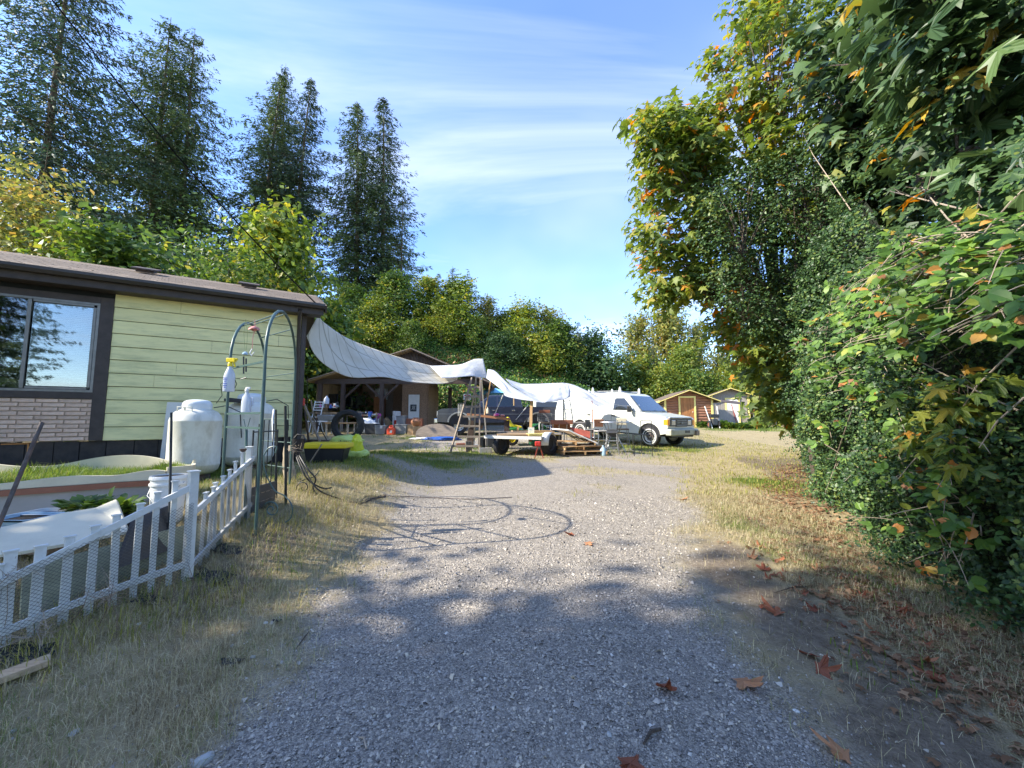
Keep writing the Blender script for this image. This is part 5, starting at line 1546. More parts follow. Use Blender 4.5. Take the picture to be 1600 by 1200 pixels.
tub('planter_box', (pot.x, pot.y, gzf(pot.x, pot.y)), .52, .22, .16, 'dark planter with bushy plants at the foot of the raised bed', 'black_plastic', 'planter')
leafy_plant('leafy_plant', (pot.x - .14, pot.y, gzf(pot.x, pot.y) + .12), 150, .12, 'glossy green leafy plant, left one in the dark planter', 'leaf_green', 3, .16, .5, .16)
leafy_plant('leafy_plant', (pot.x + .14, pot.y, gzf(pot.x, pot.y) + .12), 120, .11, 'glossy green leafy plant, right one in the dark planter', 'leaf_green', 4, .14, .5, .14)
tr_ = P(40, 812, 3.55); tub('pet_tray', (tr_.x, tr_.y, P(40, 814, 3.55).z - .05), .34, .26, .09, 'white and blue pet litter tray full of dark soil, nearer left one', 'light_blue', 'tray')
tr2 = P(78, 804, 3.8); tub('pet_tray', (tr2.x, tr2.y, P(78, 806, 3.8).z - .05), .36, .24, .09, 'white pet litter tray full of dark soil, behind the first one', 'white_plastic', 'tray')
# support for trays
mb = MB(); c = (tr_ + tr2) / 2; g_ = gzf(c.x, c.y); mb.box((c.x, c.y, (g_ + tr_.z - .07) / 2), (.8, .5, max(.05, tr_.z - .08 - g_))); solo('wooden_block', mb, M['old_wood'], 'weathered low wooden stand under the pet trays', 'stand')
# large cream panel leaning across, cut to a point
q = [P(-60, 870, 2.72), P(10, 866, 2.85), P(120, 846, 3.05), P(200, 830, 3.3), P(181, 780, 3.62), P(150, 793, 3.55), P(95, 802, 3.4), P(10, 822, 3.15), P(-60, 832, 3.0)]
mb = MB(); top = [Vector(p) for p in q]; dn = Vector((.01, .012, -.02))
k = len(top); mb.add(top + [p + dn for p in top], [tuple(range(k)), tuple(reversed(range(k, 2 * k)))] + [(i, (i + 1) % k, k + (i + 1) % k, k + i) for i in range(k)])
solo('cream_panel', mb, M['cream'], 'large cut cream board lying slanted behind the near picket fence', 'board')
q = [(-.05, .0), (1.15, .0), (1.15, .34), (.95, .46), (-.05, .38)]
mb = MB(); mb.prism(q, 0, .03); a = P(20, 990, 2.72); ang = math.atan2(P(255, 880, 3.4).y - a.y, P(255, 880, 3.4).x - a.x)
solo('weathered_panel', mb, M['cream_under'], 'grey green weathered board standing on edge behind the near pickets', 'board', loc=(a.x, a.y + .1, gzf(a.x, a.y) - .03), rot=(-.16, 0, ang))
p = [P(177, 888, 3.0), P(205, 812, 3.3), P(262, 790, 3.65), P(262, 858, 3.5)]
mb = MB(); mb.add([Vector(v) for v in p] + [Vector(v) + Vector((.01, .02, -.01)) for v in p], [(0, 1, 2, 3), (7, 6, 5, 4), (0, 4, 5, 1), (1, 5, 6, 2), (2, 6, 7, 3), (3, 7, 4, 0)])
solo('side_panel', mb, M['black_plastic'], 'black sheet behind the middle pickets of the near fence panel', 'board')
p = [P(176, 752, 4.2), P(228, 766, 4.05), P(228, 778, 4.0), P(120, 805, 3.7), P(104, 800, 3.8)]
mb = MB(); k = 5; mb.add([Vector(v) for v in p] + [Vector(v) + Vector((0, 0, -.02)) for v in p], [tuple(range(k)), tuple(reversed(range(k, 2 * k)))] + [(i, (i + 1) % k, k + (i + 1) % k, k + i) for i in range(k)])
solo('pale_offcut', mb, M['cream'], 'small pale board offcut lying beside the planter', 'board') if False else None

# loose board at the lower left
a = G(-40, 1090); b_ = G(78, 1046)
mb = MB(); mb.bar(Vector((a.x, a.y, a.z + .045)), Vector((b_.x, b_.y, b_.z + .045)), .10, .035); solo('loose_plank', mb, wood('split_plank', (.40, .30, .19), .35), 'short pale plank lying on the grass at the lower left', 'plank', bevel=.003)
for (px, py, s, lb, sd) in ((330, 905, .15, 'crumpled black weed cloth on the dirt under the fence post', 1), (232, 942, .10, 'black weed cloth flap below the near fence panel', 2), (360, 1040, .06, 'small torn black scrap on the grass', 3), (432, 975, .03, 'tiny black scrap beside the white stone', 4), (30, 1030, .16, 'dark weed cloth strip along the fence foot at the left edge', 5),
                            (352, 862, .14, 'black weed cloth by the far fence panel', 6)):
    g = G(px, py); r_ = random.Random(sd); mb = MB(); rows = []
    for j in range(7):
        row = []
        for i in range(9):
            x = (i / 4 - 1) * s * (1 + .25 * math.sin(j + sd)); y = (j / 3 - 1) * s * .55 * (1 + .2 * math.sin(i * 1.3 + sd))
            z = .012 + abs(math.sin(i * 1.1 + sd) * math.cos(j * 1.3)) * .10 * s + r_.uniform(0, .03) * s
            row.append(Vector((g.x + x, g.y + y, gzf(g.x + x, g.y + y) + z)))
        rows.append(row)
    mb.grid(rows); solo('cloth_scrap', mb, M['weed_cloth'], lb, 'cloth', 60)

# poles stuck in the ground
def pole(p0, p1, r, m, label, name='metal_pole', cat='pole', extra=None):
    mb = MB(); mb.tube([p0, p1], r, 10); return solo(name, mb, M[m], label, cat, 50)


pole(P(-6, 830, 3.0), P(66, 660, 3.25), .014, 'rusty', 'thick leaning steel pole with a rusty tip at the left edge')
pole(on_ground(282, 3.5), P(268, 645, 3.85), .0105, 'iron', 'thin dark stake leaning in front of the nearer propane tank', 'garden_stake', 'stake')

# ------------------------------------------------------------------ picket fence
FA, FB, FC_ = G(-30, 1030), G(292, 905), G(388, 806)


def picket(parent, p, h, w, d, cap=True, name='picket'):
    mb = MB(); g = gzf(p.x, p.y)
    mb.box((0, 0, h / 2 - .01), (w, d, h + .02)); o = part(parent, name, mb, M['white_vinyl'], loc=(p.x - parent.location.x, p.y - parent.location.y, g - parent.location.z), rot=(random.uniform(-.03, .03), random.uniform(-.02, .02), FANG + random.uniform(-.05, .05)), bevel=.003)
    if cap:
        c = MB(); c.box((0, 0, h + .006), (w + .012, d + .014, .012)); part(o, 'picket_cap', c, M['white_vinyl'], bevel=.002)
    return o


def swoop(parent, A, B, h0, h1, n=12, w=.022, hh=.05, off=0, bend=.4):
    mb = MB(); pts = []
    for i in range(n + 1):
        t = i / n; p = A.lerp(B, t); k = lerp(h0, h1, t ** (1 + bend))
        pts.append(Vector((p.x, p.y, gzf(p.x, p.y) + k)) + off * FN)
    rows = []
    for dz, dn in ((-hh / 2, -w / 2), (hh / 2, -w / 2), (hh / 2, w / 2), (-hh / 2, w / 2), (-hh / 2, -w / 2)):
        rows.append([p + Vector((0, 0, dz)) + FN * dn for p in pts])
    mb.grid(rows); mb.add([r_[0] for r_ in rows[:4]], [(0, 1, 2, 3)]); mb.add([r_[-1] for r_ in rows[:4]], [(3, 2, 1, 0)])
    return part(parent, 'rail', mb, M['white_vinyl'], 30, world=True)


def proj_x(p):
    f = (p.y * math.cos(PITCH) + (p.z - EYE) * math.sin(PITCH))
    return 800 + FPX * p.x / f


def on_line(A, B, px):
    lo, hi = -.5, 1.5
    for _ in range(40):
        t = (lo + hi) / 2
        if proj_x(A.lerp(B, t)) < px: lo = t
        else: hi = t
    p = A.lerp(B, t); p.z = gzf(p.x, p.y)
    return p


def h_at(p, py):   # height over ground of the point of the vertical at p seen at row py
    return P(800 + FPX * p.x / p.y, py, p.y).z - gzf(p.x, p.y)


FANG = math.atan2(FB.y - FA.y, FB.x - FA.x); FN = Vector((-math.sin(FANG), math.cos(FANG), 0))
near_f = thing('picket_fence', 'near panel of the white plastic picket fence, its rail sweeping up to the square post', 'fence', (FA.x, FA.y, gzf(FA.x, FA.y)), 0, 'white picket fence panels')
for px, py in ((-20, 885), (5, 862), (50, 855), (97, 840), (137, 823), (175, 806), (207, 789), (235, 770), (263, 753)):
    p = on_line(FA, FB, px); picket(near_f, p, h_at(p, py), .055 - .018 * max(0, min(1, px / 260)), .02)
swoop(near_f, FA, FB, h_at(FA, 918), h_at(FB, 758), off=-.026, bend=.15)
swoop(near_f, FA, FB, .10, .13, off=-.024, hh=.045, bend=0)
pst = on_line(FA, FB, 292); picket(near_f, pst, h_at(pst, 737), .062, .062, name='post')
FANG = math.atan2(FC_.y - FB.y, FC_.x - FB.x); FN = Vector((-math.sin(FANG), math.cos(FANG), 0))
far_f = thing('picket_fence', 'far panel of the white plastic picket fence, climbing from the square post to the arch', 'fence', (FB.x, FB.y, gzf(FB.x, FB.y)), 0, 'white picket fence panels')
for px, py in ((312, 771), (324, 762), (334, 755), (345, 745), (354, 735), (364, 722), (373, 708)):
    p = on_line(FB, FC_, px); picket(far_f, p, h_at(p, py), .042, .018)
p = on_line(FB, FC_, 385); picket(far_f, p, h_at(p, 699), .055, .055, name='post')
mb = MB(); q = on_line(FB, FC_, 373); hq = h_at(q, 708); mb.lathe([(.012, hq + .01), (.03, hq + .03), (.034, hq + .045), (0, hq + .05)], 12); part(far_f, 'finial', mb, M['rusty'], 40, loc=(q.x - far_f.location.x, q.y - far_f.location.y, gzf(q.x, q.y) - far_f.location.z))
swoop(far_f, FB, FC_, h_at(FB, 800), h_at(FC_, 716), off=-.022, bend=.25)
swoop(far_f, FB, FC_, .10, .12, off=-.02, hh=.045, bend=0)


def netting(A, B, h0, h1, cell, label, off, r=.0011):
    mb = MB(); L = (Vector((B.x, B.y, 0)) - Vector((A.x, A.y, 0))).length
    d = (B - A); d.z = 0; d.normalize(); nrm = Vector((-d.y, d.x, 0))
    def pt(s, z):
        t = min(1, max(0, s / L)); p = A.lerp(B, t)
        return Vector((p.x, p.y, gzf(p.x, p.y) + z)) - nrm * (off + .006 * math.sin(s * 9) * math.sin(z * 13))
    n = int(L / cell)
    H = lambda s: lerp(h0, h1, min(1, max(0, s / L)))
    for sg in (1, -1):
        for i in range(-int(1.2 / cell), n + int(1.2 / cell)):
            s = i * cell; z = 0; pts = []
            while True:
                if 0 <= s <= L and z <= H(s): pts.append(pt(s, z))
                elif pts: break
                s += sg * cell * .5; z += cell * .42
                if z > 1.5 or s > L + 1 or s < -1: break
            if len(pts) > 1: mb.tube(pts, r, 3, False)
    return solo('garden_netting', mb, M['net'], label, 'netting')


netting(FA, FB, .44, .62, .028, 'fine wire netting tied over the near fence panel', .045)
FAB = FANG
netting(FB, FC_, .5, .62, .03, 'fine wire netting tied over the far fence panel', .04)

# ------------------------------------------------------------------ garden arch and gate
A1, A2, B1, B2 = Vector((-3.43, 4.8, 0)), Vector((-2.61, 4.17, 0)), Vector((-3.98, 6.38, 0)), Vector((-3.19, 5.82, 0))
for v_ in (A1, A2, B1, B2): v_.z = gzf(v_.x, v_.y)
arch = thing('garden_arch', 'tall green metal garden arch with two round hoops standing by the fence end', 'garden arch', (-3.3, 5.3, gzf(-3.3, 5.3)))
ZT = P(440, 497, 5.2).z; ZS = ZT - .62


def hoop(a, b):
    mb = MB(); pts = [a + Vector((0, 0, -.05)), Vector((a.x, a.y, a.z + .9)), Vector((a.x, a.y, ZS))]
    for i in range(1, 14):
        t = math.pi * i / 14
        c = a.lerp(b, .5 - .5 * math.cos(t)); pts.append(Vector((c.x, c.y, ZS + (ZT - ZS) * math.sin(t))))
    pts += [Vector((b.x, b.y, ZS)), Vector((b.x, b.y, b.z + .9)), b + Vector((0, 0, -.05))]
    mb.tube(pts, .0165, 10); return mb


part(arch, 'hoop', hoop(A1, B1), M['arch'], 50, world=True)
part(arch, 'hoop', hoop(A2, B2), M['arch'], 50, world=True)
for py in (571, 646, 668):
    z = P(380, py, 4.5).z; mb = MB(); mb.box((0, 0, 0), ((A2 - A1).length, .012, .022)); o = part(arch, 'rung', mb, M['arch'], loc=((A1.x + A2.x) / 2 - arch.location.x, (A1.y + A2.y) / 2 - arch.location.y, z - arch.location.z), rot=(0, 0, math.atan2(A2.y - A1.y, A2.x - A1.x)))
for py in (586, 655, 690, 728):
    z = P(440, py, 6.1).z; mb = MB(); mb.tube([Vector((B1.x, B1.y, z)), Vector((B2.x, B2.y, z))], .008, 6); part(arch, 'rung', mb, M['arch'], 50, world=True)
for t in (.5, .25, .75):
    a = A1.lerp(B1, t); b_ = A2.lerp(B2, t); z = ZS + (ZT - ZS) * math.sin(math.pi * (.5 if t == .5 else .31)); mb = MB(); mb.tube([Vector((a.x, a.y, z)), Vector((b_.x, b_.y, z))], .008, 6); part(arch, 'crossbar', mb, M['arch'], 50, world=True)
# things standing on / hanging from the arch
def spray_bottle(loc, label, liquid='cloudy_plastic', head='yellow_plastic', s=1.0, rz_=0):
    t = thing('spray_bottle', label, 'spray bottle', loc, rz_)
    mb = MB(); mb.lathe([(0, 0), (.040 * s, 0), (.044 * s, .01), (.044 * s, .13 * s), (.038 * s, .16 * s), (.020 * s, .205 * s), (.016 * s, .215 * s), (.016 * s, .225 * s)], 24); part(t, 'bottle', mb, M[liquid], 40)
    mb = MB(); mb.lathe([(.018 * s, .222 * s), (.018 * s, .25 * s), (.012 * s, .26 * s), (0, .26 * s)], 16); mb.box((.008 * s, 0, .278 * s), (.075 * s, .03 * s, .035 * s)); mb.box((.052 * s, 0, .285 * s), (.02 * s, .018 * s, .018 * s)); mb.bar((.03 * s, 0, .265 * s), (.045 * s, 0, .215 * s), .012 * s); part(t, 'trigger_head', mb, M[head], 40, bevel=.003)
    mb = MB()
    for k in range(6): mb.box((-.004, -.0452 * s, .035 * s + k * .016 * s), (.034 * s if k % 3 else .02 * s, .0015, .007 * s))
    part(t, 'blue_label', mb, M['blue_print'])
    return t


q = P(359, 612, 4.62); spray_bottle((q.x, q.y - .02, q.z - .0), 'clear spray bottle with yellow trigger and blue print hung on the left arch post', s=1.32)
t = thing('bottle_hook', 'wire hook', 'hook') if False else None
mb = MB(); mb.tube([P(352, 596, 4.62), P(345, 600, 4.64), P(347, 618, 4.65), P(338, 630, 4.66)], .004, 5); mb.tube([P(366, 592, 4.62), P(370, 600, 4.62), P(367, 606, 4.62)], .004, 5); solo('wire_loop', mb, M['iron'], 'black wire loop tied round the spray bottle and arch post', 'wire', 50)
q = P(384, 645, 4.55)
jug = thing('white_jug', 'white plastic cleaning jug with a handle standing on the arch rung', 'jug', (q.x, q.y, q.z + .008))
mb = MB(); mb.lathe([(0, 0), (.052, 0), (.055, .012), (.055, .12), (.046, .17), (.02, .215), (.018, .24), (0, .24)], 20, Matrix.Diagonal((1, .6, 1, 1))); part(jug, 'body', mb, M['cloudy_plastic'], 40)
mb = MB(); mb.lathe([(.022, .235), (.022, .262), (.014, .275), (0, .277)], 16); mb.box((.012, 0, .275), (.05, .022, .022)); part(jug, 'cap', mb, M['white_plastic'], 40, bevel=.003)
mb = MB(); mb.tube([(.035, 0, .17), (.07, 0, .16), (.075, 0, .09), (.05, 0, .07)], .009, 8); part(jug, 'handle', mb, M['cloudy_plastic'], 40)
# wind chime
c = P(384, 499, 4.95)
ch = thing('wind_chime', 'wind chime with two dark tubes and green string hanging inside the arch', 'wind chime', tuple(P(383, 585, 4.95)))
mb = MB(); mb.tube([c, P(381, 520, 4.95), P(383, 547, 4.95)], .002, 4); mb.tube([c, P(387, 520, 4.95), P(385, 547, 4.95)], .002, 4); part(ch, 'string', mb, mat('green_string', (.3, .36, .12), .8, bump=0), world=True)
mb = MB(); mb.lathe([(0, 0), (.032, 0), (.03, .02), (.012, .035), (0, .035)], 14, Matrix.Translation(P(383, 554, 4.95))); part(ch, 'glass_top', mb, M['light_blue'], 40, world=True)
for dx_, y0, y1 in ((-2.3, 557, 584), (1.5, 560, 581)):
    mb = MB(); mb.tube([P(383 + dx_, y0, 4.95), P(383 + dx_, y1, 4.95)], .009, 8); part(ch, 'tube', mb, M['black_plastic'], 50, world=True)
mb = MB(); mb.tube([P(376, 592.5, 4.95), P(385, 590, 4.95)], .006, 6); part(ch, 'wind_paddle', mb, M['black_plastic'], 50, world=True)
ft = thing('pink_feeder', 'faded pink hanging flower ornament with a string and white hook below the hoop', 'ornament', tuple(P(395, 550, 4.9)))
mb = MB()
for k in range(6):
    a = k * 60; mb.lathe([(0, 0), (.028, .004), (.032, .012), (.02, .02), (0, .02)], 10, Matrix.Translation(P(397, 515, 4.9)) @ Euler((0, 0, R(a))).to_matrix().to_4x4() @ Matrix.Translation((.034, 0, .012 * (k % 2))) @ Euler((0, R(40), 0)).to_matrix().to_4x4())
part(ft, 'petals', mb, M['pink'], 40, world=True)
mb = MB(); mb.tube([P(398, 499, 4.9), P(399, 512, 4.9), P(395, 528, 4.9), P(394, 545, 4.9)], .004, 5); part(ft, 'cord', mb, M['pink'], 40, world=True)
mb = MB(); mb.tube([P(394, 545, 4.9), P(390, 552, 4.9), P(393, 556, 4.9), P(397, 550, 4.9)], .007, 6); part(ft, 'hook', mb, M['white_plastic'], 40, world=True)

# iron gate, scrolls, rotten post, iron stakes between the arch feet
gate = thing('iron_gate', 'open dark metal gate with thin vertical bars and a boarded lower half', 'gate', (B1.x + .2, B1.y - .8, gzf(-3.2, 5.4)))
ga, gb = P(389, 800, 4.5), P(428, 790, 5.0)
ga.z = gzf(ga.x, ga.y); gb.z = gzf(gb.x, gb.y)
zt = P(400, 672, 4.6).z; zm = P(410, 768, 4.7).z
for k in range(6):
    p = ga.lerp(gb, k / 5); mb = MB(); mb.tube([Vector((p.x, p.y, p.z)), Vector((p.x, p.y, zt + .12 * math.sin(k / 5 * math.pi)))], .009 if k in (0, 5) else .006, 6); part(gate, 'bar', mb, M['iron'], 50, world=True)
mb = MB(); mb.tube([Vector((ga.x, ga.y, zt - .02)), Vector((gb.x, gb.y, zt - .02))], .008, 6); part(gate, 'top_rail', mb, M['iron'], 50, world=True)
for k in range(3):
    z0 = ga.z + .03 + k * .095; mb = MB(); mb.bar(Vector((ga.x, ga.y, z0 + .04)), Vector((gb.x, gb.y, z0 + .04)), .02, .088); part(gate, 'board', mb, M['dark_grey'], world=True)
for px, yb, yt, Y, r_, lb in ((446, 800, 634, 5.0, .016, 'thick dark stake'), (431, 795, 640, 5.15, .011, 'thin dark stake'), (449, 760, 655, 6.0, .012, 'short iron stake')):
    a = P(px, yb, Y); a.z = gzf(a.x, a.y); b_ = P(px, yt, Y); mb = MB(); mb.tube([a, b_], r_, 8)
    solo('iron_stake', mb, M['iron'], {'thick dark stake': 'thick dark upright stake between the arch and the downpipe', 'thin dark stake': 'thin dark upright stake beside the iron gate', 'short iron stake': 'short iron stake by the rotten wooden post'}[lb], 'stake', 50)
mb = MB(); a = P(384, 800, 4.4); a.z = gzf(a.x, a.y); mb.tube([a, P(385, 672, 4.5)], .014, 8); mb.tube([P(385, 675, 4.5), P(381, 655, 4.5)], .004, 5); mb.tube([P(385, 675, 4.5), P(391, 653, 4.5)], .004, 5); solo('forked_stake', mb, M['arch'], 'green stake with a forked wire tip behind the last picket', 'stake', 50)
mb = MB(); a = P(452, 770, 6.05); a.z = gzf(a.x, a.y); b_ = P(450, 700, 6.1)
rws = []
for j in range(7):
    t = j / 6; c = a.lerp(b_, t); w = .085 * (1 - .25 * t)
    rws.append([c + Vector((w * math.cos(k) * (1 + .25 * math.sin(3 * k + j)), w * math.sin(k), 0 if j < 6 else .05 * math.sin(2 * k))) for k in np.linspace(0, 2 * math.pi, 11)])
mb.grid(rws); mb.add(rws[-1][:-1], [tuple(range(10))]); solo('rotten_post', mb, wood('split_grey_post', (.33, .27, .19), .5, axis='z'), 'short split weathered wooden post under the arch', 'post', 60)


def scroll(pts, r, m, label, name='iron_scroll'):
    mb = MB()
    for p in pts: mb.tube(smooth_path(p, 5), r, 6)
    return solo(name, mb, M[m], label, 'ironwork', 50)


def spiral(px, py, Y, rpx, turns, sgn=1, a0=0):
    return [P(px + sgn * rpx * (1 - i / 22) * math.cos(a0 + turns * 2 * math.pi * i / 20), py + rpx * (1 - i / 22) * math.sin(a0 + turns * 2 * math.pi * i / 20), Y) for i in range(20)]


scroll([[P(412, 712, 4.4), P(414, 735, 4.4), P(428, 765, 4.45), P(445, 775, 4.45), P(456, 790, 4.4), P(455, 808, 4.4), P(446, 816, 4.4)], spiral(424, 796, 4.35, 13, 1.6, 1, -2.5), [P(412, 712, 4.4), P(420, 700, 4.4), P(432, 698, 4.4), P(430, 708, 4.4)]], .007, 'arch', 'green scrolled iron plant stand in front of the arch')
scroll([spiral(474, 762, 5.6, 13, 1.5, 1, 1.0), [P(460, 768, 5.7), P(470, 752, 5.7), P(490, 745, 5.6), P(499, 735, 5.6)]], .007, 'iron', 'black scrolled iron piece in the grass right of the arch')
# hanging black pot with hoses
q = P(466, 705, 5.75); pt_ = thing('hanging_pot', 'black plastic pot full of dry roots hanging on the arch post', 'pot', tuple(q))
mb = MB(); mb.lathe([(.055, 0), (.085, .18), (.09, .18), (.088, .165), (.06, .01), (0, .01)], 24); part(pt_, 'pot', mb, M['black_plastic'], 40)
mb = MB(); mb.tube([(-.08, 0, .17), (-.02, 0, .24), (.07, 0, .22), (.10, 0, .15), (.06, 0, .1)], .01, 8); part(pt_, 'rim_tube', mb, M['black_plastic'], 40)
rg2 = np.random.default_rng(3); mb = MB()
for _ in range(40):
    a = Vector(rg2.normal(0, .035, 3)) + Vector((0, -.05, .04)); mb.tube([a, a + Vector(rg2.normal(0, .04, 3))], .0025, 3, False)
part(pt_, 'roots', mb, M['dry_twig'], kind='stuff')
for k, (e, lb) in enumerate((([P(468, 712, 5.7), P(480, 732, 5.6), P(493, 748, 5.6), P(489, 762, 5.6), P(496, 775, 5.6)], 'short black hose drooping from the hanging pot'),
                             ([P(465, 712, 5.7), P(478, 738, 5.6), P(497, 765, 5.55), P(530, 779, 5.7), P(563, 786, 5.75), P(583, 779, 5.9), P(603, 776, 6.0)], 'long black hose running from the hanging pot down onto the gravel'),
                             ([P(463, 713, 5.7), P(472, 735, 5.6), P(484, 752, 5.6), P(505, 763, 5.8), P(518, 762, 5.9)], 'middle black hose looping into the grass below the hanging pot'))):
    mb = MB(); mb.tube(smooth_path(e, 6), .011, 6); solo('hose', mb, M['hose'], lb, 'hose', 50)
gp = [(560, 786), (600, 777), (680, 779), (740, 781), (800, 778)]
mb = MB(); pts = []
for a, b_ in gp:
    g = G(a, b_); pts.append(Vector((g.x, g.y, g.z + .012)))
mb.tube(smooth_path(pts, 8), .0065, 6); pts2 = [G(a, b_) + Vector((0, 0, .012)) for a, b_ in [(566, 783), (573, 777), (590, 777), (604, 775), (590, 781), (566, 787)]]
mb.tube(smooth_path(pts2, 6), .0065, 6); solo('garden_hose', mb, M['rusty'], 'thin dark garden hose lying across the gravel drive in a loop', 'hose', 50)
mb = MB(); mb.tube(smooth_path([G(300, 760) + Vector((0, 0, .02)), G(318, 750) + Vector((0, 0, .03)), G(335, 757) + Vector((0, 0, .02))], 6), .012, 6); solo('hose', mb, M['green_hose'], 'green hose piece in the grass behind the fence post', 'hose', 50)
mb = MB(); a, b_ = P(427, 700, 5.6), P(420, 640, 6.0); mb.tube([a, P(426, 655, 5.7), P(428, 640, 5.8)], .012, 8); solo('white_pipe', mb, M['white_plastic'], 'white plastic pipe leaning behind the arch post', 'pipe', 50)

# ------------------------------------------------------------------ tote, tyre, bags beside the house end
def rbox(t, name, c, s, m, bevel=.01, rot=(0, 0, 0), flare=1.0):
    mb = MB(); mb.box((0, 0, 0), s)
    if flare != 1: mb.v = [(v[0] * (1 if v[2] > 0 else flare), v[1] * (1 if v[2] > 0 else flare), v[2]) for v in mb.v]
    return part(t, name, mb, M[m] if isinstance(m, str) else m, None, c, rot, bevel)


g = on_ground(515, 8.3); tote = thing('storage_tote', 'black storage tote with a bright yellow lid standing in the grass', 'storage box', tuple(g), .08)
rbox(tote, 'tub', (0, 0, .15), (.80, .42, .30), 'black_plastic', .03, flare=.86)
rbox(tote, 'lid', (0, 0, .34), (.90, .50, .10), 'yellow_plastic', .02); rbox(tote, 'lid_ridge', (0, 0, .395), (.76, .38, .02), 'yellow_plastic', .008)
mb = MB(); mb.tube([P(482, 726, 7.9), P(503, 694, 7.8)], .012, 6); solo('stick', mb, M['dry_twig'], 'thin pale stick leaning on the yellow lidded tote', 'stick', 50)
g = on_ground(514, 9.3); mb = MB(); mb.box((0, 0, .16), (1.15, .12, .2), None); solo('dark_beam', mb, M['rusty'], 'dark grey metal beam lying behind the yellow lidded tote', 'beam', bevel=.01, loc=(g.x, g.y, g.z + .12), rot=(0, .03, .05))


def crumple(name, c, s, m, label, cat, seed, lumps=.18, sub=4, parent=None):
    bm = bmesh.new(); bmesh.ops.create_icosphere(bm, subdivisions=sub, radius=1)
    from mathutils import noise as mn
    for v in bm.verts:
        d = v.co.normalized(); k = 1 + lumps * mn.noise(d * 2.1 + Vector((seed, 0, 0))) + lumps * .7 * abs(mn.noise(d * 5.3 + Vector((0, seed, 0)))) * 2 - lumps * .35 * abs(mn.noise(d * 11 + Vector((0, 0, seed))))
        v.co = Vector((d.x * s[0], d.y * s[1], d.z * s[2])) * k
        if v.co.z < -s[2] * .8: v.co.z = -s[2] * .8
        v.co.z += s[2] * .8
    me = bpy.data.meshes.new(name); bm.to_mesh(me); bm.free(); me.polygons.foreach_set('use_smooth', [True] * len(me.polygons))
    o = link(name, me, M[m], parent, tuple(c))
    if parent is None: setp(o, label, cat)
    return o


g = on_ground(546, 9.2); bag = thing('lime_bag', 'lime green plastic sack with dark print and a yellow bag on the dark beam', 'bag', (g.x, g.y, g.z))
crumple('sack', (-.04, -.02, .26), (.36, .2, .13), 'lime_bag', '', '', 3, .16, 4, bag)
crumple('hanging_flap', (.25, -.14, .06), (.13, .10, .24), 'yellow_bag', '', '', 5, .22, 4, bag)
crumple('lower_sack', (.20, -.04, -.03), (.28, .2, .14), 'lime_bag', '', '', 8, .2, 4, bag)
mb = MB()
for (x0, z0, n_) in ((-.10, .36, 7), (-.06, .305, 8), (-.02, .24, 6)):      # three short lines of dark print, unreadable in the photograph
    for k in range(n_):
        mb.box((x0 + k * .034, -.262 + abs(k - 3) * .004, z0 + .006 * math.sin(k * 2)), (.02 if k % 3 else .012, .012, .03 + .012 * (k % 2)), (0, .2 * math.sin(k), 0))
part(bag, 'dark_print', mb, M['picture_dark'])


def tyre(parent, name, R_, w, rim_m, rim_in=.62, loc=(0, 0, 0), rot=(0, 0, 0), rim=True, holes=8, tm='rubber'):
    """axle along local y"""
    T = Euler((R(90), 0, 0)).to_matrix().to_4x4()
    mb = MB(); ri = R_ * rim_in
    mb.lathe([(ri, -w * .38), (ri * 1.05, -w * .46), (R_ * .86, -w * .5), (R_ * .96, -w * .44), (R_, -w * .34), (R_, w * .34), (R_ * .96, w * .44), (R_ * .86, w * .5), (ri * 1.05, w * .46), (ri, w * .38), (ri * .97, 0), (ri, -w * .38)], 36, T)
    for k in range(36):
        a = k * math.pi / 18
        for s in (-1, 1): mb.box((0, 0, 0), (.05 * R_ * 1.4, w * .3, .02 * R_), None, Matrix.Translation((0, s * w * .19, 0)) @ Euler((0, a + s * .04, 0)).to_matrix().to_4x4() @ Matrix.Translation((0, 0, R_ * 1.0)))
    if rim:
        wh = thing_part(parent, name, loc, rot)
        link('tyre', mb.mesh('tyre', 40), M[tm], wh)
        m2 = MB(); m2.lathe([(ri * .98, -w * .40), (ri * .9, -w * .38), (ri * .86, -w * .22), (ri * .6, -w * .16), (ri * .52, -w * .28), (ri * .3, -w * .32), (ri * .28, -w * .40), (0, -w * .41)], 32, T)
        m2.lathe([(ri * .98, w * .40), (ri * .9, w * .38), (ri * .8, w * .1), (0, w * .1)], 24, T)
        link('rim', m2.mesh('rim', 40), M[rim_m], wh)
        m3 = MB()
        for k in range(holes):
            a = 2 * math.pi * k / holes; m3.lathe([(0, 0), (ri * .09, 0)], 10, Matrix.Translation((ri * .70 * math.cos(a), -w * .205, ri * .70 * math.sin(a))) @ T)
        link('vent_hole', m3.mesh('vent_hole'), M['black_plastic'], wh)
        return wh
    return mb


def thing_part(parent, name, loc, rot):
    o = bpy.data.objects.new(name, None); COL.objects.link(o); o.parent = parent; o.location = loc; o.rotation_euler = rot; o.empty_display_size = .1
    return o


g = on_ground(545, 9.6); mb = tyre(None, '', .37, .22, None, .68, rim=False)
solo('upright_tyre', mb, M['rubber'], 'large loose black tyre without rim standing upright on the beam', 'tyre', 40, loc=(g.x, g.y, g.z + .33 + .37), rot=(R(-6), 0, R(6)))
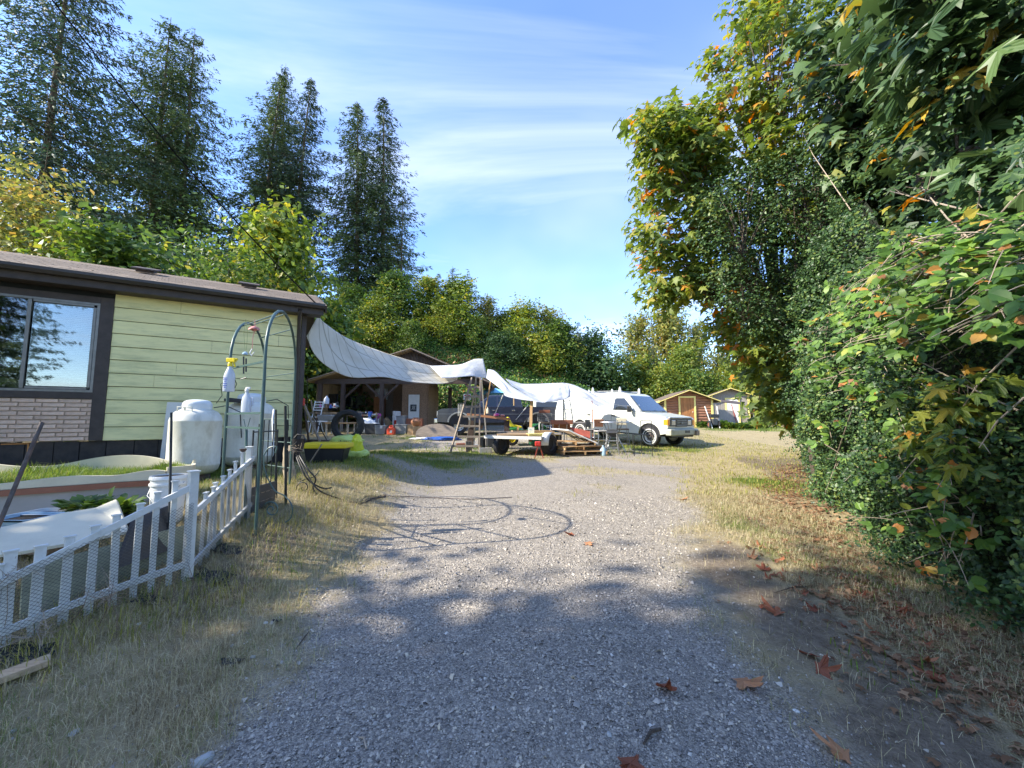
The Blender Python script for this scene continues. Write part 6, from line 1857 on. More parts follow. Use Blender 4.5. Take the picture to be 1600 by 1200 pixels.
# leaning tools and posts at the house corner
for i, (x0, y0, x1, y1, Y0, Y1, w, m, lb) in enumerate([(500, 690, 472, 625, 8.9, 9.0, .05, 'old_wood_z', 'grey weathered fence rail leaning on the house corner'), (482, 688, 476, 640, 9.2, 9.3, .04, 'dark_wood_z', 'dark post upright at the house corner'),
                                                  (512, 690, 490, 650, 9.4, 9.5, .02, 'iron', 'thin dark rod leaning behind the grey rail'), (480, 650, 480, 588, 9.6, 9.6, .02, 'iron', 'tall thin dark spike standing by the downpipe'), (493, 670, 486, 625, 9.5, 9.6, .03, 'old_wood_z', 'second shorter grey rail leaning at the corner')]):
    a = P(x0, y0, Y0); a.z = max(a.z, gzf(a.x, a.y)); mb = MB(); mb.bar(a, P(x1, y1, Y1), w, w * .7); solo('leaning_post', mb, M[m], lb, 'post', bevel=.003)
mb = MB(); mb.box((0, 0, 0), (.05, .06, .16)); solo('red_light', mb, M['red'], 'small orange red reflector fixed at the house corner', 'reflector', bevel=.01, loc=tuple(P(474, 628, 8.9)))

# ------------------------------------------------------------------ open workshop and carport
SY = 22.0; SG = gzf(-6, 24)
shop = thing('workshop', 'open fronted brown workshop and carport with a wide gable roof behind the tarps', 'workshop', (-6.2, SY, SG))
def SP(px, py, Y): return P(px, py, Y)
zap = P(645, 545, SY).z; xa = P(645, 545, SY).x
xl, zl = P(485, 594, SY).x, P(485, 594, SY).z; xr, zr = P(768, 598, SY).x, P(768, 598, SY).z
for (x0, z0, nm) in ((xl, zl, 'roof_slope'), (xr, zr, 'roof_slope')):
    mb = MB(); mb.add([(xa, SY - .4, zap), (x0, SY - .4, z0), (x0, SY + 7.5, z0), (xa, SY + 7.5, zap), (xa, SY - .4, zap - .14), (x0, SY - .4, z0 - .14), (x0, SY + 7.5, z0 - .14), (xa, SY + 7.5, zap - .14)],
                      [(0, 1, 2, 3), (7, 6, 5, 4), (0, 4, 5, 1), (1, 5, 6, 2), (2, 6, 7, 3), (3, 7, 4, 0)]); part(shop, nm, mb, M['tan_wood_z'] if x0 == xl else M['rusty'], world=True)
# fascia boards
for (x0, z0) in ((xl, zl), (xr, zr)):
    mb = MB(); mb.bar((x0, SY - .43, z0 - .06), (xa, SY - .43, zap - .06), .035, .17, up=(0, 1, 0)); part(shop, 'fascia', mb, M['old_wood'], world=True)
# gable boards, one by one
gl, gr_ = P(585, 575, SY).x, P(712, 575, SY).x
nb = 26
for k in range(nb):
    x0 = lerp(gl, gr_, k / nb); x1 = lerp(gl, gr_, (k + 1) / nb); xm = (x0 + x1) / 2
    zt_ = lerp(zap, zl, (xa - xm) / (xa - xl)) if xm < xa else lerp(zap, zr, (xm - xa) / (xr - xa))
    zb_ = P(650, 575, SY).z
    if zt_ - .15 - zb_ < .05: continue
    mb = MB(); mb.box((0, 0, 0), (x1 - x0 - .012, .025, zt_ - .15 - zb_)); part(shop, 'gable_board', mb, M['dark_wood_z'], loc=(xm - shop.location.x, 0, (zt_ - .15 + zb_) / 2 - SG), bevel=.003)
mb = MB(); mb.box(((gl + gr_) / 2, SY + .1, P(650, 565, SY).z), (gr_ - gl, .03, .9)); part(shop, 'gable_backing', mb, M['dark_in'], world=True) if False else None
# beam, posts and braces
zb_ = P(650, 596, SY).z
mb = MB(); mb.bar((xl + .3, SY, zb_), (xr - .2, SY, zb_), .16, .28); part(shop, 'front_beam', mb, M['dark_wood'], world=True)
for px in (500, 536, 597, 690, 752):
    x = P(px, 620, SY).x; mb = MB(); mb.box((x, SY + (.0 if px != 690 else 3), (zb_ + SG) / 2), (.2, .2, zb_ - SG - .2)); part(shop, 'post', mb, M['dark_wood_z'], world=True)
for px, s in ((536, 1), (597, -1), (597, 1), (752, -1), (752, 1)):
    x = P(px, 620, SY).x; mb = MB(); mb.bar((x, SY + .02, zb_ - 1.0), (x + s * .9, SY + .02, zb_ - .14), .1, .14, up=(0, 1, 0)); part(shop, 'brace', mb, M['dark_wood'], world=True)
# inner walls: chipboard back wall in panels, left board wall
BY = 26.5
x0, x1 = P(500, 620, BY).x, P(668, 620, 23.3).x; k = 0
def wall_panels(xa_, xb_, zt_, Y, mlist, w=1.22):
    x = xa_; k = 0
    while x < xb_ - .05:
        e = min(xb_, x + w); mb = MB(); mb.box(((x + e) / 2, Y + .01 * (k % 2), (SG + zt_) / 2), (e - x - .012, .03, zt_ - SG)); part(shop, 'wall_panel', mb, M[mlist[k % len(mlist)]], world=True); x = e; k += 1


wall_panels(x0, x1, zb_ + .4, BY, ['particle', 'tan_wood_z', 'particle', 'old_wood_z', 'particle'])
for k in range(9):   # left side boards
    mb = MB(); y = SY + .3 + k * .48; mb.box((xl + .35, y, (SG + zb_) / 2), (.03, .46, zb_ - SG)); part(shop, 'side_board', mb, M['tan_wood_z'], world=True)
mb = MB(); mb.box((x1 + .03, 24.9, (SG + zb_) / 2), (.05, 3.1, zb_ - SG)); part(shop, 'partition', mb, M['particle'], world=True)
# the white door stands in a front partition at the right
dxl, dxr = P(638, 640, 23.2).x, P(655, 640, 23.2).x
mb = MB(); mb.box(((P(628, 640, 23.3).x + x1) / 2, 23.3, (SG + zb_) / 2), (x1 - P(628, 640, 23.3).x, .06, zb_ - SG)); part(shop, 'front_partition', mb, M['particle'], world=True)
mb = MB(); mb.box(((dxl + dxr) / 2, 23.22, SG + 1.03), (dxr - dxl, .05, 2.03)); dr = part(shop, 'door', mb, M['white_paint'], world=True, bevel=.01)
mb = MB(); mb.box(((dxl + dxr) / 2 - .02 - shop.location.x, 23.18 - SY, 1.27), (.36, .02, .40)); o = part(dr, 'picture_panel', mb, M['picture_dark'])
mb = MB()
for k in range(5): mb.tube([((dxl + dxr) / 2 - .12 + k * .05 - shop.location.x, 23.165 - SY, 1.14 + .05 * (k % 2)), ((dxl + dxr) / 2 - .06 + k * .03 - shop.location.x, 23.165 - SY, 1.3), ((dxl + dxr) / 2 - .1 + k * .05 - shop.location.x, 23.165 - SY, 1.40)], .008, 4)
part(dr, 'picture_lines', mb, M['white_paint'])
mb = MB(); w0 = P(586, 615, BY - .05); w1 = P(606, 605, BY - .05)
mb.box(((w0.x + w1.x) / 2, BY - .05, P(590, 616, BY).z), (w1.x - w0.x, .02, .75)); part(shop, 'back_window', mb, M['white_bag'], world=True)


def at_shop(px, Y, zoff=0): 
    x = P(px, 650, Y).x; return Vector((x, Y, max(SG, gzf(x, Y)) + zoff))


# furniture and junk inside: each its own thing
p = at_shop(593, 25.4); t = thing('tall_cabinet', 'tall brown wooden cabinet inside the workshop', 'cabinet', tuple(p)); rbox(t, 'carcass', (0, 0, 1.0), (.62, .45, 1.9), 'door_wood', .01); rbox(t, 'door', (-.155, -.24, 1.0), (.29, .02, 1.8), 'door_wood', .005); rbox(t, 'door', (.155, -.24, 1.0), (.29, .02, 1.8), 'door_wood', .005)
for px, Y, w, h, z, lb in ((517, 23.5, .75, 1.0, 1.1, 'large black flat television standing on the left workshop bench'), (548, 24.5, .9, .75, 1.2, 'black screen hanging in the middle of the workshop'), (564, 24.5, .5, .6, 1.4, 'smaller black screen beside the middle one')):
    p = at_shop(px, Y); t = thing('dark_screen', lb, 'television', (p.x, p.y, p.z + z)); rbox(t, 'housing', (0, 0, h / 2), (w, .08, h), 'black_plastic', .02); rbox(t, 'panel', (0, -.042, h / 2), (w - .06, .008, h - .06), 'glass_dark', 0)
def table(px, Y, w, d, h, m, lb, name='work_table', leg_m='steel', rz_=0, base=None, cat='table'):
    p = at_shop(px, Y) if base is None else base
    t = thing(name, lb, cat, tuple(p), rz_); rbox(t, 'table_top', (0, 0, h - .02), (w, d, .045), m, .006)
    for a in (-1, 1):
        for b_ in (-1, 1): rbox(t, 'leg', (a * (w / 2 - .06), b_ * (d / 2 - .06), (h - .05) / 2), (.05, .05, h - .05), leg_m, .004)
    return t


table(508, 20.5, 1.5, .7, .95, 'old_wood', 'cluttered wooden work table at the left of the workshop')
table(500, 16.5, .9, .6, .55, 'white_plastic', 'low white topped table left of the tyre')
table(565, 21.3, 1.9, .7, .85, 'old_wood', 'work table under the screens in the workshop')
table(533, 15.0, .9, .7, .5, 'new_wood', 'low plank table seen through the tyre')
p = at_shop(511, 16.4, .55); rbox(thing('white_basin', 'grey white plastic basin standing on the low table', 'basin', tuple(p)), 'basin_body', (0, 0, .13), (.66, .42, .24), 'grey_plastic', .03, flare=.85)
p = P(510, 631, 20.3); jg = thing('water_jug', 'clear water jug standing on the left work table', 'jug', tuple(p)); mb = MB(); mb.lathe([(0, 0), (.12, 0), (.13, .03), (.13, .26), (.05, .36), (.035, .42), (0, .42)], 16); part(jg, 'body', mb, M['cloudy_plastic'], 40)
rg2 = np.random.default_rng(9)
junk = ['black_plastic', 'grey_plastic', 'white_plastic', 'cardboard', 'blue_tarp', 'red', 'old_wood', 'steel', 'white_bag', 'dark_grey', 'magenta', 'green_paint', 'bench_brown']
def junk_label(m, k, where): return m.replace('_', ' ').replace('tarp', 'plastic').replace('bag', 'plastic').replace('paint', 'metal') + (' box ', ' bottle ', ' bundle ')[k] + where


def small_junk(name, loc, s, m, label, kind=0, group=None):
    if kind == 0:
        t = MB(); t.box((0, 0, s[2] / 2), s); o = solo(name, t, M[m], label, 'box', bevel=min(s) * .12, loc=tuple(loc), rot=(0, 0, rg2.uniform(-.4, .4)))
    elif kind == 1:
        t = MB(); r_ = s[0] / 2; h = s[2]; t.lathe([(0, 0), (r_, 0), (r_, h * .62), (r_ * .5, h * .8), (r_ * .35, h * .85), (r_ * .35, h), (0, h)], 12); o = solo(name, t, M[m], label, 'bottle', 40, loc=tuple(loc))
    else:
        o = crumple(name, loc, (s[0] / 2, s[1] / 2, s[2] / 2), m, label, 'bag', rg2.uniform(0, 9), .2, 2)
    if group: o['group'] = group
    return o


for k in range(16):
    px = rg2.uniform(500, 530); p = P(px, 637 + rg2.uniform(-1, 1), 20.4 + rg2.uniform(-.2, .25)); s = rg2.uniform(.08, .22, 3); s[2] *= 1.3
    small_junk(('tool_box', 'bottle', 'cloth_bundle')[k % 3], (p.x, p.y, SG + .95 + .0 if False else max(p.z, gzf(p.x, p.y) + .95)), s, junk[k % len(junk)], junk_label(junk[k % len(junk)], k % 3, 'in the clutter on the left work table'), k % 3, 'clutter on the left work table')
for k in range(26):
    px = rg2.uniform(548, 592); Y = 21.2 + rg2.uniform(-.25, .25); x = P(px, 650, Y).x; s = rg2.uniform(.1, .28, 3)
    small_junk(('tool_box', 'bottle', 'cloth_bundle')[k % 3], (x, Y, gzf(x, Y) + .865), s, junk[(k * 5) % len(junk)], junk_label(junk[(k * 5) % len(junk)], k % 3, 'in the clutter on the middle work table'), k % 3, 'clutter on the middle work table')
for k in range(40):
    px = rg2.uniform(560, 634); Y = rg2.uniform(22.5, 25); x = P(px, 650, Y).x; s = rg2.uniform(.15, .5, 3); z = rg2.uniform(0, .9)
    small_junk(('tool_box', 'bottle', 'cloth_bundle')[k % 3], (x, Y, max(SG, gzf(x, Y)) + (0 if k % 2 else .0) + 0), (s[0], s[1], s[2] + z * .8), junk[(k * 7) % len(junk)], junk_label(junk[(k * 7) % len(junk)], 0 if k % 3 == 1 else k % 3, 'in the jumble on the workshop floor'), 0 if k % 3 == 1 else k % 3, 'jumble on the workshop floor')
# front row of boxes
def bin_(px, Y, w, d, h, m, lb, lid=None, name='storage_bin'):
    p = at_shop(px, Y); p.z = gzf(p.x, p.y); t = thing(name, lb, 'storage box', tuple(p), rg2.uniform(-.1, .1)); rbox(t, 'tub', (0, 0, h / 2), (w, d, h), m, .03, flare=.86); rbox(t, 'lid', (0, 0, h + .02), (w * 1.06, d * 1.06, .05), lid or m, .012); return t


bin_(581, 20.6, .62, .45, .52, 'dark_grey', 'dark storage bin half wrapped in a white bag', 'white_bag'); p = at_shop(577, 20.75); crumple('white_sack', (p.x - .1, p.y, gzf(p.x, p.y)), (.42, .25, .42), 'white_bag', 'white plastic sack slumped round the dark storage bin', 'bag', 4, .25)
bin_(596, 20.5, .55, .42, .40, 'grey_plastic', 'grey storage bin with a small label, left of the red fuel can')
rbox(thing('paper_tag', 'small white tag on the grey bin', 'label', tuple(at_shop(596, 20.25))), 'tag_sheet', (0, 0, .22), (.12, .01, .14), 'white_paint', 0)
bin_(629, 20.6, .62, .42, .46, 'grey_plastic', 'light grey ribbed storage bin right of the red fuel can')
bin_(628, 21.4, .50, .42, .86, 'grey_plastic', 'taller grey box stacked behind the ribbed bin')
p = at_shop(612, 20.3); p.z = gzf(p.x, p.y); t = thing('fuel_can', 'bright red plastic fuel can on the grass in front of the workshop', 'fuel can', tuple(p))
mb = MB(); mb.prism([(-.19, 0), (.19, 0), (.2, .28), (.10, .40), (-.06, .40), (-.2, .28)], -.13, .13); part(t, 'body', mb, M['gas_red'], bevel=.03)
mb = MB(); mb.tube([(-.1, 0, .38), (-.08, 0, .46), (.06, 0, .46), (.09, 0, .38)], .025, 8); part(t, 'handle', mb, M['gas_red'], 40); mb = MB(); mb.tube([(.12, 0, .36), (.18, 0, .46)], .03, 8); part(t, 'spout', mb, M['black_plastic'], 40); rbox(t, 'sticker', (.02, -.132, .16), (.11, .006, .12), 'white_paint', 0)
for k, (px, Y, z, s) in enumerate([(646, 20.6, 0, .5), (652, 20.5, 0, .42)]):
    p = at_shop(px, Y); rbox(thing('cardboard_box', ['open brown cardboard box, left one by the clay jar', 'brown cardboard box, right one below the clay jar'][k], 'box', (p.x, p.y, gzf(p.x, p.y)), .3 * k), 'box_body', (0, 0, s / 2), (s, s * .8, s), 'cardboard', .005)
p = at_shop(650, 20.5); mb = MB(); mb.lathe([(0, 0), (.12, 0), (.24, .14), (.25, .26), (.15, .38), (.12, .42), (.15, .44), (.12, .44), (.1, .4), (0, .38)], 24); solo('clay_jar', mb, M['clay'], 'round brown clay jar standing on the cardboard box', 'jar', 40, loc=(p.x, p.y, gzf(p.x, p.y) + .43))
p = at_shop(648, 21.5); rbox(thing('wood_crate', 'brown wooden crate below the white door', 'crate', (p.x, p.y, gzf(p.x, p.y))), 'crate_body', (0, 0, .4), (.9, .3, .75), 'bench_brown', .01)
# curved grey board (arched top)
p = P(682, 671, 18.8); p.z = gzf(p.x, p.y)
pts = [(-.98, .02), (.98, .0), (.98, .25)] + [(.98 * math.cos(a), .25 + .46 * math.sin(a)) for a in np.linspace(.15, math.pi - .15, 14)] + [(-.98, .25)]
mb = MB(); mb.prism(pts, 0, .04); solo('arched_board', mb, M['old_wood'], 'grey weathered board with an arched top leaning in front of the pickup', 'board', loc=tuple(p), rot=(R(-12), 0, 0))
crumple('blue_tarp_heap', (P(692, 673, 18.0).x, 18.0, gzf(-3, 18.0)), (.75, .22, .09), 'blue_tarp', 'crumpled blue tarp on the ground below the arched board', 'tarp', 6, .3)
crumple('pale_cloth_heap', (P(668, 673, 18.2).x, 18.2, gzf(-3.5, 18.2)), (.7, .2, .06), 'white_bag', 'crumpled pale cloth lying left of the blue tarp', 'cloth', 7, .3)
mb = MB(); rows = [[Vector((P(x, 640, 19.5).x, 19.5, P(x, y, 19.5).z)) for x, y in ((489, 668), (497, 628))], [Vector((P(x, 640, 19.5).x, 19.5, P(x, y, 19.5).z)) for x, y in ((495, 668), (503, 628))]]
ch_ = thing('folding_chair', 'white folding chair with slatted back at the left of the work table', 'chair', tuple(at_shop(494, 19.0)))
for a, b_ in (((-.2, -.2, 0), (-.2, .25, 1.5)), ((.2, -.2, 0), (.2, .25, 1.5)), ((-.2, .35, 0), (-.2, -.1, .75)), ((.2, .35, 0), (.2, -.1, .75))):
    mb = MB(); mb.tube([a, b_], .022, 6); part(ch_, 'leg', mb, M['white_paint'], 40)
for k in range(4): rbox(ch_, 'back_slat', (0, .12 + k * .04, 1.05 + k * .13), (.42, .02, .05), 'white_paint', .004)
rbox(ch_, 'seat', (0, .05, .72), (.44, .4, .03), 'white_paint', .006)

# ------------------------------------------------------------------ vehicles
def arch_pts(cx, r, zb, n=9):
    a0 = math.asin(max(-1, min(1, (zb - .0) / 1))) if False else 0
    return [(cx - r * math.cos(math.pi * i / n), zb + r * .92 * math.sin(math.pi * i / n)) for i in range(n + 1)]


def side_piece(t, name, pts, y, m, th=.01, tilt=None, bevel=0, parent=None):
    """flat piece lying on the body side; tilt(z) gives y"""
    mb = MB(); g = tilt or (lambda z: y)
    n = len(pts)
    for s in (1,):
        vs = [(x, g(z) * 1.0, z) for x, z in pts] + [(x, g(z) - th * (1 if y > 0 else -1), z) for x, z in pts]
        mb.add(vs, [tuple(range(n)), tuple(reversed(range(n, 2 * n)))] + [(i, (i + 1) % n, n + (i + 1) % n, n + i) for i in range(n)])
    return part(parent or t, name, mb, M[m], bevel=bevel)


# van: local +x is the front, -y is the side facing the camera
vth = R(-51)
vfw = Vector((.345 * 15.5, 15.5, 0))
hd = Vector((math.cos(vth), math.sin(vth), 0)); sd = Vector((-hd.y, hd.x, 0))
vo = vfw - hd * 2.12 + sd * .88
van = thing('cargo_van', 'white full size cargo van with roof rack stubs, black grille and amber turn signal', 'van', (vo.x, vo.y, gzf(vo.x, vo.y) + .0), vth)
van.rotation_euler = (0, -math.atan2(gzf(*(vfw - hd * 3.5).xy) - gzf(*vfw.xy), 3.5) * -1 * -1 if False else math.atan2(gzf((vfw - hd * 3.5).x, (vfw - hd * 3.5).y) - gzf(vfw.x, vfw.y), 3.5), vth)
VW = 1.0
low = [(-2.95, .52), (-1.38 - .46, .48)] + arch_pts(-1.38, .46, .46) + [(-1.38 + .46, .48), (2.12 - .47, .46)] + arch_pts(2.12, .47, .46) + [(2.12 + .47, .48), (2.80, .52), (2.88, .75), (2.86, 1.08), (2.78, 1.15), (2.35, 1.22), (1.78, 1.30), (-2.95, 1.30)]
mb = MB(); mb.prism(low, -VW, VW); body = part(van, 'body', mb, M['van_paint'], 30, bevel=.035)
tap = lambda z: VW - (z - 1.30) * .25
up = [(-2.95, 1.30), (1.78, 1.30), (1.02, 2.0), (.80, 2.08), (-2.75, 2.10), (-2.92, 2.0)]
mb = MB(); mb.prism(up, -1, 1, w=lambda x, z: tap(z)); part(van, 'cabin', mb, M['van_paint'], 30, bevel=.05)
mb = MB(); mb.box((0, 0, .55), (5.2, 1.5, .3)); part(van, 'underbody', mb, M['black_plastic'])
for cx in (-1.38, 2.12):
    mb = MB(); mb.box((cx, 0, .65), (.9, 1.9, .5)); part(van, 'wheel_well', mb, M['black_plastic'])
# windscreen lies on the slope from (1.78,1.30) to (1.02,2.0)
def slope_q(t): return (lerp(1.78, 1.02, t) + .006, lerp(1.30, 2.0, t) + .006)
(xa_, za_), (xb_, zb2) = slope_q(.06), slope_q(.93)
mb = MB(); mb.add([(xa_ + .004, -tap(za_) + .10, za_), (xa_ + .004, tap(za_) - .10, za_), (xb_ + .004, tap(zb2) - .10, zb2), (xb_ + .004, -tap(zb2) + .10, zb2)], [(0, 1, 2, 3)])
mb.add([(x + .012, y, z + .012) for x, y, z in mb.v], [(0, 1, 2, 3)]); part(van, 'windscreen', mb, M['glass_blue'])
mb = MB(); mb.bar((1.76, .15, 1.36), (1.62, -.55, 1.43), .02); mb.bar((1.76, .75, 1.36), (1.66, .2, 1.41), .02); part(van, 'wiper', mb, M['black_plastic'])
for s in (-1, 1):
    tl = (lambda z, s=s: s * (tap(z) + .006))
    side_piece(van, 'door_window', [(.42, 1.36), (1.40, 1.36), (1.32, 1.48), (.90, 1.86), (.50, 1.86), (.43, 1.80)], s, 'glass_dark', .012, tl)
    side_piece(van, 'door_seam', [(.34, .60), (.352, .60), (.352, 1.30), (.34, 1.30)], s, 'black_plastic', .006, lambda z, s=s: s * (VW + .003))
    side_piece(van, 'door_seam', [(1.52, .95), (1.532, .95), (1.532, 1.30), (1.52, 1.30)], s, 'black_plastic', .006, lambda z, s=s: s * (VW + .003))
    side_piece(van, 'side_seam', [(-1.0, .6), (-.988, .6), (-.988, 1.30), (-1.0, 1.30)], s, 'black_plastic', .006, lambda z, s=s: s * (VW + .003))
    side_piece(van, 'belt_moulding', [(-2.9, .88), (1.6, .88), (1.6, .90), (-2.9, .90)], s, 'grey_plastic', .006, lambda z, s=s: s * (VW + .004))
    for hx in (.46, -.85):
        mb = MB(); mb.box((hx, s * (VW + .012), 1.12), (.17, .02, .05)); part(van, 'door_handle', mb, M['black_plastic'], bevel=.006)
    mb = MB(); mb.box((1.34, s * (VW + .17), 1.42), (.09, .20, .26)); mb.bar((1.36, s * (VW - .02), 1.34), (1.36, s * (VW + .12), 1.40), .04); part(van, 'side_mirror', mb, M['black_plastic'], bevel=.02)
    for wx in (-1.38, 2.12):
        wh = tyre(van, 'wheel', .375, .24, 'white_paint', .60, (wx, s * .86, .375), (0, 0, 0 if s < 0 else math.pi))
        mb = MB(); T = Euler((R(90), 0, 0)).to_matrix().to_4x4(); mb.lathe([(.30, .124), (.265, .126)], 32, T @ Matrix.Translation((0, 0, 0))); link('whitewall', mb.mesh('whitewall'), M['white_paint'], wh)
        mb = MB(); mb.lathe([(.05, .10), (.13, .095), (.13, .09)], 20, T); link('hub', mb.mesh('hub'), M['rusty'], wh)
# front
fx = 2.87
rbox(van, 'grille', (fx + .012, 0, .93), (.03, .86, .30), 'black_plastic', .01)
for z in (.84, .93, 1.02): rbox(van, 'grille_bar', (fx + .032, 0, z), (.02, .72, .028), 'grey_plastic', .004)
mb = MB(); mb.lathe([(0, 0), (.075, 0), (.075, .012), (0, .012)], 20, Matrix.Translation((fx + .045, 0, .93)) @ Euler((0, R(90), 0)).to_matrix().to_4x4() @ Matrix.Diagonal((.5, 1.2, 1, 1))); part(van, 'badge', mb, M['grey_plastic'], 40)
for s in (-1, 1):
    rbox(van, 'lamp_surround', (fx + .008, s * .64, .94), (.03, .44, .28), 'black_plastic', .01)
    rbox(van, 'headlight', (fx + .02, s * .60, .94), (.035, .26, .19), 'headlamp', .015)
    rbox(van, 'turn_signal', (fx - .07, s * .925, .95), (.20, .16, .25), 'amber', .03)
rbox(van, 'front_bumper', (fx + .06, 0, .58), (.24, 2.06, .24), mat('bumper_paint', (.42, .42, .34), .5, var=.1, bump=0, dirt=(.3, .28, .2), dirt_amt=.4), .04)
rbox(van, 'number_plate', (fx + .19, 0.15, .60), (.012, .36, .10), 'black_plastic', .004)
rbox(van, 'front_valance', (fx - .0, 0, .44), (.16, 1.7, .12), 'black_plastic', .03)
rbox(van, 'bumper_step', (fx + .2, .85, .54), (.12, .22, .2), 'old_wood', .01)
rbox(van, 'hood_lip', (fx - .01, 0, 1.12), (.08, 1.7, .05), mat('hood_edge_shade', (.40, .41, .40), .5, var=.08, bump=0), .02)  # grey on the white hood paints in the shade of its front edge
rbox(van, 'rear_bumper', (-3.02, 0, .60), (.16, 1.9, .16), 'grey_plastic', .02)
for s in (-1, 1): rbox(van, 'tail_light', (-2.965, s * .90, 1.05), (.03, .14, .36), 'red', .01)
# roof rack stubs and bars
for x in (-2.3, -.9, .55):
    for s in (-1, 1):
        mb = MB(); mb.prism([(-.05, 0), (.05, 0), (.04, .2), (0, .27), (-.04, .2)], -.03, .03, Matrix.Translation((x, s * .70, 2.08))); part(van, 'rack_post', mb, M['white_paint'], bevel=.004)
    mb = MB(); mb.tube([(x, -.70, 2.14), (x, .70, 2.14)], .018, 6); part(van, 'rack_bar', mb, M['steel'], 40)
for s in (-1, 1): mb = MB(); mb.tube([(-2.3, s * .55, 2.17), (.55, s * .55, 2.17)], .014, 6); part(van, 'rack_rail', mb, M['steel'], 40)

# pickup: front to the left, its driver side facing the camera: local +x front, +y camera side
tth = math.atan2(-.20, -1.0)
tw = G(717, 676); Yt = 19.6
tfw = Vector((P(717, 662, Yt).x, Yt, 0)); hd = Vector((math.cos(tth), math.sin(tth), 0)); sd = Vector((-hd.y, hd.x, 0))
to_ = tfw - hd * 1.95 - sd * .9
TG = gzf(to_.x, to_.y + .2)
pk = thing('pickup_truck', 'dark blue crew cab pickup truck with silver wheel arch trim parked under the carport edge', 'pickup truck', (to_.x, to_.y, TG), tth)
low = [(-3.05, .62), (-2.05 - .52, .60)] + arch_pts(-2.05, .52, .58) + [(-2.05 + .52, .58), (1.95 - .52, .55)] + arch_pts(1.95, .52, .56) + [(1.95 + .50, .58), (2.95, .60), (3.0, .85), (2.98, 1.15), (2.8, 1.24), (1.2, 1.32), (-1.25, 1.32), (-3.05, 1.36)]
mb = MB(); mb.prism(low, -1.0, 1.0); part(pk, 'body', mb, M['truck_paint'], 30, bevel=.04)
tp2 = lambda z: 1.0 - (z - 1.3) * .32
mb = MB(); mb.prism([(-1.25, 1.31), (1.25, 1.31), (.45, 1.92), (.3, 1.95), (-1.0, 1.95), (-1.15, 1.88)], -1, 1, w=lambda x, z: tp2(z)); part(pk, 'cab', mb, M['truck_paint'], 30, bevel=.04)
mb = MB(); mb.box((-2.18, 0, 1.362), (1.6, 1.7, .01)); part(pk, 'bed_opening', mb, M['black_plastic'])
mb = MB(); mb.box((0, 0, .6), (5.4, 1.5, .35)); part(pk, 'underbody', mb, M['black_plastic'])
for cx in (-2.05, 1.95): mb = MB(); mb.box((cx, 0, .75), (1.0, 1.9, .55)); part(pk, 'wheel_well', mb, M['black_plastic'])
for s in (-1, 1):
    tl = (lambda z, s=s: s * (tp2(z) + .006))
    side_piece(pk, 'front_door_window', [(.12, 1.38), (1.02, 1.38), (.48, 1.82), (.12, 1.84)], s, 'glass_dark', .012, tl)
    side_piece(pk, 'rear_door_window', [(-.82, 1.38), (0.0, 1.38), (0.0, 1.84), (-.80, 1.84)], s, 'glass_dark', .012, tl)
    for x in (1.15, .06, -.95, -1.28): side_piece(pk, 'door_seam', [(x, .62), (x + .014, .62), (x + .014, 1.31), (x, 1.31)], s, 'black_plastic', .006, lambda z, s=s: s * 1.003)
    side_piece(pk, 'trim_strip', [(-3.0, .98), (2.9, .98), (2.9, 1.0), (-3.0, 1.0)], s, 'grey_plastic', .006, lambda z, s=s: s * 1.005)
    for x in (.25, -.75): mb = MB(); mb.box((x, s * 1.015, 1.18), (.16, .03, .045)); part(pk, 'door_handle', mb, M['chrome'], bevel=.006)
    mb = MB(); mb.box((1.05, s * 1.18, 1.38), (.1, .22, .24)); part(pk, 'side_mirror', mb, M['black_plastic'], bevel=.02)
    for wx in (-2.05, 1.95):
        tyre(pk, 'wheel', .41, .27, 'aluminium', .60, (wx, s * .84, .41), (0, 0, 0 if s < 0 else math.pi))
        mb = MB(); rws = []
        for i in range(15):
            a = math.pi * (.02 + .96 * i / 14); rws.append([(wx - q * math.cos(a), s * (1.0 + e), .56 + q * .95 * math.sin(a)) for q, e in ((.50, .03), (.565, .035), (.57, .0))])
        mb.grid(rws); part(pk, 'arch_trim', mb, M['aluminium'], 60)
    rbox(pk, 'headlight', (2.99, s * .78, 1.02), (.04, .34, .2), 'headlamp', .01); rbox(pk, 'tail_light', (-3.055, s * .92, 1.1), (.02, .14, .4), 'red', .01)
rbox(pk, 'grille', (3.0, 0, 1.0), (.04, 1.16, .26), 'chrome', .01); rbox(pk, 'front_bumper', (3.06, 0, .66), (.2, 1.96, .24), 'chrome', .04); rbox(pk, 'rear_bumper', (-3.13, 0, .68), (.18, 1.9, .2), 'chrome', .03)
mb = MB(); mb.add([(1.23, -.86, 1.36), (1.23, .86, 1.36), (.50, .74, 1.90), (.50, -.74, 1.90)], [(0, 1, 2, 3)]); mb.v = [(x + .03, y, z + .03) for x, y, z in mb.v]; part(pk, 'windscreen', mb, M['glass_dark'])

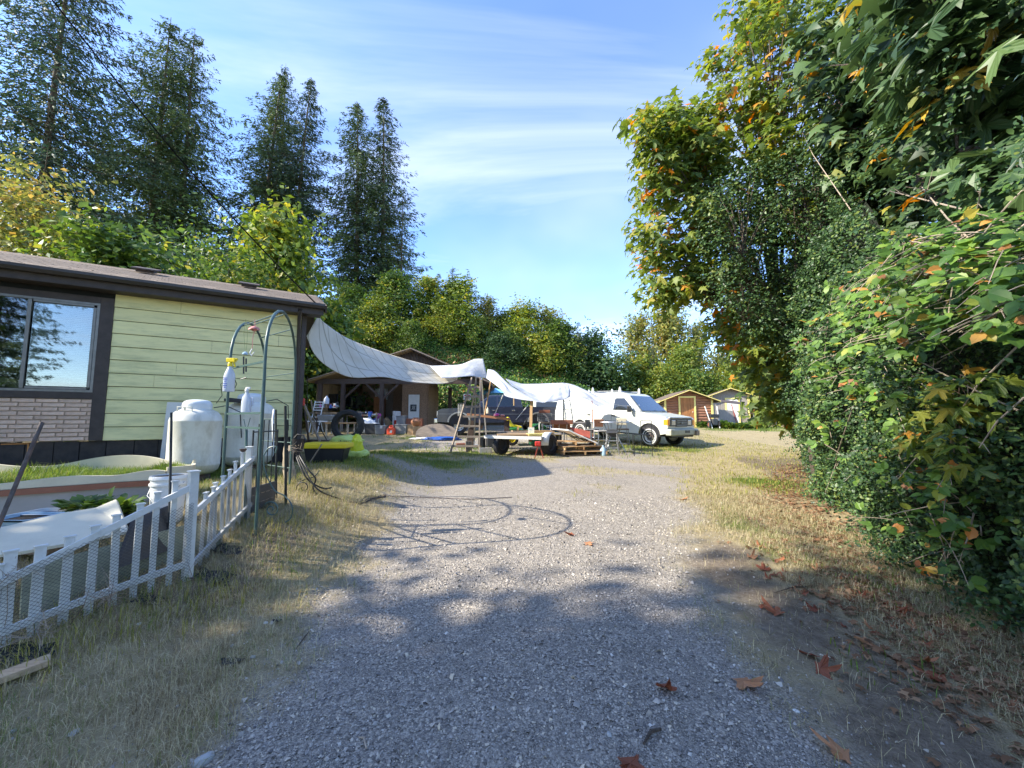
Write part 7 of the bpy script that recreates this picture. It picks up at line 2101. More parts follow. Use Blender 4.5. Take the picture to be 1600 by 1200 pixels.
# white sport utility vehicle, seen only at its rear end between the tarps
sv = Vector((P(860, 650, 21.5).x, 21.5, 0)); SVG = gzf(sv.x, sv.y)
suv = thing('white_suv', 'white off road vehicle with a spare wheel on its rear, half hidden under the tarp', 'car', (sv.x + .2, sv.y + 1.6, SVG), R(80))
mb = MB(); mb.prism([(-2.0, .5), (2.0, .5), (2.0, 1.05), (1.1, 1.15), (-2.0, 1.2)], -.86, .86); part(suv, 'body', mb, M['van_paint'], 30, bevel=.05)
mb = MB(); mb.prism([(-2.0, 1.19), (1.0, 1.15), (.5, 1.72), (-1.85, 1.76)], -.8, .8); part(suv, 'cabin', mb, M['van_paint'], 30, bevel=.05)
rbox(suv, 'rear_window', (-1.96, 0, 1.47), (.02, 1.3, .36), 'glass_dark', .0, (0, R(12), 0)); rbox(suv, 'rear_bumper', (-2.06, 0, .58), (.14, 1.7, .18), 'dark_grey', .02)
for s in (-1, 1): rbox(suv, 'tail_light', (-2.01, s * .74, .95), (.03, .13, .3), 'red', .01)
for s in (-1, 1): rbox(suv, 'side_window', (-.5, s * .808, 1.45), (2.2, .02, .36), 'glass_dark')
for s in (-1, 1):
    for wx in (-1.35, 1.3): tyre(suv, 'wheel', .34, .22, 'aluminium', .6, (wx, s * .76, .34), (0, 0, 0 if s < 0 else math.pi))
sw = tyre(suv, 'spare_wheel', .33, .2, 'cream', .62, (-2.14, 0, 1.02), (0, 0, R(-90)))

# ------------------------------------------------------------------ tarps
def lerp_list(pts, n):
    pts = [Vector(p) for p in pts]; L = [0]
    for a, b_ in zip(pts, pts[1:]): L.append(L[-1] + (b_ - a).length)
    out = []
    for i in range(n):
        s = L[-1] * i / (n - 1); k = 0
        while k < len(L) - 2 and L[k + 1] < s: k += 1
        out.append(pts[k].lerp(pts[k + 1], (s - L[k]) / max(1e-9, L[k + 1] - L[k])))
    return out


def tarp(name, top, bot, m, label, sag=.15, seed=0, nu=60, nv=24, wr=.02):
    a = lerp_list(smooth_path(top, 8), nu); b_ = lerp_list(smooth_path(bot, 8), nu)
    mb = MB(); rows = []
    for j in range(nv):
        t = j / (nv - 1); row = []
        for i in range(nu):
            u = i / (nu - 1)
            p = a[i].lerp(b_[i], t)
            p = p + Vector((0, 0, -sag * math.sin(math.pi * t) * math.sin(math.pi * u) ** .5))
            e = math.sin(math.pi * t) * math.sin(math.pi * min(1, u * 1.0))
            w = wr * (abs(math.sin(u * 9 + t * 3 + seed)) * 1.1 + abs(math.sin(u * 5 - t * 6 + seed * 2)) * 1.3 + math.sin((u + t) * 26 + seed) * .15) * (.25 + e)
            p = p + Vector((0, -w * .5, w))
            row.append(p)
        rows.append(row)
    mb.grid(rows)
    o = solo(name, mb, m, label, 'tarp', 80)
    sdf = o.modifiers.new('thickness', 'SOLIDIFY'); sdf.thickness = .004
    return o


def tarp_mat(name, col, stain, amt, transl=.35, grid=True):
    m, n, l, b = new_mat(name)
    t = n.new('ShaderNodeTexCoord')
    nz = n.new('ShaderNodeTexNoise'); nz.inputs['Scale'].default_value = 1.3; nz.inputs['Detail'].default_value = 8; nz.inputs['Roughness'].default_value = .7; l.new(t.outputs['Object'], nz.inputs['Vector'])
    mr = n.new('ShaderNodeMapRange'); mr.inputs['From Min'].default_value = .45; mr.inputs['From Max'].default_value = .75; mr.inputs['To Max'].default_value = amt; l.new(nz.outputs['Fac'], mr.inputs['Value'])
    mx = n.new('ShaderNodeMix'); mx.data_type = 'RGBA'; l.new(mr.outputs[0], mx.inputs['Factor']); mx.inputs['A'].default_value = (*col, 1); mx.inputs['B'].default_value = (*stain, 1)
    out = mx.outputs['Result']
    if grid:       # folding creases as darker lines
        br = n.new('ShaderNodeTexBrick'); mp = n.new('ShaderNodeMapping'); mp.inputs['Rotation'].default_value = (0, 0, .5); l.new(t.outputs['Object'], mp.inputs[0]); l.new(mp.outputs[0], br.inputs['Vector'])
        br.inputs['Color1'].default_value = (1, 1, 1, 1); br.inputs['Color2'].default_value = (1, 1, 1, 1); br.inputs['Mortar'].default_value = (.50, .46, .34, 1); br.inputs['Scale'].default_value = 1.0
        br.inputs['Mortar Size'].default_value = .02; br.inputs['Brick Width'].default_value = .55; br.inputs['Row Height'].default_value = .42; br.offset = 0; br.inputs['Mortar Smooth'].default_value = .6
        m2 = n.new('ShaderNodeMix'); m2.data_type = 'RGBA'; m2.blend_type = 'MULTIPLY'; m2.inputs['Factor'].default_value = .8; l.new(out, m2.inputs['A']); l.new(br.outputs['Color'], m2.inputs['B']); out = m2.outputs['Result']
    l.new(out, b.inputs['Base Color']); b.inputs['Roughness'].default_value = .5; b.inputs['Specular IOR Level'].default_value = .3
    n3 = n.new('ShaderNodeTexNoise'); n3.inputs['Scale'].default_value = 5; n3.inputs['Detail'].default_value = 4; n3.inputs['Distortion'].default_value = 1.0; l.new(t.outputs['Object'], n3.inputs['Vector'])
    bp = n.new('ShaderNodeBump'); bp.inputs['Strength'].default_value = .4; bp.inputs['Distance'].default_value = .03; l.new(n3.outputs['Fac'], bp.inputs['Height']); l.new(bp.outputs[0], b.inputs['Normal'])
    tr = n.new('ShaderNodeBsdfTranslucent'); l.new(out, tr.inputs['Color']); l.new(bp.outputs[0], tr.inputs['Normal'])
    x = n.new('ShaderNodeMixShader'); x.inputs[0].default_value = transl; l.new(b.outputs[0], x.inputs[1]); l.new(tr.outputs[0], x.inputs[2]); l.new(x.outputs[0], n['Material Output'].inputs['Surface'])
    return m


TM1 = tarp_mat('stained_tarp', (.80, .76, .65), (.56, .49, .33), .6, .42)
TM2 = tarp_mat('white_tarp_clean', (.74, .75, .76), (.60, .58, .52), .35, .4, False)
TM3 = tarp_mat('grey_white_tarp', (.66, .68, .72), (.58, .57, .52), .3, .3, False)
tarp('large_tarp', [P(498, 492, 9.2), P(507, 505, 9.6), P(550, 532, 11.2), P(612, 555, 13.0), P(675, 572, 14.5), P(712, 576, 15.0), P(722, 572, 15.1)],
     [P(479, 526, 8.75), P(492, 555, 8.9), P(516, 576, 9.3), P(550, 590, 9.9), P(600, 590, 10.8), P(640, 597, 11.8), P(690, 600, 13.2), P(714, 594, 14.2)], TM1, 'large dirt stained white tarp sagging from the house corner to the workshop side', .12, 1, 90, 30, .02)
tarp('peaked_tarp', [P(672, 572, 14.3), P(700, 571, 14.6), P(722, 569, 14.8), P(741, 561.5, 15.0), P(755, 561, 15.0)], [P(690, 591, 13.2), P(712, 590, 13.6), P(735, 588, 14.2), P(750, 590, 14.6), P(762, 592, 14.8)], TM2, 'small white tarp with a pointed peak at the middle of the row', .04, 2, 40, 16, .012)
tarp('slanting_tarp', [P(762, 577, 14.9), P(772, 579, 14.8), P(784, 590, 14.5), P(800, 604, 14.2), P(822, 616, 13.9), P(850, 629, 13.6)], [P(760, 591, 14.6), P(784, 610, 13.9), P(790, 619, 13.6), P(812, 624, 13.4), P(832, 627, 13.3), P(850, 630, 13.4)], TM3, 'white tarp slanting down from the ladder top to the wooden post', .03, 3, 50, 18, .02)
tarp('flat_tarp', [P(790, 592, 17.0), P(806, 597, 17.0), P(820, 600, 17.0), P(850, 599.5, 16.8), P(879, 598, 16.6)], [P(800, 603, 15.4), P(815, 612, 15.2), P(832, 621, 15.0), P(846, 627, 14.8), P(851, 629, 14.6)], TM2, 'white tarp stretched flat behind the wooden post up to the ridge', .06, 4, 50, 20, .02)
tarp('peak_left_tarp', [P(879, 598, 16.6), P(868, 608, 15.8), P(858, 620, 15.0), P(851, 629, 14.6)], [P(888, 602, 16.3), P(890, 614, 15.6), P(888, 622, 15.2), P(876, 626, 15.0)], TM3, 'grey white tarp side hanging left of the tent like ridge', .02, 5, 30, 14, .015)
tarp('tent_tarp', [P(879, 598, 16.6), P(895, 601, 16.4), P(918, 611, 16.0), P(940, 622, 15.6), P(958, 632, 15.2)], [P(884, 622, 15.4), P(895, 621, 15.2), P(915, 624, 15.0), P(935, 635, 14.8), P(956, 633, 15.0)], TM2, 'tent like white tarp falling from the ridge to the right in front of the van', .05, 6, 50, 16, .02)
# ropes, poles
def rope(a, b_, label, r=.008, sag=.05, m='white_paint'):
    mid = (a + b_) / 2 + Vector((0, 0, -sag)); mb = MB(); mb.tube(smooth_path([a, mid, b_], 5), r, 5); return solo('rope', mb, M[m], label, 'rope', 50)


rope(P(958, 632, 15.2), P(1000, 633, 15.8), 'white rope tying the tent like tarp to the van')
rope(P(480, 527, 8.75), P(466, 512, 8.5), 'short rope tying the large tarp to the house corner', .006, .02, 'hose')
for a, b_, r_, m, lb in ((P(752, 592, 14.3), G(760, 684), .028, 'aluminium', 'white metal pole holding the ridge beside the orchard ladder'), (P(768, 590, 15.2), P(757, 650, 15.2), .025, 'new_wood', 'thin wooden pole leaning in front of the pickup door'),
                        (P(786, 617, 14.4), P(772, 650, 14.8), .014, 'white_paint', 'thin white stick leaning on the plank bench'), (P(826, 632, 15.0), P(806, 656, 15.0), .012, 'white_paint', 'second thin white stick by the pickup rear wheel'),
                        (P(803, 616, 17.5), P(803, 634, 17.5), .03, 'new_wood', 'short pale post behind the pickup bed')):
    mb = MB(); mb.tube([b_, a], r_, 8); solo('tarp_pole', mb, M[m], lb, 'pole', 50)
a = G(829, 690); a = Vector((P(829, 690, 13.2).x, 13.2, P(829, 690, 13.2).z)); t_ = P(830.5, 626, 13.5)
mb = MB(); mb.bar(a, t_, .09, .09); solo('wooden_post', mb, wood('fresh_post', (.50, .31, .14), .25, axis='z'), 'tall square new wooden post standing at the trailer and holding the tarp', 'post', bevel=.005)
mb = MB(); mb.box((0, 0, 0), (.20, .02, .34)); nt = thing('paper_notice', 'white paper notice tied to the foot of the wooden post', 'notice', tuple(P(830, 676, 13.05))); part(nt, 'sheet', mb, M['white_paint'], bevel=.002)
mb = MB()
for k in range(5): mb.box((-.03 + .02 * (k % 2), -.012, .11 - k * .05), (.08 - .02 * (k % 3), .003, .012))
part(nt, 'faint_print', mb, M['light_blue'])
pl_ = P(867, 600, 16.6)
mb = MB(); g = gzf(P(881, 650, 16.5).x, 16.5); x_ = P(881, 650, 16.5).x; mb.tube([Vector((x_, 16.5, g)), P(880, 599, 16.6)], .03, 8); solo('ridge_pole', mb, M['steel'], 'grey metal pole holding up the tent like tarp ridge', 'pole', 50)
mb = MB(); mb.tube([P(927, 700, 14.6), P(925, 626, 14.8)], .016, 6); solo('red_pole', mb, M['red_rust'], 'thin faded red pole propping the tent like tarp', 'pole', 50)
# light blue canopy behind the pickup
cx = P(770, 610, 26).x; cz = P(770, 605, 26).z; ce = P(750, 613, 26).z
cn = thing('blue_canopy', 'light blue pop up canopy peak showing over the pickup roof', 'canopy', (cx, 26, gzf(cx, 26)))
mb = MB(); zz0 = ce - cn.location.z - .1; zz1 = cz - cn.location.z; mb.add([(-1.1, -1.1, zz0), (1.1, -1.1, zz0), (1.1, 1.1, zz0), (-1.1, 1.1, zz0), (0, 0, zz1)], [(0, 1, 4), (1, 2, 4), (2, 3, 4), (3, 0, 4)]); part(cn, 'cover', mb, M['sky_tarp'])
for a in (-1, 1):
    for b_ in (-1, 1): mb = MB(); mb.tube([(a * 1.05, b_ * 1.05, 0), (a * 1.05, b_ * 1.05, zz0)], .02, 6); part(cn, 'leg', mb, M['white_paint'])

# ------------------------------------------------------------------ ladders, bench, small things in the middle
ld = thing('orchard_ladder', 'tall wooden tripod orchard ladder with wide rungs under the tarp peak', 'ladder', tuple(on_ground(722, 14.6)))
ap = P(740, 590, 14.2); fl_ = P(704, 687, 13.6); fr_ = P(749, 684, 13.6); fl_.z = gzf(fl_.x, fl_.y); fr_.z = gzf(fr_.x, fr_.y)
apl, apr = P(737.5, 590, 14.1), P(750.5, 590, 14.1)
for a, b_ in ((apl, fl_), (apr, fr_)):
    mb = MB(); mb.bar(a, b_, .07, .045); part(ld, 'side_rail', mb, M['old_wood_z'], world=True, bevel=.004)
for py in (603, 615, 628, 640.5, 652.5, 665.5, 677):
    t = (py - 590) / (685 - 590); a, b_ = apl.lerp(fl_, t), apr.lerp(fr_, t); mb = MB(); mb.bar(a, b_, .03, .07); part(ld, 'rung', mb, M['old_wood'], world=True, bevel=.003)
for s, q in ((0, fl_), (1, fr_)):
    mb = MB(); mb.bar(apl.lerp(apr, .5), Vector((lerp(fl_.x, fr_.x, .35 + .3 * s), 15.3, gzf(-1, 15.3))), .05, .03); part(ld, 'rear_leg', mb, M['steel'], world=True)
t = thing('warning_sign', 'white sign with red and black markings hung on the orchard ladder', 'sign', tuple(P(730, 620, 14.0)))
rbox(t, 'sign_plate', (0, 0, 0), (.26, .012, .20), 'white_paint', .002); rbox(t, 'red_band', (0, -.008, .045), (.20, .004, .05), 'red', 0); rbox(t, 'black_strokes', (-.04, -.009, -.02), (.10, .004, .02), 'picture_dark', 0); rbox(t, 'black_strokes', (.02, -.009, -.055), (.14, .004, .015), 'red_rust', 0)
t = thing('broom_heads', 'small rack with three white handles hanging by the orchard ladder', 'tool rack', tuple(P(719, 640, 14.3)))
rbox(t, 'rail', (0, 0, .21), (.18, .03, .04), 'dark_grey', .004)
for k in range(3): rbox(t, 'white_handle', (-.065 + k * .065, 0, -.02), (.022, .02, .42), 'white_paint', .004)
bp_ = P(775, 652, 15.2)
pb = thing('plank_bench', 'long reddish timber bench top across supports in front of the pickup', 'bench', tuple(on_ground(775, 15.2)))
a, b_ = P(730, 647.5, 15.0), P(797, 655, 15.0); mb = MB(); mb.bar(a, b_, .30, .09); part(pb, 'beam_top', mb, wood('red_timber', (.42, .20, .10), .3), world=True, bevel=.005)
for px in (736, 792):
    q = P(px, 655, 15.0); mb = MB(); mb.bar(Vector((q.x, 15.0, gzf(q.x, 15) - .02)), q - Vector((0, 0, .05)), .12, .2); part(pb, 'support', mb, M['dark_wood_z'], world=True)
for px, py, s, m, k, lb in ((762, 646, (.10, .10, .24), 'cream', 1, 'pale bottle standing on the reddish timber bench'), (776, 650, (.2, .14, .12), 'magenta', 2, 'magenta and purple cloth on the timber bench'), (785, 651, (.16, .12, .10), 'pink', 2, 'pink cloth on the right end of the timber bench'),
                           (745, 662, (.40, .3, .12), 'white_bag', 0, 'folded pale stack behind the ladder rungs, upper'), (745, 669, (.42, .3, .10), 'cardboard', 0, 'flat brown box behind the ladder rungs, lower'), (773, 668, (.2, .2, .42), 'red_rust', 0, 'red metal jack under the timber bench'),
                           (783, 664, (.3, .25, .35), 'black_plastic', 0, 'black box under the timber bench'), (720, 682, (.34, .2, .16), 'bench_brown', 0, 'brown block on the grass by the ladder foot'), (791, 662, (.12, .12, .36), 'steel', 1, 'grey cylinder under the right end of the timber bench'),
                           (766, 671, (.3, .3, .5), 'dark_grey', 0, 'dark grey crate under the timber bench'), (753, 674, (.2, .3, .4), 'dark_grey', 0, 'dark crate behind the white metal pole')):
    q = P(px, py, 15.05 if py < 655 else 15.2); 
    if py > 655: q.z = gzf(q.x, q.y)
    small_junk('bench_item', q, s, m, lb, k)
    if py < 655: pass
q = on_ground(733, 13.9); mb = MB(); mb.tube([(0, 0, 0), (0, 0, .36)], .12, 14); solo('log_block', mb, M['old_wood_z'], 'short upright log block on the grass below the ladder', 'log', 40, loc=(q.x, q.y, q.z))
q = on_ground(759, 13.6); cb = thing('cinder_block', 'pale concrete block holding the foot of the white pole', 'concrete block', tuple(q), .1)
for c_, s_ in (((0, -.085, .09), (.42, .03, .18)), ((0, .085, .09), (.42, .03, .18)), ((-.19, 0, .09), (.04, .14, .178)), ((0, 0, .09), (.04, .14, .178)), ((.19, 0, .09), (.04, .14, .178))): rbox(cb, 'web', c_, s_, 'concrete', .006)
# ride-on mower
g = on_ground(812, 16.4); mw = thing('ride_on_mower', 'green ride on mower with a bright yellow seat behind the trailer', 'mower', (g.x, g.y, g.z), R(5))
mb = MB(); mb.prism([(-.55, .35), (.5, .35), (.52, .55), (.1, .62), (-.2, .72), (-.5, .66), (-.62, .5)], -.42, .42); part(mw, 'fender', mb, M['green_paint'], bevel=.04)
mb = MB(); mb.prism([(.45, .35), (1.05, .35), (1.08, .75), (.9, .85), (.5, .86)], -.25, .25); part(mw, 'hood', mb, M['green_paint'], bevel=.05)
mb = MB(); mb.prism([(-.55, 1.12), (-.47, 1.14), (-.30, .84), (.06, .76), (.10, .70), (.04, .66), (-.38, .74), (-.46, .82)], -.23, .23); part(mw, 'seat', mb, M['yellow_plastic'], bevel=.04)
mb = MB(); mb.tube([(.24 + .15 * math.cos(a) * .5, .17 * math.sin(a), .96 + .15 * math.cos(a) * .85) for a in np.linspace(0, 2 * math.pi, 17)], .014, 6); mb.tube([(.24, 0, .96), (.42, 0, .75)], .02, 6); mb.tube([(.24, -.16, .96), (.24, .16, .96)], .012, 5); part(mw, 'steering_wheel', mb, M['black_plastic'], 40)
for x, r_ in ((-.35, .25), (.85, .18)):
    for s in (-1, 1): tyre(mw, 'wheel', r_, .18, 'yellow_plastic', .5, (x, s * .42, r_), (0, 0, 0 if s < 0 else math.pi))
# green bin, wire crate
g = on_ground(843, 16.0); gb_ = thing('green_bin', 'dark green plastic bin on its side behind the wooden post', 'bin', (g.x, g.y, g.z), .1); rbox(gb_, 'body', (.05, 0, .35), (.95, .55, .6), 'bin_green', .05); rbox(gb_, 'lid', (-.25, -.05, .74), (.7, .5, .08), 'bin_green', .03, (0, -.5, 0)); rbox(gb_, 'rib', (.3, -.285, .35), (.03, .02, .5), 'green_paint', .004)
g = P(851, 658, 14.6); wc = thing('plastic_crate', 'grey see through crate standing on a thin legged stand', 'crate', (g.x, g.y, gzf(g.x, g.y)))
H_ = g.z - wc.location.z
for a in (-1, 1):
    for b_ in (-1, 1): mb = MB(); mb.tube([(a * .2, b_ * .15, 0), (a * .2, b_ * .15, H_)], .012, 5); part(wc, 'leg', mb, M['white_paint'])
for c_, s_ in (((0, -.16, .14), (.5, .012, .28)), ((0, .16, .14), (.5, .012, .28)), ((-.245, 0, .14), (.012, .31, .28)), ((.245, 0, .14), (.012, .31, .28)), ((0, 0, .01), (.48, .3, .012))):
    mb = MB(); nx_ = 12
    w_, d_, h_ = s_
    if h_ > .1:
        for k in range(9):
            tt = -.5 + k / 8
            if w_ > .1: mb.box((c_[0] + tt * w_, c_[1], c_[2]), (.012, .012, h_))
            else: mb.box((c_[0], c_[1] + tt * d_, c_[2]), (.012, .012, h_))
        for k in range(5): mb.box((c_[0], c_[1], c_[2] - h_ / 2 + k * h_ / 4), (w_ if w_ > .1 else .014, d_ if d_ > .1 else .014, .014))
    else: mb.box(c_, s_)
    part(wc, 'crate_side', mb, M['grey_plastic'], loc=(0, 0, H_))
rbox(wc, 'jar', (.06, -.05, H_ + .06), (.07, .07, .1), 'white_plastic', .01)
rbox(thing('brown_box', 'brown box stacked on the grey see through crate', 'box', (g.x, g.y + .05, g.z + .285)), 'box_body', (0, 0, .06), (.40, .28, .12), 'bench_brown', .01)

# ------------------------------------------------------------------ flat trailer
tl_ = thing('utility_trailer', 'low flatbed utility trailer with white fender, tongue towards the camera left', 'trailer', tuple(on_ground(815, 13.1)))
C1, C2, C3, C4 = P(757, 681, 12.9), P(846, 689, 12.3), P(862, 676, 15.0), P(792, 671, 15.2)
zb3 = C1.z
for c_ in (C1, C2, C3, C4): c_.z = zb3
C2.z -= .02
cs = [C1, C2, C3, C4]
mb = MB(); mb.add([c_ + Vector((0, 0, .0)) for c_ in cs] + [c_ + Vector((0, 0, -.06)) for c_ in cs], [(0, 1, 2, 3), (7, 6, 5, 4), (0, 4, 5, 1), (1, 5, 6, 2), (2, 6, 7, 3), (3, 7, 4, 0)]); part(tl_, 'deck', mb, M['old_wood'], world=True)
for a, b_ in ((0, 1), (1, 2), (2, 3), (3, 0)):
    mb = MB(); mb.bar(cs[a] + Vector((0, -.01, -.03)), cs[b_] + Vector((0, -.01, -.03)), .05, .09); part(tl_, 'frame_rail', mb, M['white_paint'] if a == 0 else M['steel'], world=True)
for px, Y in ((783, 13.0), (858, 12.9)):
    x = P(px, 690, Y).x; g = gzf(x, Y); tyre(tl_, 'wheel', .33, .2, 'dark_grey', .58, (x - tl_.location.x, Y - tl_.location.y, g + .33 - tl_.location.z), (0, 0, math.atan2(C2.y - C1.y, C2.x - C1.x) + (R(62) if px > 800 else R(70))))
fx_ = P(852, 686, 12.75); mb = MB(); rws = []
for i in range(9):
    a = math.pi * i / 8; rws.append([Vector((fx_.x + .0 + q * .5 - .42 * math.cos(a) * .4, 12.85 - .42 * math.cos(a) * .9 + q * .1, zb3 - .28 + .40 * math.sin(a))) for q in (0, .5)])
mb.grid(rws); part(tl_, 'mudguard', mb, M['white_paint'], 60, world=True).modifiers.new('t', 'SOLIDIFY').thickness = .01
g = P(842, 684, 12.1); tj = thing('jack_stand', 'red screw jack with spread legs under the trailer corner', 'jack', (g.x, g.y, gzf(g.x, g.y)))
for a in (-.13, .13): mb = MB(); mb.bar((a, 0, 0), (a * .2, 0, .38), .03); part(tj, 'leg', mb, M['red_rust'])
rbox(tj, 'gear_head', (-.03, 0, .43), (.18, .14, .15), 'red', .03)
# load on the trailer
def slab(c, w, d, h, m, lb, rz_, name='board_piece', cat='board', tilt=0):
    mb = MB(); mb.box((0, 0, h / 2), (w, d, h)); return solo(name, mb, M[m], lb, cat, bevel=.004, loc=tuple(c), rot=(tilt, 0, rz_))


zt3 = zb3 + .004
for (px, py, Y, w, d, h, m, lb, rz_) in ((800, 678, 13.2, 1.0, .7, .05, 'cardboard', 'flat sheet of cardboard on the left of the trailer', .1), (806, 674, 14.0, 1.2, .6, .10, 'old_wood', 'weathered board behind the cardboard on the trailer', -.1), (818, 673, 14.2, .9, .3, .14, 'cardboard', 'brown flat box on the trailer', .3),
                                        (838, 680, 13.1, .6, .4, .07, 'yellow_paint', 'yellow sack lying on the trailer beside the wooden post', .2), (848, 673, 14.0, .8, .2, .14, 'new_wood', 'rolled tan mat on the trailer behind the post', .1), (862, 675, 13.9, .7, .3, .06, 'grey_board', 'grey board at the back right of the trailer', 0)):
    q = P(px, py, Y); slab((q.x, q.y, zt3), w, d, h, m, lb, rz_)
q = P(808, 668, 14.0); mb = MB(); mb.bar((q.x, q.y, zt3 + .1), (q.x + .05, q.y, zt3 + .28), .06); solo('wood_chip', mb, M['new_wood'], 'small pale upright chip of wood on the trailer boards', 'wood')

# ------------------------------------------------------------------ pallets and folding tables
pz = on_ground(905, 13.3)


def pallet(loc, rz_, label, w=1.45, d=1.05):
    t = thing('pallet', label, 'pallet', loc, rz_, 'stack of wooden pallets')
    for k in range(6): rbox(t, 'deck_slat', (-w / 2 + .09 + k * (w - .18) / 5, 0, .125), (.14, d, .02), 'new_wood', .003, (0, random.uniform(-.01, .01), random.uniform(-.02, .02)))
    for y in (-d / 2 + .05, 0, d / 2 - .05):
        rbox(t, 'stringer', (0, y, .07), (w, .045, .088), 'new_wood', .003)
    for k in range(3): rbox(t, 'bottom_slat', (-w / 2 + .1 + k * (w - .2) / 2, 0, .012), (.12, d, .018), 'old_wood', .003)
    return t


pallet((pz.x, pz.y, pz.z), R(90) + .14, 'lowest of the stacked wooden pallets', 1.2, 1.5)
pallet((pz.x - .10, pz.y + .04, pz.z + .145), R(90) + .3, 'second wooden pallet from the ground', 1.1, 1.4)
pallet((pz.x - .16, pz.y + .1, pz.z + .29), R(90) - .05, 'topmost pallet under the folded white table', 1.05, 1.3)
ft_ = thing('folded_table', 'folding table with white edge and open steel legs lying tilted on the pallets', 'table', tuple(P(895, 665, 13.2)))
c1, c2, c3, c4 = P(863, 668, 13.1), P(890, 670, 12.75), P(935, 693, 12.9), P(905, 683, 13.9)
c1, c2, c3, c4 = P(862, 669, 13.3), P(888, 671, 12.8), P(934, 692, 12.85), P(908, 681, 13.6)
cs = [c1, c2, c3, c4]; nn_ = (c2 - c1).cross(c4 - c1).normalized()
if nn_.z < 0: nn_ = -nn_
mb = MB(); mb.add([c_ for c_ in cs] + [c_ - nn_ * .035 for c_ in cs], [(0, 1, 2, 3), (7, 6, 5, 4), (0, 4, 5, 1), (1, 5, 6, 2), (2, 6, 7, 3), (3, 7, 4, 0)]); part(ft_, 'table_top', mb, M['white_plastic'], world=True)
for t0 in (.2, .7):
    a = c1.lerp(c4, .2).lerp(c2.lerp(c3, .2), t0); b_ = a + Vector((.55, .1, -.33)); mb = MB(); mb.tube([a, b_, b_ + Vector((.12, .25, 0)), a + Vector((.1, .3, -.02))], .014, 6); part(ft_, 'leg', mb, M['iron'], 40, world=True)
bt = thing('brown_table', 'red brown folding table top standing tilted behind the white one', 'table', tuple(P(905, 670, 13.8)))
cs = [P(890, 667, 13.7), P(922, 674, 13.5), P(922, 685, 13.45), P(897, 676, 13.65)]
mb = MB(); k_ = Vector((.01, .035, 0)); mb.add(cs + [c_ + k_ for c_ in cs], [(0, 1, 2, 3), (7, 6, 5, 4), (0, 4, 5, 1), (1, 5, 6, 2), (2, 6, 7, 3), (3, 7, 4, 0)]); part(bt, 'table_top', mb, M['red_rust'], world=True)
bc = thing('brown_cabinet', 'open brown desk with thin metal legs behind the pallets', 'desk', tuple(on_ground(877, 14.2)))
q = P(878, 664, 14.2); hz_ = q.z - bc.location.z
rbox(bc, 'desk_top', (0, 0, hz_ + .1), (.75, .45, .16), 'bench_brown', .01); rbox(bc, 'desk_panel', (0, .1, hz_ - .08), (.65, .03, .2), 'clay', .01)
for a in (-.33, -.12, .15, .33): mb = MB(); mb.tube([(a, -.15, 0), (a + .02, -.15, hz_ + .02)], .012, 5); part(bc, 'leg', mb, M['aluminium'])
lt = table(884, 15.0, 1.9, .5, .98, 'grey_board', 'long narrow high table standing behind the folded tables', base=on_ground(884, 14.9))
q = on_ground(866, 14.6); small_junk('blue_box', (q.x, q.y, q.z + .62), (.35, .2, .22), 'blue_tarp', 'bright blue box beside the long high table', 0); small_junk('yellow_lid_box', (q.x + .02, q.y - .1, q.z + .52), (.4, .2, .1), 'yellow_plastic', 'yellow box below the bright blue one', 0)
mb = MB(); mb.box((0, 0, .3), (.5, .4, .6)); solo('box_stand', mb, M['dark_grey'], 'dark stand under the blue and yellow boxes', 'stand', bevel=.01, loc=(q.x, q.y + .1, q.z))
q = on_ground(941, 12.9); small_junk('blue_jug', (q.x, q.y, q.z), (.2, .18, .32), 'light_blue', 'pale blue plastic jug on the grass by the pallets', 1)
# stepladder leaning on the tarps
sl_ = thing('extension_ladder', 'grey aluminium ladder leaning upright between tarp and van', 'ladder', tuple(on_ground(888, 15.3)))
l0, l1, r0, r1 = P(886, 660, 15.0), P(881, 624, 15.2), P(898, 660, 15.0), P(890, 623, 15.2)
l0.z -= .35; r0.z -= .35
for a, b_ in ((l0, l1), (r0, r1)): mb = MB(); mb.bar(a, b_, .05, .03); part(sl_, 'side_rail', mb, M['aluminium'], world=True)
for k in range(8): a, b_ = l0.lerp(l1, (k + .5) / 8), r0.lerp(r1, (k + .5) / 8); mb = MB(); mb.bar(a, b_, .02); part(sl_, 'rung', mb, M['aluminium'], world=True)

# ------------------------------------------------------------------ bar table, stools, frame
def stool(px, Y, label, back_m='clay', seat_m='dark_grey', rz_=0, h=.72, hb=.35):
    g = on_ground(px, Y); t = thing('bar_stool', label, 'bar stool', tuple(g), rz_, 'bar stools beside the van')
    for a in (-1, 1):
        for b_ in (-1, 1):
            mb = MB(); top = h + (hb if b_ > 0 else 0)
            mb.tube([(a * .22, b_ * .21, 0), (a * .17, b_ * .17, h * .6), (a * .16, b_ * .16, top)], .014, 6); part(t, 'leg', mb, M['steel'], 40)
    for z in (.22, .45):
        mb = MB(); mb.tube([(-.2, -.19, z), (.2, -.19, z), (.2, .19, z), (-.2, .19, z), (-.2, -.19, z)], .01, 5); part(t, 'footrest', mb, M['steel'], 40)
    rbox(t, 'seat', (0, 0, h + .02), (.38, .38, .05), seat_m, .02); rbox(t, 'backrest', (0, .17, h + hb - .06), (.36, .03, .26), back_m, .03)
    mb = MB(); mb.lathe([(0, 0), (.02, 0)], 10, Matrix.Translation((0, .152, h + hb - .05)) @ Euler((R(90), 0, 0)).to_matrix().to_4x4()); part(t, 'back_hole', mb, M['black_plastic'])
    return t


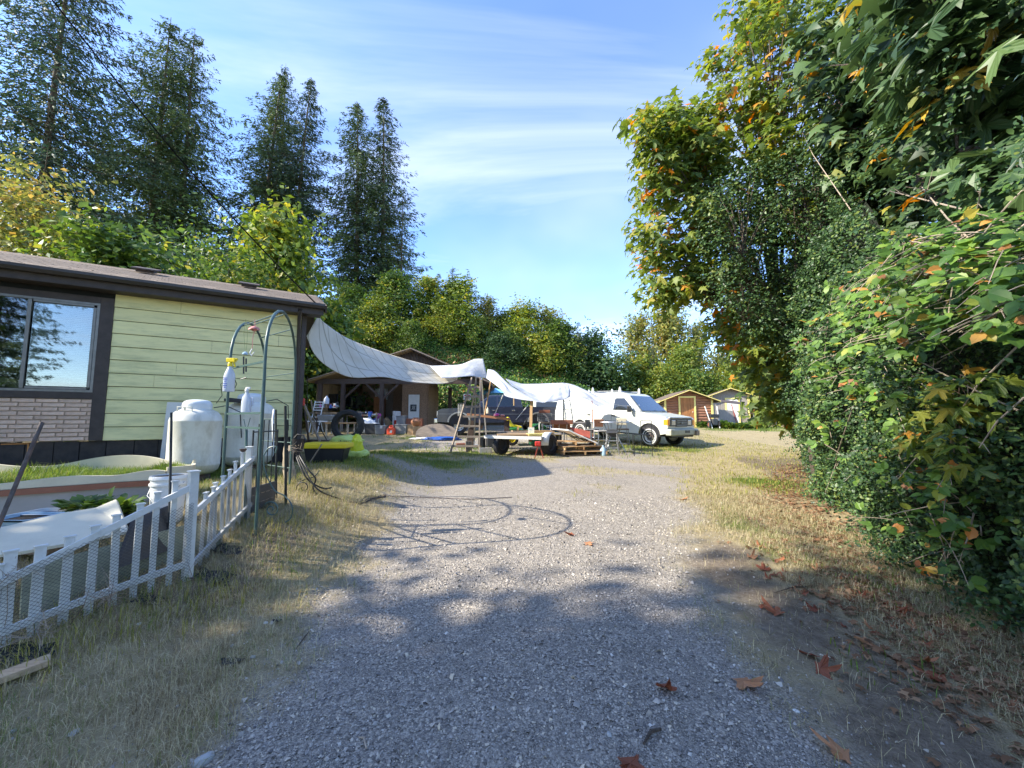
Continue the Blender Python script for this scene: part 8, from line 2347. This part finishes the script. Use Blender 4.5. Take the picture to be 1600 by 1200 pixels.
stool(938, 13.6, 'bar stool with a red brown back, leftmost at the high table', 'clay', 'grey_board', .2)
stool(955, 13.2, 'dark bar stool without bright back in front of the high table', 'dark_grey', 'dark_grey', -.3, .70, .05)
stool(972, 14.4, 'bar stool with a pale wooden back at the right end of the high table', 'cream', 'old_wood', -.1)
stool(924, 14.4, 'bar stool half hidden left behind the red brown backed one', 'black_plastic', 'dark_grey', .9, .7, .3)
g = on_ground(957, 14.0); bt_ = thing('bar_table', 'high round topped bar table with splayed steel legs between the stools', 'table', tuple(g))
mb = MB(); mb.lathe([(0, 0), (.55, 0), (.56, .012), (.55, .03), (0, .03)], 32, Matrix.Translation((0, 0, .99))); part(bt_, 'table_top', mb, M['aluminium'], 40)
for k in range(4):
    a = R(45 + 90 * k); mb = MB(); mb.tube([(.45 * math.cos(a), .45 * math.sin(a), 0), (.18 * math.cos(a), .18 * math.sin(a), .5), (.36 * math.cos(a), .36 * math.sin(a), .98)], .016, 6); part(bt_, 'leg', mb, M['steel'], 40)
g = on_ground(1000, 12.9); fr = thing('chair_frame', 'empty black metal chair frame standing in front of the van wheel', 'chair frame', tuple(g), R(-12))
for a, b_, h in ((-.24, -.22, .68), (.30, -.22, 1.12), (-.24, .22, .68), (.02, .2, 1.12)):
    mb = MB(); mb.tube([(a, b_, 0), (a, b_, h)], .013, 5); part(fr, 'leg', mb, M['iron'])
for a, b_ in (((-.24, -.22, .67), (.30, -.22, .67)), ((-.24, .22, .67), (-.24, -.22, .67)), ((.02, .2, 1.11), (.30, -.22, 1.11)), ((-.24, .22, .67), (.02, .2, .67)), ((.02, .2, .67), (.3, -.22, .67))):
    mb = MB(); mb.tube([a, b_], .011, 5); part(fr, 'rail', mb, M['iron'])

# ------------------------------------------------------------------ sheds
def shed(name, label, c, rz_, w, d, h, ap_, siding, trim_c, door_m, door, boards='h', roof_m='shingle', side_m='grey_ply', left_ov=.35):
    """front face towards local -y; c = middle of the front foot"""
    t = thing(name, label, 'shed', c, rz_)
    mb = MB(); mb.prism([(-w / 2 + .03, -.1), (w / 2 - .03, -.1), (w / 2 - .03, h), (0, ap_ - .03), (-w / 2 + .03, h)], .03, d); part(t, 'frame_core', mb, M['dark_in'] if boards == 'h' else M[siding])
    if boards == 'h':
        n = int((ap_) / .17)
        for k in range(n):
            z = k * .17 + .085
            lim = w / 2 if z < h else (w / 2) * (ap_ - z) / (ap_ - h)
            if lim < .1: continue
            segs = [(-lim, lim)] if z > door[3] else [(-lim, door[0]), (door[1], lim)]
            for a, b_ in segs:
                if b_ - a < .05: continue
                mb = MB(); mb.tube([(a + .01, .0, z), (b_ - .01, .0, z)], [.085, .085], 8); mb.v = [(x, y * .6 + .02, q) for x, y, q in mb.v]; part(t, 'log_board', mb, M[siding], 50)
        for k in range(int(h / .17)):
            for s in (-1, 1): mb = MB(); mb.tube([(s * (w / 2 - .02), .06, k * .17 + .085), (s * (w / 2 - .02), d, k * .17 + .085)], .085, 8); part(t, 'side_board', mb, M[side_m], 50)
    else:
        for k in range(int(d / .4)):
            for s in (-1, 1): rbox(t, 'side_board', (s * (w / 2 + .0), .06 + (k + .5) * .4, h / 2), (.03, .385, h), side_m, .004)
        for k in range(int(w / .6)): rbox(t, 'front_panel', (-w / 2 + (k + .5) * w / int(w / .6), .01, h / 2), (w / int(w / .6) - .01, .03, h), siding, .003)
        mb = MB(); mb.prism([(-w / 2, h), (w / 2, h), (0, ap_)], .0, .03); part(t, 'gable_panel', mb, M[siding])
    for s in (-1, 1): rbox(t, 'corner_trim', (s * (w / 2 - .05), -.06, h / 2), (.13, .05, h), trim_c, .004)
    dxa, dxb, dz0, dz1 = door
    nd = max(3, int((dxb - dxa) / .2))
    dr_ = thing_part(t, 'door', (0, 0, 0), (0, 0, 0))
    for k in range(nd): o = rbox(dr_, 'door_board', (lerp(dxa, dxb, (k + .5) / nd), -.035, (dz0 + dz1) / 2), ((dxb - dxa) / nd - .008, .04, dz1 - dz0), door_m, .003)
    rbox(dr_, 'door_knob', (dxb - .1, -.075, 1.0), (.05, .05, .05), 'white_paint', .015)
    for x in (dxa - .05, dxb + .05): rbox(t, 'door_trim', (x, -.06, (dz0 + dz1) / 2 + .02), (.11, .05, dz1 - dz0 + .1), trim_c, .004)
    rbox(t, 'door_head_trim', ((dxa + dxb) / 2, -.062, dz1 + .07), (dxb - dxa + .22, .05, .11), trim_c, .004)
    ov = left_ov
    for s in (-1, 1):
        sl2 = (ap_ - h) / (w / 2); e = Vector((s * (w / 2 + ov), -ov, h - ov * sl2 + .04)); p_ = Vector((0, -ov, ap_ + .04))
        mb = MB(); a = e; b_ = p_; D_ = Vector((0, d + 2 * ov, 0)); U = Vector((0, 0, -.08)); mb.add([a, b_, b_ + D_, a + D_, a + U, b_ + U, b_ + D_ + U, a + D_ + U], [(0, 1, 2, 3), (7, 6, 5, 4), (0, 4, 5, 1), (1, 5, 6, 2), (2, 6, 7, 3), (3, 7, 4, 0)]); part(t, 'roof_slope', mb, M[roof_m])
        mb = MB(); mb.bar(e + Vector((0, -.02, -.05)), p_ + Vector((0, -.02, -.05)), .04, .17, up=(0, 1, 0)); part(t, 'barge_board', mb, M[trim_c])
        mb = MB(); mb.bar(e + Vector((s * .02, 0, -.06)), e + Vector((s * .02, d + 2 * ov, -.06)), .04, .12); part(t, 'eave_board', mb, M[trim_c])
    return t


Ys = 26.0
cl_, cr_ = P(1040, 664, Ys).x, P(1113, 664, Ys).x; wS = cr_ - cl_
gS = gzf((cl_ + cr_) / 2, Ys) - .05
hS = P(1113, 624, Ys).z - gS; aS = P(1073, 610, Ys).z - gS
shed('log_shed', 'small red brown log sided shed with yellow trim and an orange brown plank door', ((cl_ + cr_) / 2, Ys, gS), R(-6), wS, 3.6, hS, aS, 'red_wood', 'yellow_paint', 'door_wood', (P(1064, 664, Ys).x - (cl_ + cr_) / 2, P(1085, 664, Ys).x - (cl_ + cr_) / 2, .05, P(1070, 622, Ys).z - gS), 'h', 'shingle', 'old_wood')  # side walls in greyer wood than the front, their shade painted in
Y2 = 30.5
cl_, cr_ = P(1118, 660, Y2).x, P(1166, 660, Y2).x
g2_ = gzf(cl_, Y2) - .05; h2 = P(1166, 617, Y2).z - g2_; a2 = P(1134, 607, Y2).z - g2_
shed('grey_shed', 'taller grey shed with pale yellow trim and a white door behind the log shed', ((cl_ + cr_) / 2, Y2, g2_), R(-16), (cr_ - cl_) * 1.12, 2.9, h2, a2 + .0, 'grey_ply', 'yellow_paint', 'white_paint', (-.25, .55, .05, h2 - .35), 'v', 'shingle', 'dark_wood_z')  # dark side boards carry the shaded side of the shed as colour
# things by the sheds
g = on_ground(1112, 24.6); hc = thing('hand_cart', 'white framed hand cart with a black seat leaning by the log shed corner', 'cart', tuple(g), R(10))
for a in (-.42, .42): mb = MB(); mb.tube([(a * .6, -.3, 0), (a, .1, 1.35)], .03, 6); part(hc, 'handle', mb, M['white_paint'], 40)
rbox(hc, 'seat_box', (0, -.05, .75), (.6, .4, .22), 'black_plastic', .04); rbox(hc, 'motor', (0, -.1, .38), (.35, .35, .4), 'dark_grey', .05)
for s in (-1, 1): tyre(hc, 'wheel', .24, .1, 'bench_brown', .5, (s * .32, -.1, .24), (0, 0, R(70)))
g = on_ground(1137, 26.5); mb = MB(); mb.prism([(-.6, 0), (.75, 0), (.5, 1.05), (-.5, 1.15)], 0, .05); solo('ply_board', mb, M['grey_ply'], 'grey plywood board leaning between the two sheds', 'board', loc=(g.x, g.y, g.z), rot=(-.2, 0, 0))
mb = MB(); mb.bar(P(1151, 661, 26.4), P(1143, 632, 26.9), .04); solo('red_tool', mb, M['red_rust'], 'long red handled tool leaning on the plywood board', 'tool')
g = on_ground(1140, 27.5); mb = MB(); mb.box((0, 0, 0), (1.6, 1.0, .04), (.25, .1, 0)); solo('tin_sheet', mb, M['rusty'], 'sloping sheet awning fixed between the sheds', 'sheet', loc=(g.x, g.y, P(1140, 628, 27.5).z))
g = on_ground(1203, 27.5); chh = thing('reclining_chair', 'faded pinkish garden chair standing at the edge of the bushes', 'chair', tuple(g), R(10)); rbox(chh, 'backrest', (0, .1, .75), (.62, .06, .95), 'grey_board', .04, (R(-12), 0, 0)); rbox(chh, 'seat', (0, -.2, .38), (.6, .5, .07), 'grey_board', .03)
for a in (-.26, .26):
    for b_ in (-.4, .1): rbox(chh, 'leg', (a, b_, .18), (.05, .05, .36), 'dark_grey', .004)
g = on_ground(1189, 29.0); table(1189, 29, 1.7, .8, .85, 'dark_wood', 'dark garden table by the grey shed corner', base=g)
for k, (px, Y, s) in enumerate([(1099, 25.2, .4), (1118, 25.0, .35), (1132, 24.8, .45), (1150, 24.6, .5), (1163, 25, .5), (1178, 25.4, .55), (1190, 26, .6), (1125, 25.6, .3)]):
    g = on_ground(px, Y); o = leafy_plant('ground_plant', (g.x, g.y, g.z), 160, .28, ['low green plant left of the hand cart', 'low plant right of the hand cart', 'low plant below the plywood board', 'broad low plant in front of the white door', 'broad low plant before the grey shed corner',
        'broad low plant right of the grey shed corner', 'low plant below the garden table', 'small plant at the log shed side wall'][k], 'leaf_green', 40 + k, s, .5, .3)
    o['group'] = 'low plants along the sheds'

# ------------------------------------------------------------------ overhead wires
mb = MB(); mb.tube(smooth_path([P(-60, -180, 6.5), P(78, -5, 7.2), P(270, 235, 8.2), P(420, 400, 8.6), P(508, 488, 8.3)], 10), .016, 5); solo('overhead_wire', mb, M['wire'], 'thick black service wire running down to the house roof corner', 'wire', 50)
# bare twigs hanging in front of the fence at the left edge, and dry weeds
rg2 = np.random.default_rng(55)
for (px, py, lb) in ((12, 905, 'dry root tangle hanging over the near fence at the left edge'), (168, 930, 'dry weed clump growing through the near fence'), (60, 990, 'dry weed stems at the foot of the near fence')):
    c_ = P(px, py, 2.55 if px < 100 else 2.85); mb = MB(); g = gzf(c_.x, c_.y)
    for _ in range(34):
        a = c_ + Vector(rg2.normal(0, .03, 3)); e = Vector(rg2.normal(0, .09, 3)); mb.tube([a, a + e * .5 + Vector(rg2.normal(0, .015, 3)), a + e], [.0016, .0014, .0008], 3, False)
    mb.tube([c_, Vector((c_.x + .02, c_.y, (c_.z + g) / 2)), Vector((c_.x, c_.y, g))], .0025, 4)
    solo('dry_weed', mb, M['dry_twig'], lb, 'weed', 60)
for (px, py, a_, L) in ((150, 990, .3, .36), (182, 1000, -.2, .3), (105, 985, .5, .3), (262, 960, .1, .3), (300, 940, -.15, .3), (232, 950, .35, .26)):
    g = G(px, py); mb = MB(); tip = Vector((g.x + a_ * L, g.y - .02, g.z + L)); mb.tube([g, g.lerp(tip, .5) + Vector((.03, 0, 0)), tip], [.003, .0025, .001], 4)
    for k in range(3): s_ = g.lerp(tip, .3 + .2 * k); mb.tube([s_, s_ + Vector((rg2.normal(0, .05), rg2.normal(0, .03), .06))], [.0015, .0008], 3)
    solo('weed_stem', mb, M['twig'], 'bare dark weed stem standing in front of the near fence panel', 'weed', 60, group='weed stems along the near fence')
